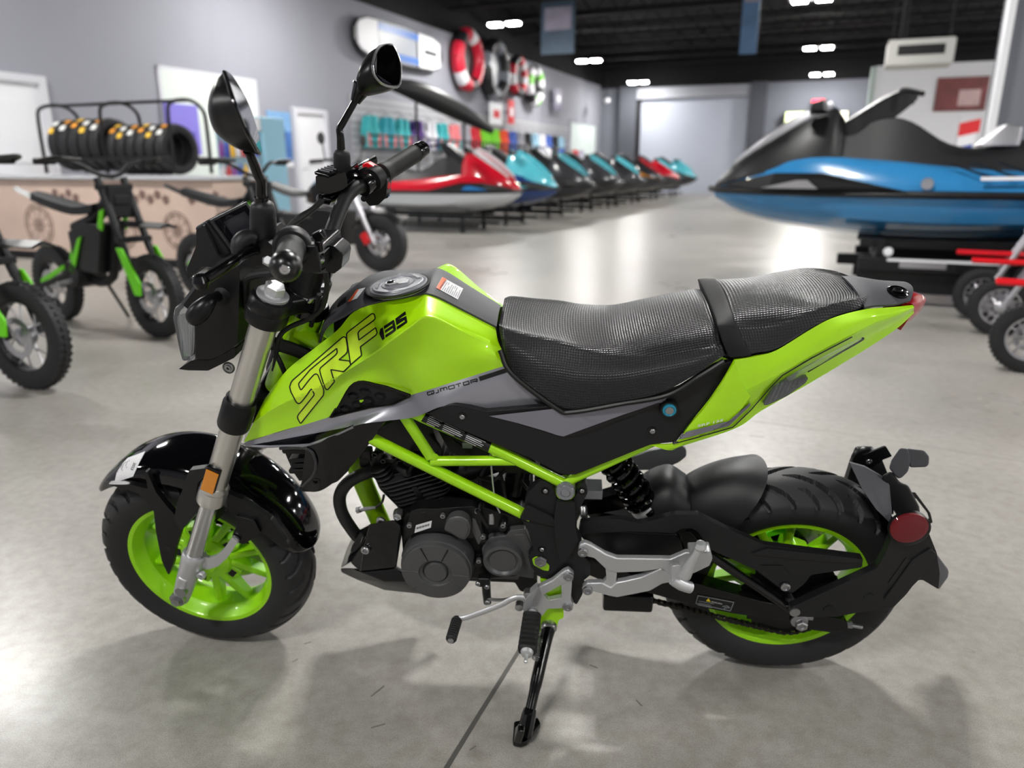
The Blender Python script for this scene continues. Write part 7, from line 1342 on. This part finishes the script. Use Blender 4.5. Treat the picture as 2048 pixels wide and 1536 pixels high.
def board(x0, x1, m, name, th=.06, sh=0.):
    xs_ = [x for x in np.linspace(-1, 1, 41) if x0 <= x <= x1]; w = np.interp(xs_, [p[0] for p in prof], [p[1] for p in prof]) - sh; g = prism([V3(.0 - (.004 if sh == 0 else -.0), L * x, v) for x, v in zip(xs_, w)] + [V3(0, L * x, -v) for x, v in zip(xs_[::-1], w[::-1])], V3(th, 0, 0)); return Q(name, g, m, t, bevel=.01)
board(-1, 1, mb, 'board_rail', .10); 
for x0, x1, m in ((-.95, -.55, M_WH), (-.55, .35, mat('board grey', (150, 155, 165), .4)), (.35, .95, M_WH)): board(x0, x1, m, 'deck_pad', .13, .04)
for z in (-.33, .20): Q('blue_band', boxo(V3(.134, -.1 * L, z + .06), V3(.004, 0, 0), V3(0, .45 * L, 0), V3(0, 0, .075)), mat('board blue', (50, 105, 185), .4), t, smooth=0)
Q('nose_print', boxo(V3(.134, .65 * L, .0), V3(.004, 0, 0), V3(0, .16 * L, 0), V3(0, 0, .05)), mb, t, smooth=0); Q('wall_hook', boxo(V3(-.06, 0, -.46), V3(.06, 0, 0), V3(0, .04, 0), V3(0, 0, .03)), M_BK, t)
# long black foil wing leaning over the row
p0_, p1_ = on_s(772, 166, -9.0), on_s(985, 262, -7.9); c = (p0_ + p1_) / 2; t = thing('folded_awning', c, 0, 'long black padded roof cover above the vests', 'cover')
Q('padded_skin', tube([p0_ - c, p0_ * .7 + p1_ * .3 + EZ * .12 - c, p0_ * .35 + p1_ * .65 + EZ * .10 - c, p1_ - c], [.10, .24, .22, .08], 14, 6, flat=.6), M_BK, t)
for k in (.25, .7): q = p0_ * (1 - k) + p1_ * k; Q('support_pole', tube([q - c + EZ * .1, V3(q[0] - c[0], q[1] - c[1], -c[2] + .0)], .03, 8, 1), M_BKM, t)
def sign(px, py, w, h, m, label, extra=None, off=.25):
    p = wl(px, py, off); t = thing('shelf_sign', p, -PSI, label, 'sign'); Q('board', boxo(V3(0, 0, 0), V3(.02, 0, 0), V3(0, w / 2, 0), V3(0, 0, h / 2)), m, t, bevel=.01); Q('print_block', boxo(V3(.024, 0, .0), V3(.004, 0, 0), V3(0, w * .25, 0), V3(0, 0, h * .18)), extra or M_RD, t, smooth=0); Q('bracket', boxo(V3(-off / 2, 0, 0), V3(off / 2, 0, 0), V3(0, .02, 0), V3(0, 0, .02)), M_BKM, t)
sign(992, 228, .9, .6, M_WH, 'white square sign with red print above the vests'); sign(1022, 224, .45, .7, M_RD, 'tall red sign beside the white one', M_WH); sign(1116, 200, .9, .75, mat('purple grey print', (105, 100, 125), .5), 'grey purple picture high near the far doorway', M_SIL)
q0_, q1_ = sd(wl(1140, 250))[1], sd(wl(1190, 250))[1]; o = struct('door_4', rect_d(q0_, q1_, 0, 2.75, SW, .03), mat('lit corridor wall', (205, 215, 212), .6))
for a, b_, c, e in ((q0_ - .08, q0_, 0, 2.83), (q1_, q1_ + .08, 0, 2.83), (q0_, q1_, 2.75, 2.83)): obj('opening_trim', rect_d(a, b_, c, e, SW, .05), M_WALL, o, smooth=0)
# roller shutter in the far wall
A_, B_ = sd(on_d(1282, 250, 33))[0], sd(on_d(1498, 250, 33))[0]; zt_ = sd(on_d(1390, 196, 33))[2]
o = struct('door_5', rbox(A_, B_, 32.93, 33, 0, zt_), M_SHUT)
n = 26
for k in range(n): obj('shutter_slat', rbox(A_ + .05, B_ - .05, 32.89, 32.93, zt_ * k / n + .012, zt_ * (k + 1) / n - .012), M_SHUT, o, smooth=0, bevel=.01)
for a, b_ in ((A_ - .16, A_), (B_, B_ + .16)): obj('shutter_guide', rbox(a, b_, 32.84, 33, 0, zt_ + .2), M_BKM, o, smooth=0)
obj('shutter_box', rbox(A_ - .16, B_ + .16, 32.6, 33, zt_, zt_ + .42), mat('grey shutter box', (150, 152, 160), .5), o, smooth=0)
for px, w in ((1255, .35), (1512, .30)): s0 = sd(on_d(px, 250, 32.6))[0]; struct('trim_%d' % (4 if px < 1400 else 5), rbox(s0 - w, s0 + w, 32.5, 33, 0, 4.3), mat('dark grey column', (72, 74, 82), .7))
# right side: pilasters, white bay, pictures, heater, exit signs, banners
DR = 24.
def rs(px, py, d): return sd(on_d(px, py, d))
s0 = rs(1745, 200, DR)[0]; s1 = rs(1930, 200, DR)[0]; struct('wall_bay', rbox(s0, s1 + 6, DR, DR + .2, 0, rs(1800, 130, DR)[2]), M_WHITEP); struct('trim_6', rbox(s0 - .12, s0, DR - .12, DR + .2, 0, rs(1740, 135, DR)[2]), mat('pale green post', (170, 185, 180), .6))
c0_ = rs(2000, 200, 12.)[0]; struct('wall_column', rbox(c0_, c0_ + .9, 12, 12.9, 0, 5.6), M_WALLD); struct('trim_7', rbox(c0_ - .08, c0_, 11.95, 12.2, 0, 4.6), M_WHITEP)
p = on_d(1922, 188, DR - .05); t = thing('framed_picture', p, -PSI, 'red and brown racing picture on the white far wall', 'picture'); Q('print', boxo(V3(0, 0, 0), V3(.60, 0, 0), V3(0, .02, 0), V3(0, 0, .42)), mat('racing print', (120, 62, 62), .5, var=(3, .7)), t, smooth=0); Q('frame', ring((0, -.02, 0), (0, 1, 0), [(.1, 0), (.11, 0), (.11, .01)], 8), M_BK, t); Q('pale_patch', boxo(V3(.2, -.024, -.1), V3(.25, 0, 0), V3(0, .004, 0), V3(0, 0, .2)), mat('pale racing print', (200, 170, 170), .5, var=(4, .3)), t, smooth=0)
for (px, py, d, m, lab, w, h) in ((1636, 208, 32.6, mat('lit exit sign', (255, 40, 80), .4, emit=2.), 'glowing red exit sign on the far wall', .22, .16), (1590, 236, 32.6, mat('lit green sign', (225, 240, 180), .4, emit=1.2), 'pale lit notice on the far wall', .36, .22), (1681, 233, 32.6, mat('lit white sign', (245, 240, 215), .4, emit=1.2), 'small lit white notice on the far wall', .24, .18)):
    t = thing('lit_sign', on_d(px, py, d), -PSI, lab, 'sign'); Q('housing', boxo(V3(0, .2, 0), V3(w * 1.15, 0, 0), V3(0, .18, 0), V3(0, 0, h * 1.15)), M_BKM, t, bevel=.01); Q('lit_face', boxo(V3(0, 0, 0), V3(w, 0, 0), V3(0, .02, 0), V3(0, 0, h)), m, t, smooth=0)
p = on_d(1838, 108, 14.); t = thing('ceiling_heater', p, -PSI, 'pale box heater hanging from the black ceiling', 'heater'); Q('casing', boxo(V3(0, 0, 0), V3(.46, 0, 0), V3(0, .28, 0), V3(0, 0, .19)), mat('pale heater enamel', (185, 185, 180), .5), t, bevel=.03); Q('grille', boxo(V3(0, -.285, .03), V3(.32, 0, 0), V3(0, .01, 0), V3(0, 0, .07)), M_BKM, t, smooth=0)
for x in (-.4, .4): Q('hanger_rod', boxo(V3(x, 0, (5.6 - p[2]) / 2 + .1), V3(.012, 0, 0), V3(0, .012, 0), V3(0, 0, (5.6 - p[2]) / 2 - .1)), M_JOIST, t, smooth=0)
Q('flue', tube([V3(-.25, .1, .18), V3(-.25, .1, 5.6 - p[2])], .05, 10, 1), M_JOIST, t)
def banner(px0, px1, py1, d, m, lab, turn=0.):
    a, b_ = on_d(px0, py1, d), on_d(px1, py1, d); c = (a + b_) / 2; w = np.linalg.norm(b_ - a) / 2; t = thing('hanging_banner', V3(c[0], c[1], c[2]), -PSI + turn, lab, 'banner'); hgt = 5.3 - c[2]
    Q('cloth', boxo(V3(0, 0, hgt / 2), V3(w, 0, 0), V3(0, .01, 0), V3(0, 0, hgt / 2)), m, t, smooth=0); Q('top_rail', boxo(V3(0, 0, hgt + .02), V3(w + .04, 0, 0), V3(0, .02, 0), V3(0, 0, .02)), M_SIL, t, smooth=0); Q('print_patch', boxo(V3(0, 0, hgt * .62), V3(w * .8, 0, 0), V3(0, .013, 0), V3(0, 0, hgt * .2)), mat('banner pale print', (120, 115, 130), .6, var=(3, .5)), t, smooth=0)
    for x in (-w, w): Q('cord', boxo(V3(x, 0, hgt + .17), V3(.005, 0, 0), V3(0, .005, 0), V3(0, 0, .15)), M_SIL, t, smooth=0)
banner(1082, 1148, 108, 20., mat('banner teal print', (46, 66, 84), .6, var=(2.5, .6)), 'dark teal banner hanging under the ceiling'); banner(1478, 1512, 108, 16., mat('banner blue print', (62, 92, 125), .6, var=(2.5, .6)), 'narrow blue banner hanging edge on under the ceiling')
p = on_d(1213, 201, 31.); t = thing('dome_camera', p, -PSI, 'small white dome camera below the ceiling edge', 'camera'); Q('dome', lathe((0, 0, 0), (0, 0, -1), [(.12, -.06), (.12, 0), (.09, .08), (0, .12)], 16), M_WH, t); Q('drop_rod', boxo(V3(0, 0, (5.55 - p[2]) / 2 + .05), V3(.015, 0, 0), V3(0, .015, 0), V3(0, 0, (5.55 - p[2]) / 2 - .05)), M_JOIST, t, smooth=0)
# shelf of helmets and boxes at the far end of the left wall
g0 = sd(wl(1055, 275))[1]; t = wthing('wall_shelf', room(SW + .62, g0 + 2.2, 1.42), 'long shelf under the far vests', 'shelf'); Q('board', boxo(V3(0, 0, 0), V3(.22, 0, 0), V3(0, 2.6, 0), V3(0, 0, .02)), M_WH, t, smooth=0); Q('back_rail', boxo(V3(-.40, 0, -.05), V3(.20, 0, 0), V3(0, .03, 0), V3(0, 0, .03)), M_BKM, t, smooth=0)
for k, (m, nm) in enumerate(((M_WH, 'white'), (M_BK, 'black'), (paint('helmet blue', (60, 90, 170)), 'blue'), (M_SIL, 'silver'), (M_RD, 'red'), (paint('helmet pale', (190, 190, 205)), 'pale grey'))):
    t = wthing('helmet', room(SW + .64, g0 + .2 + .75 * k, 1.44), '%s helmet on the long far shelf' % nm, 'helmet', 'helmets on the far shelf'); Q('shell', lathe((0, 0, .0), (0, 0, 1), [(.11, 0), (.135, .06), (.14, .14), (.11, .22), (.05, .26), (0, .265)], 20), m, t); Q('visor', lathe((.012, 0, .09), (0, 0, 1), [(.137, 0), (.141, .04), (.134, .08)], 12, 1.0, 2.1), M_SCREEN, t, smooth=40)
# flags in red, white and blue on a small stand by the white bay
p = on_z(1915, 395); s_, d_, _ = sd(on_d(1912, 282, 21.)); t = thing('flag_stand', room(s_, d_, 0), -PSI, 'red white and blue flag stand before the white bay', 'flag'); Q('pole', tube([V3(0, 0, .02), V3(0, 0, 2.2)], .015, 8, 1), M_SIL, t); Q('foot', lathe((0, 0, 0), (0, 0, 1), [(.2, 0), (.2, .02), (.03, .05), (0, .05)], 16), M_BKM, t)
for z, m, w in ((1.75, M_RD, .45), (1.5, M_WH, .40), (1.25, paint('flag blue', (40, 70, 170)), .35)): Q('flag_cloth', prism([V3(.02, 0, z), V3(w, .05, z + .1), V3(w, .05, z + .4), V3(.02, 0, z + .3)], V3(0, .01, 0)), m, t, smooth=0)
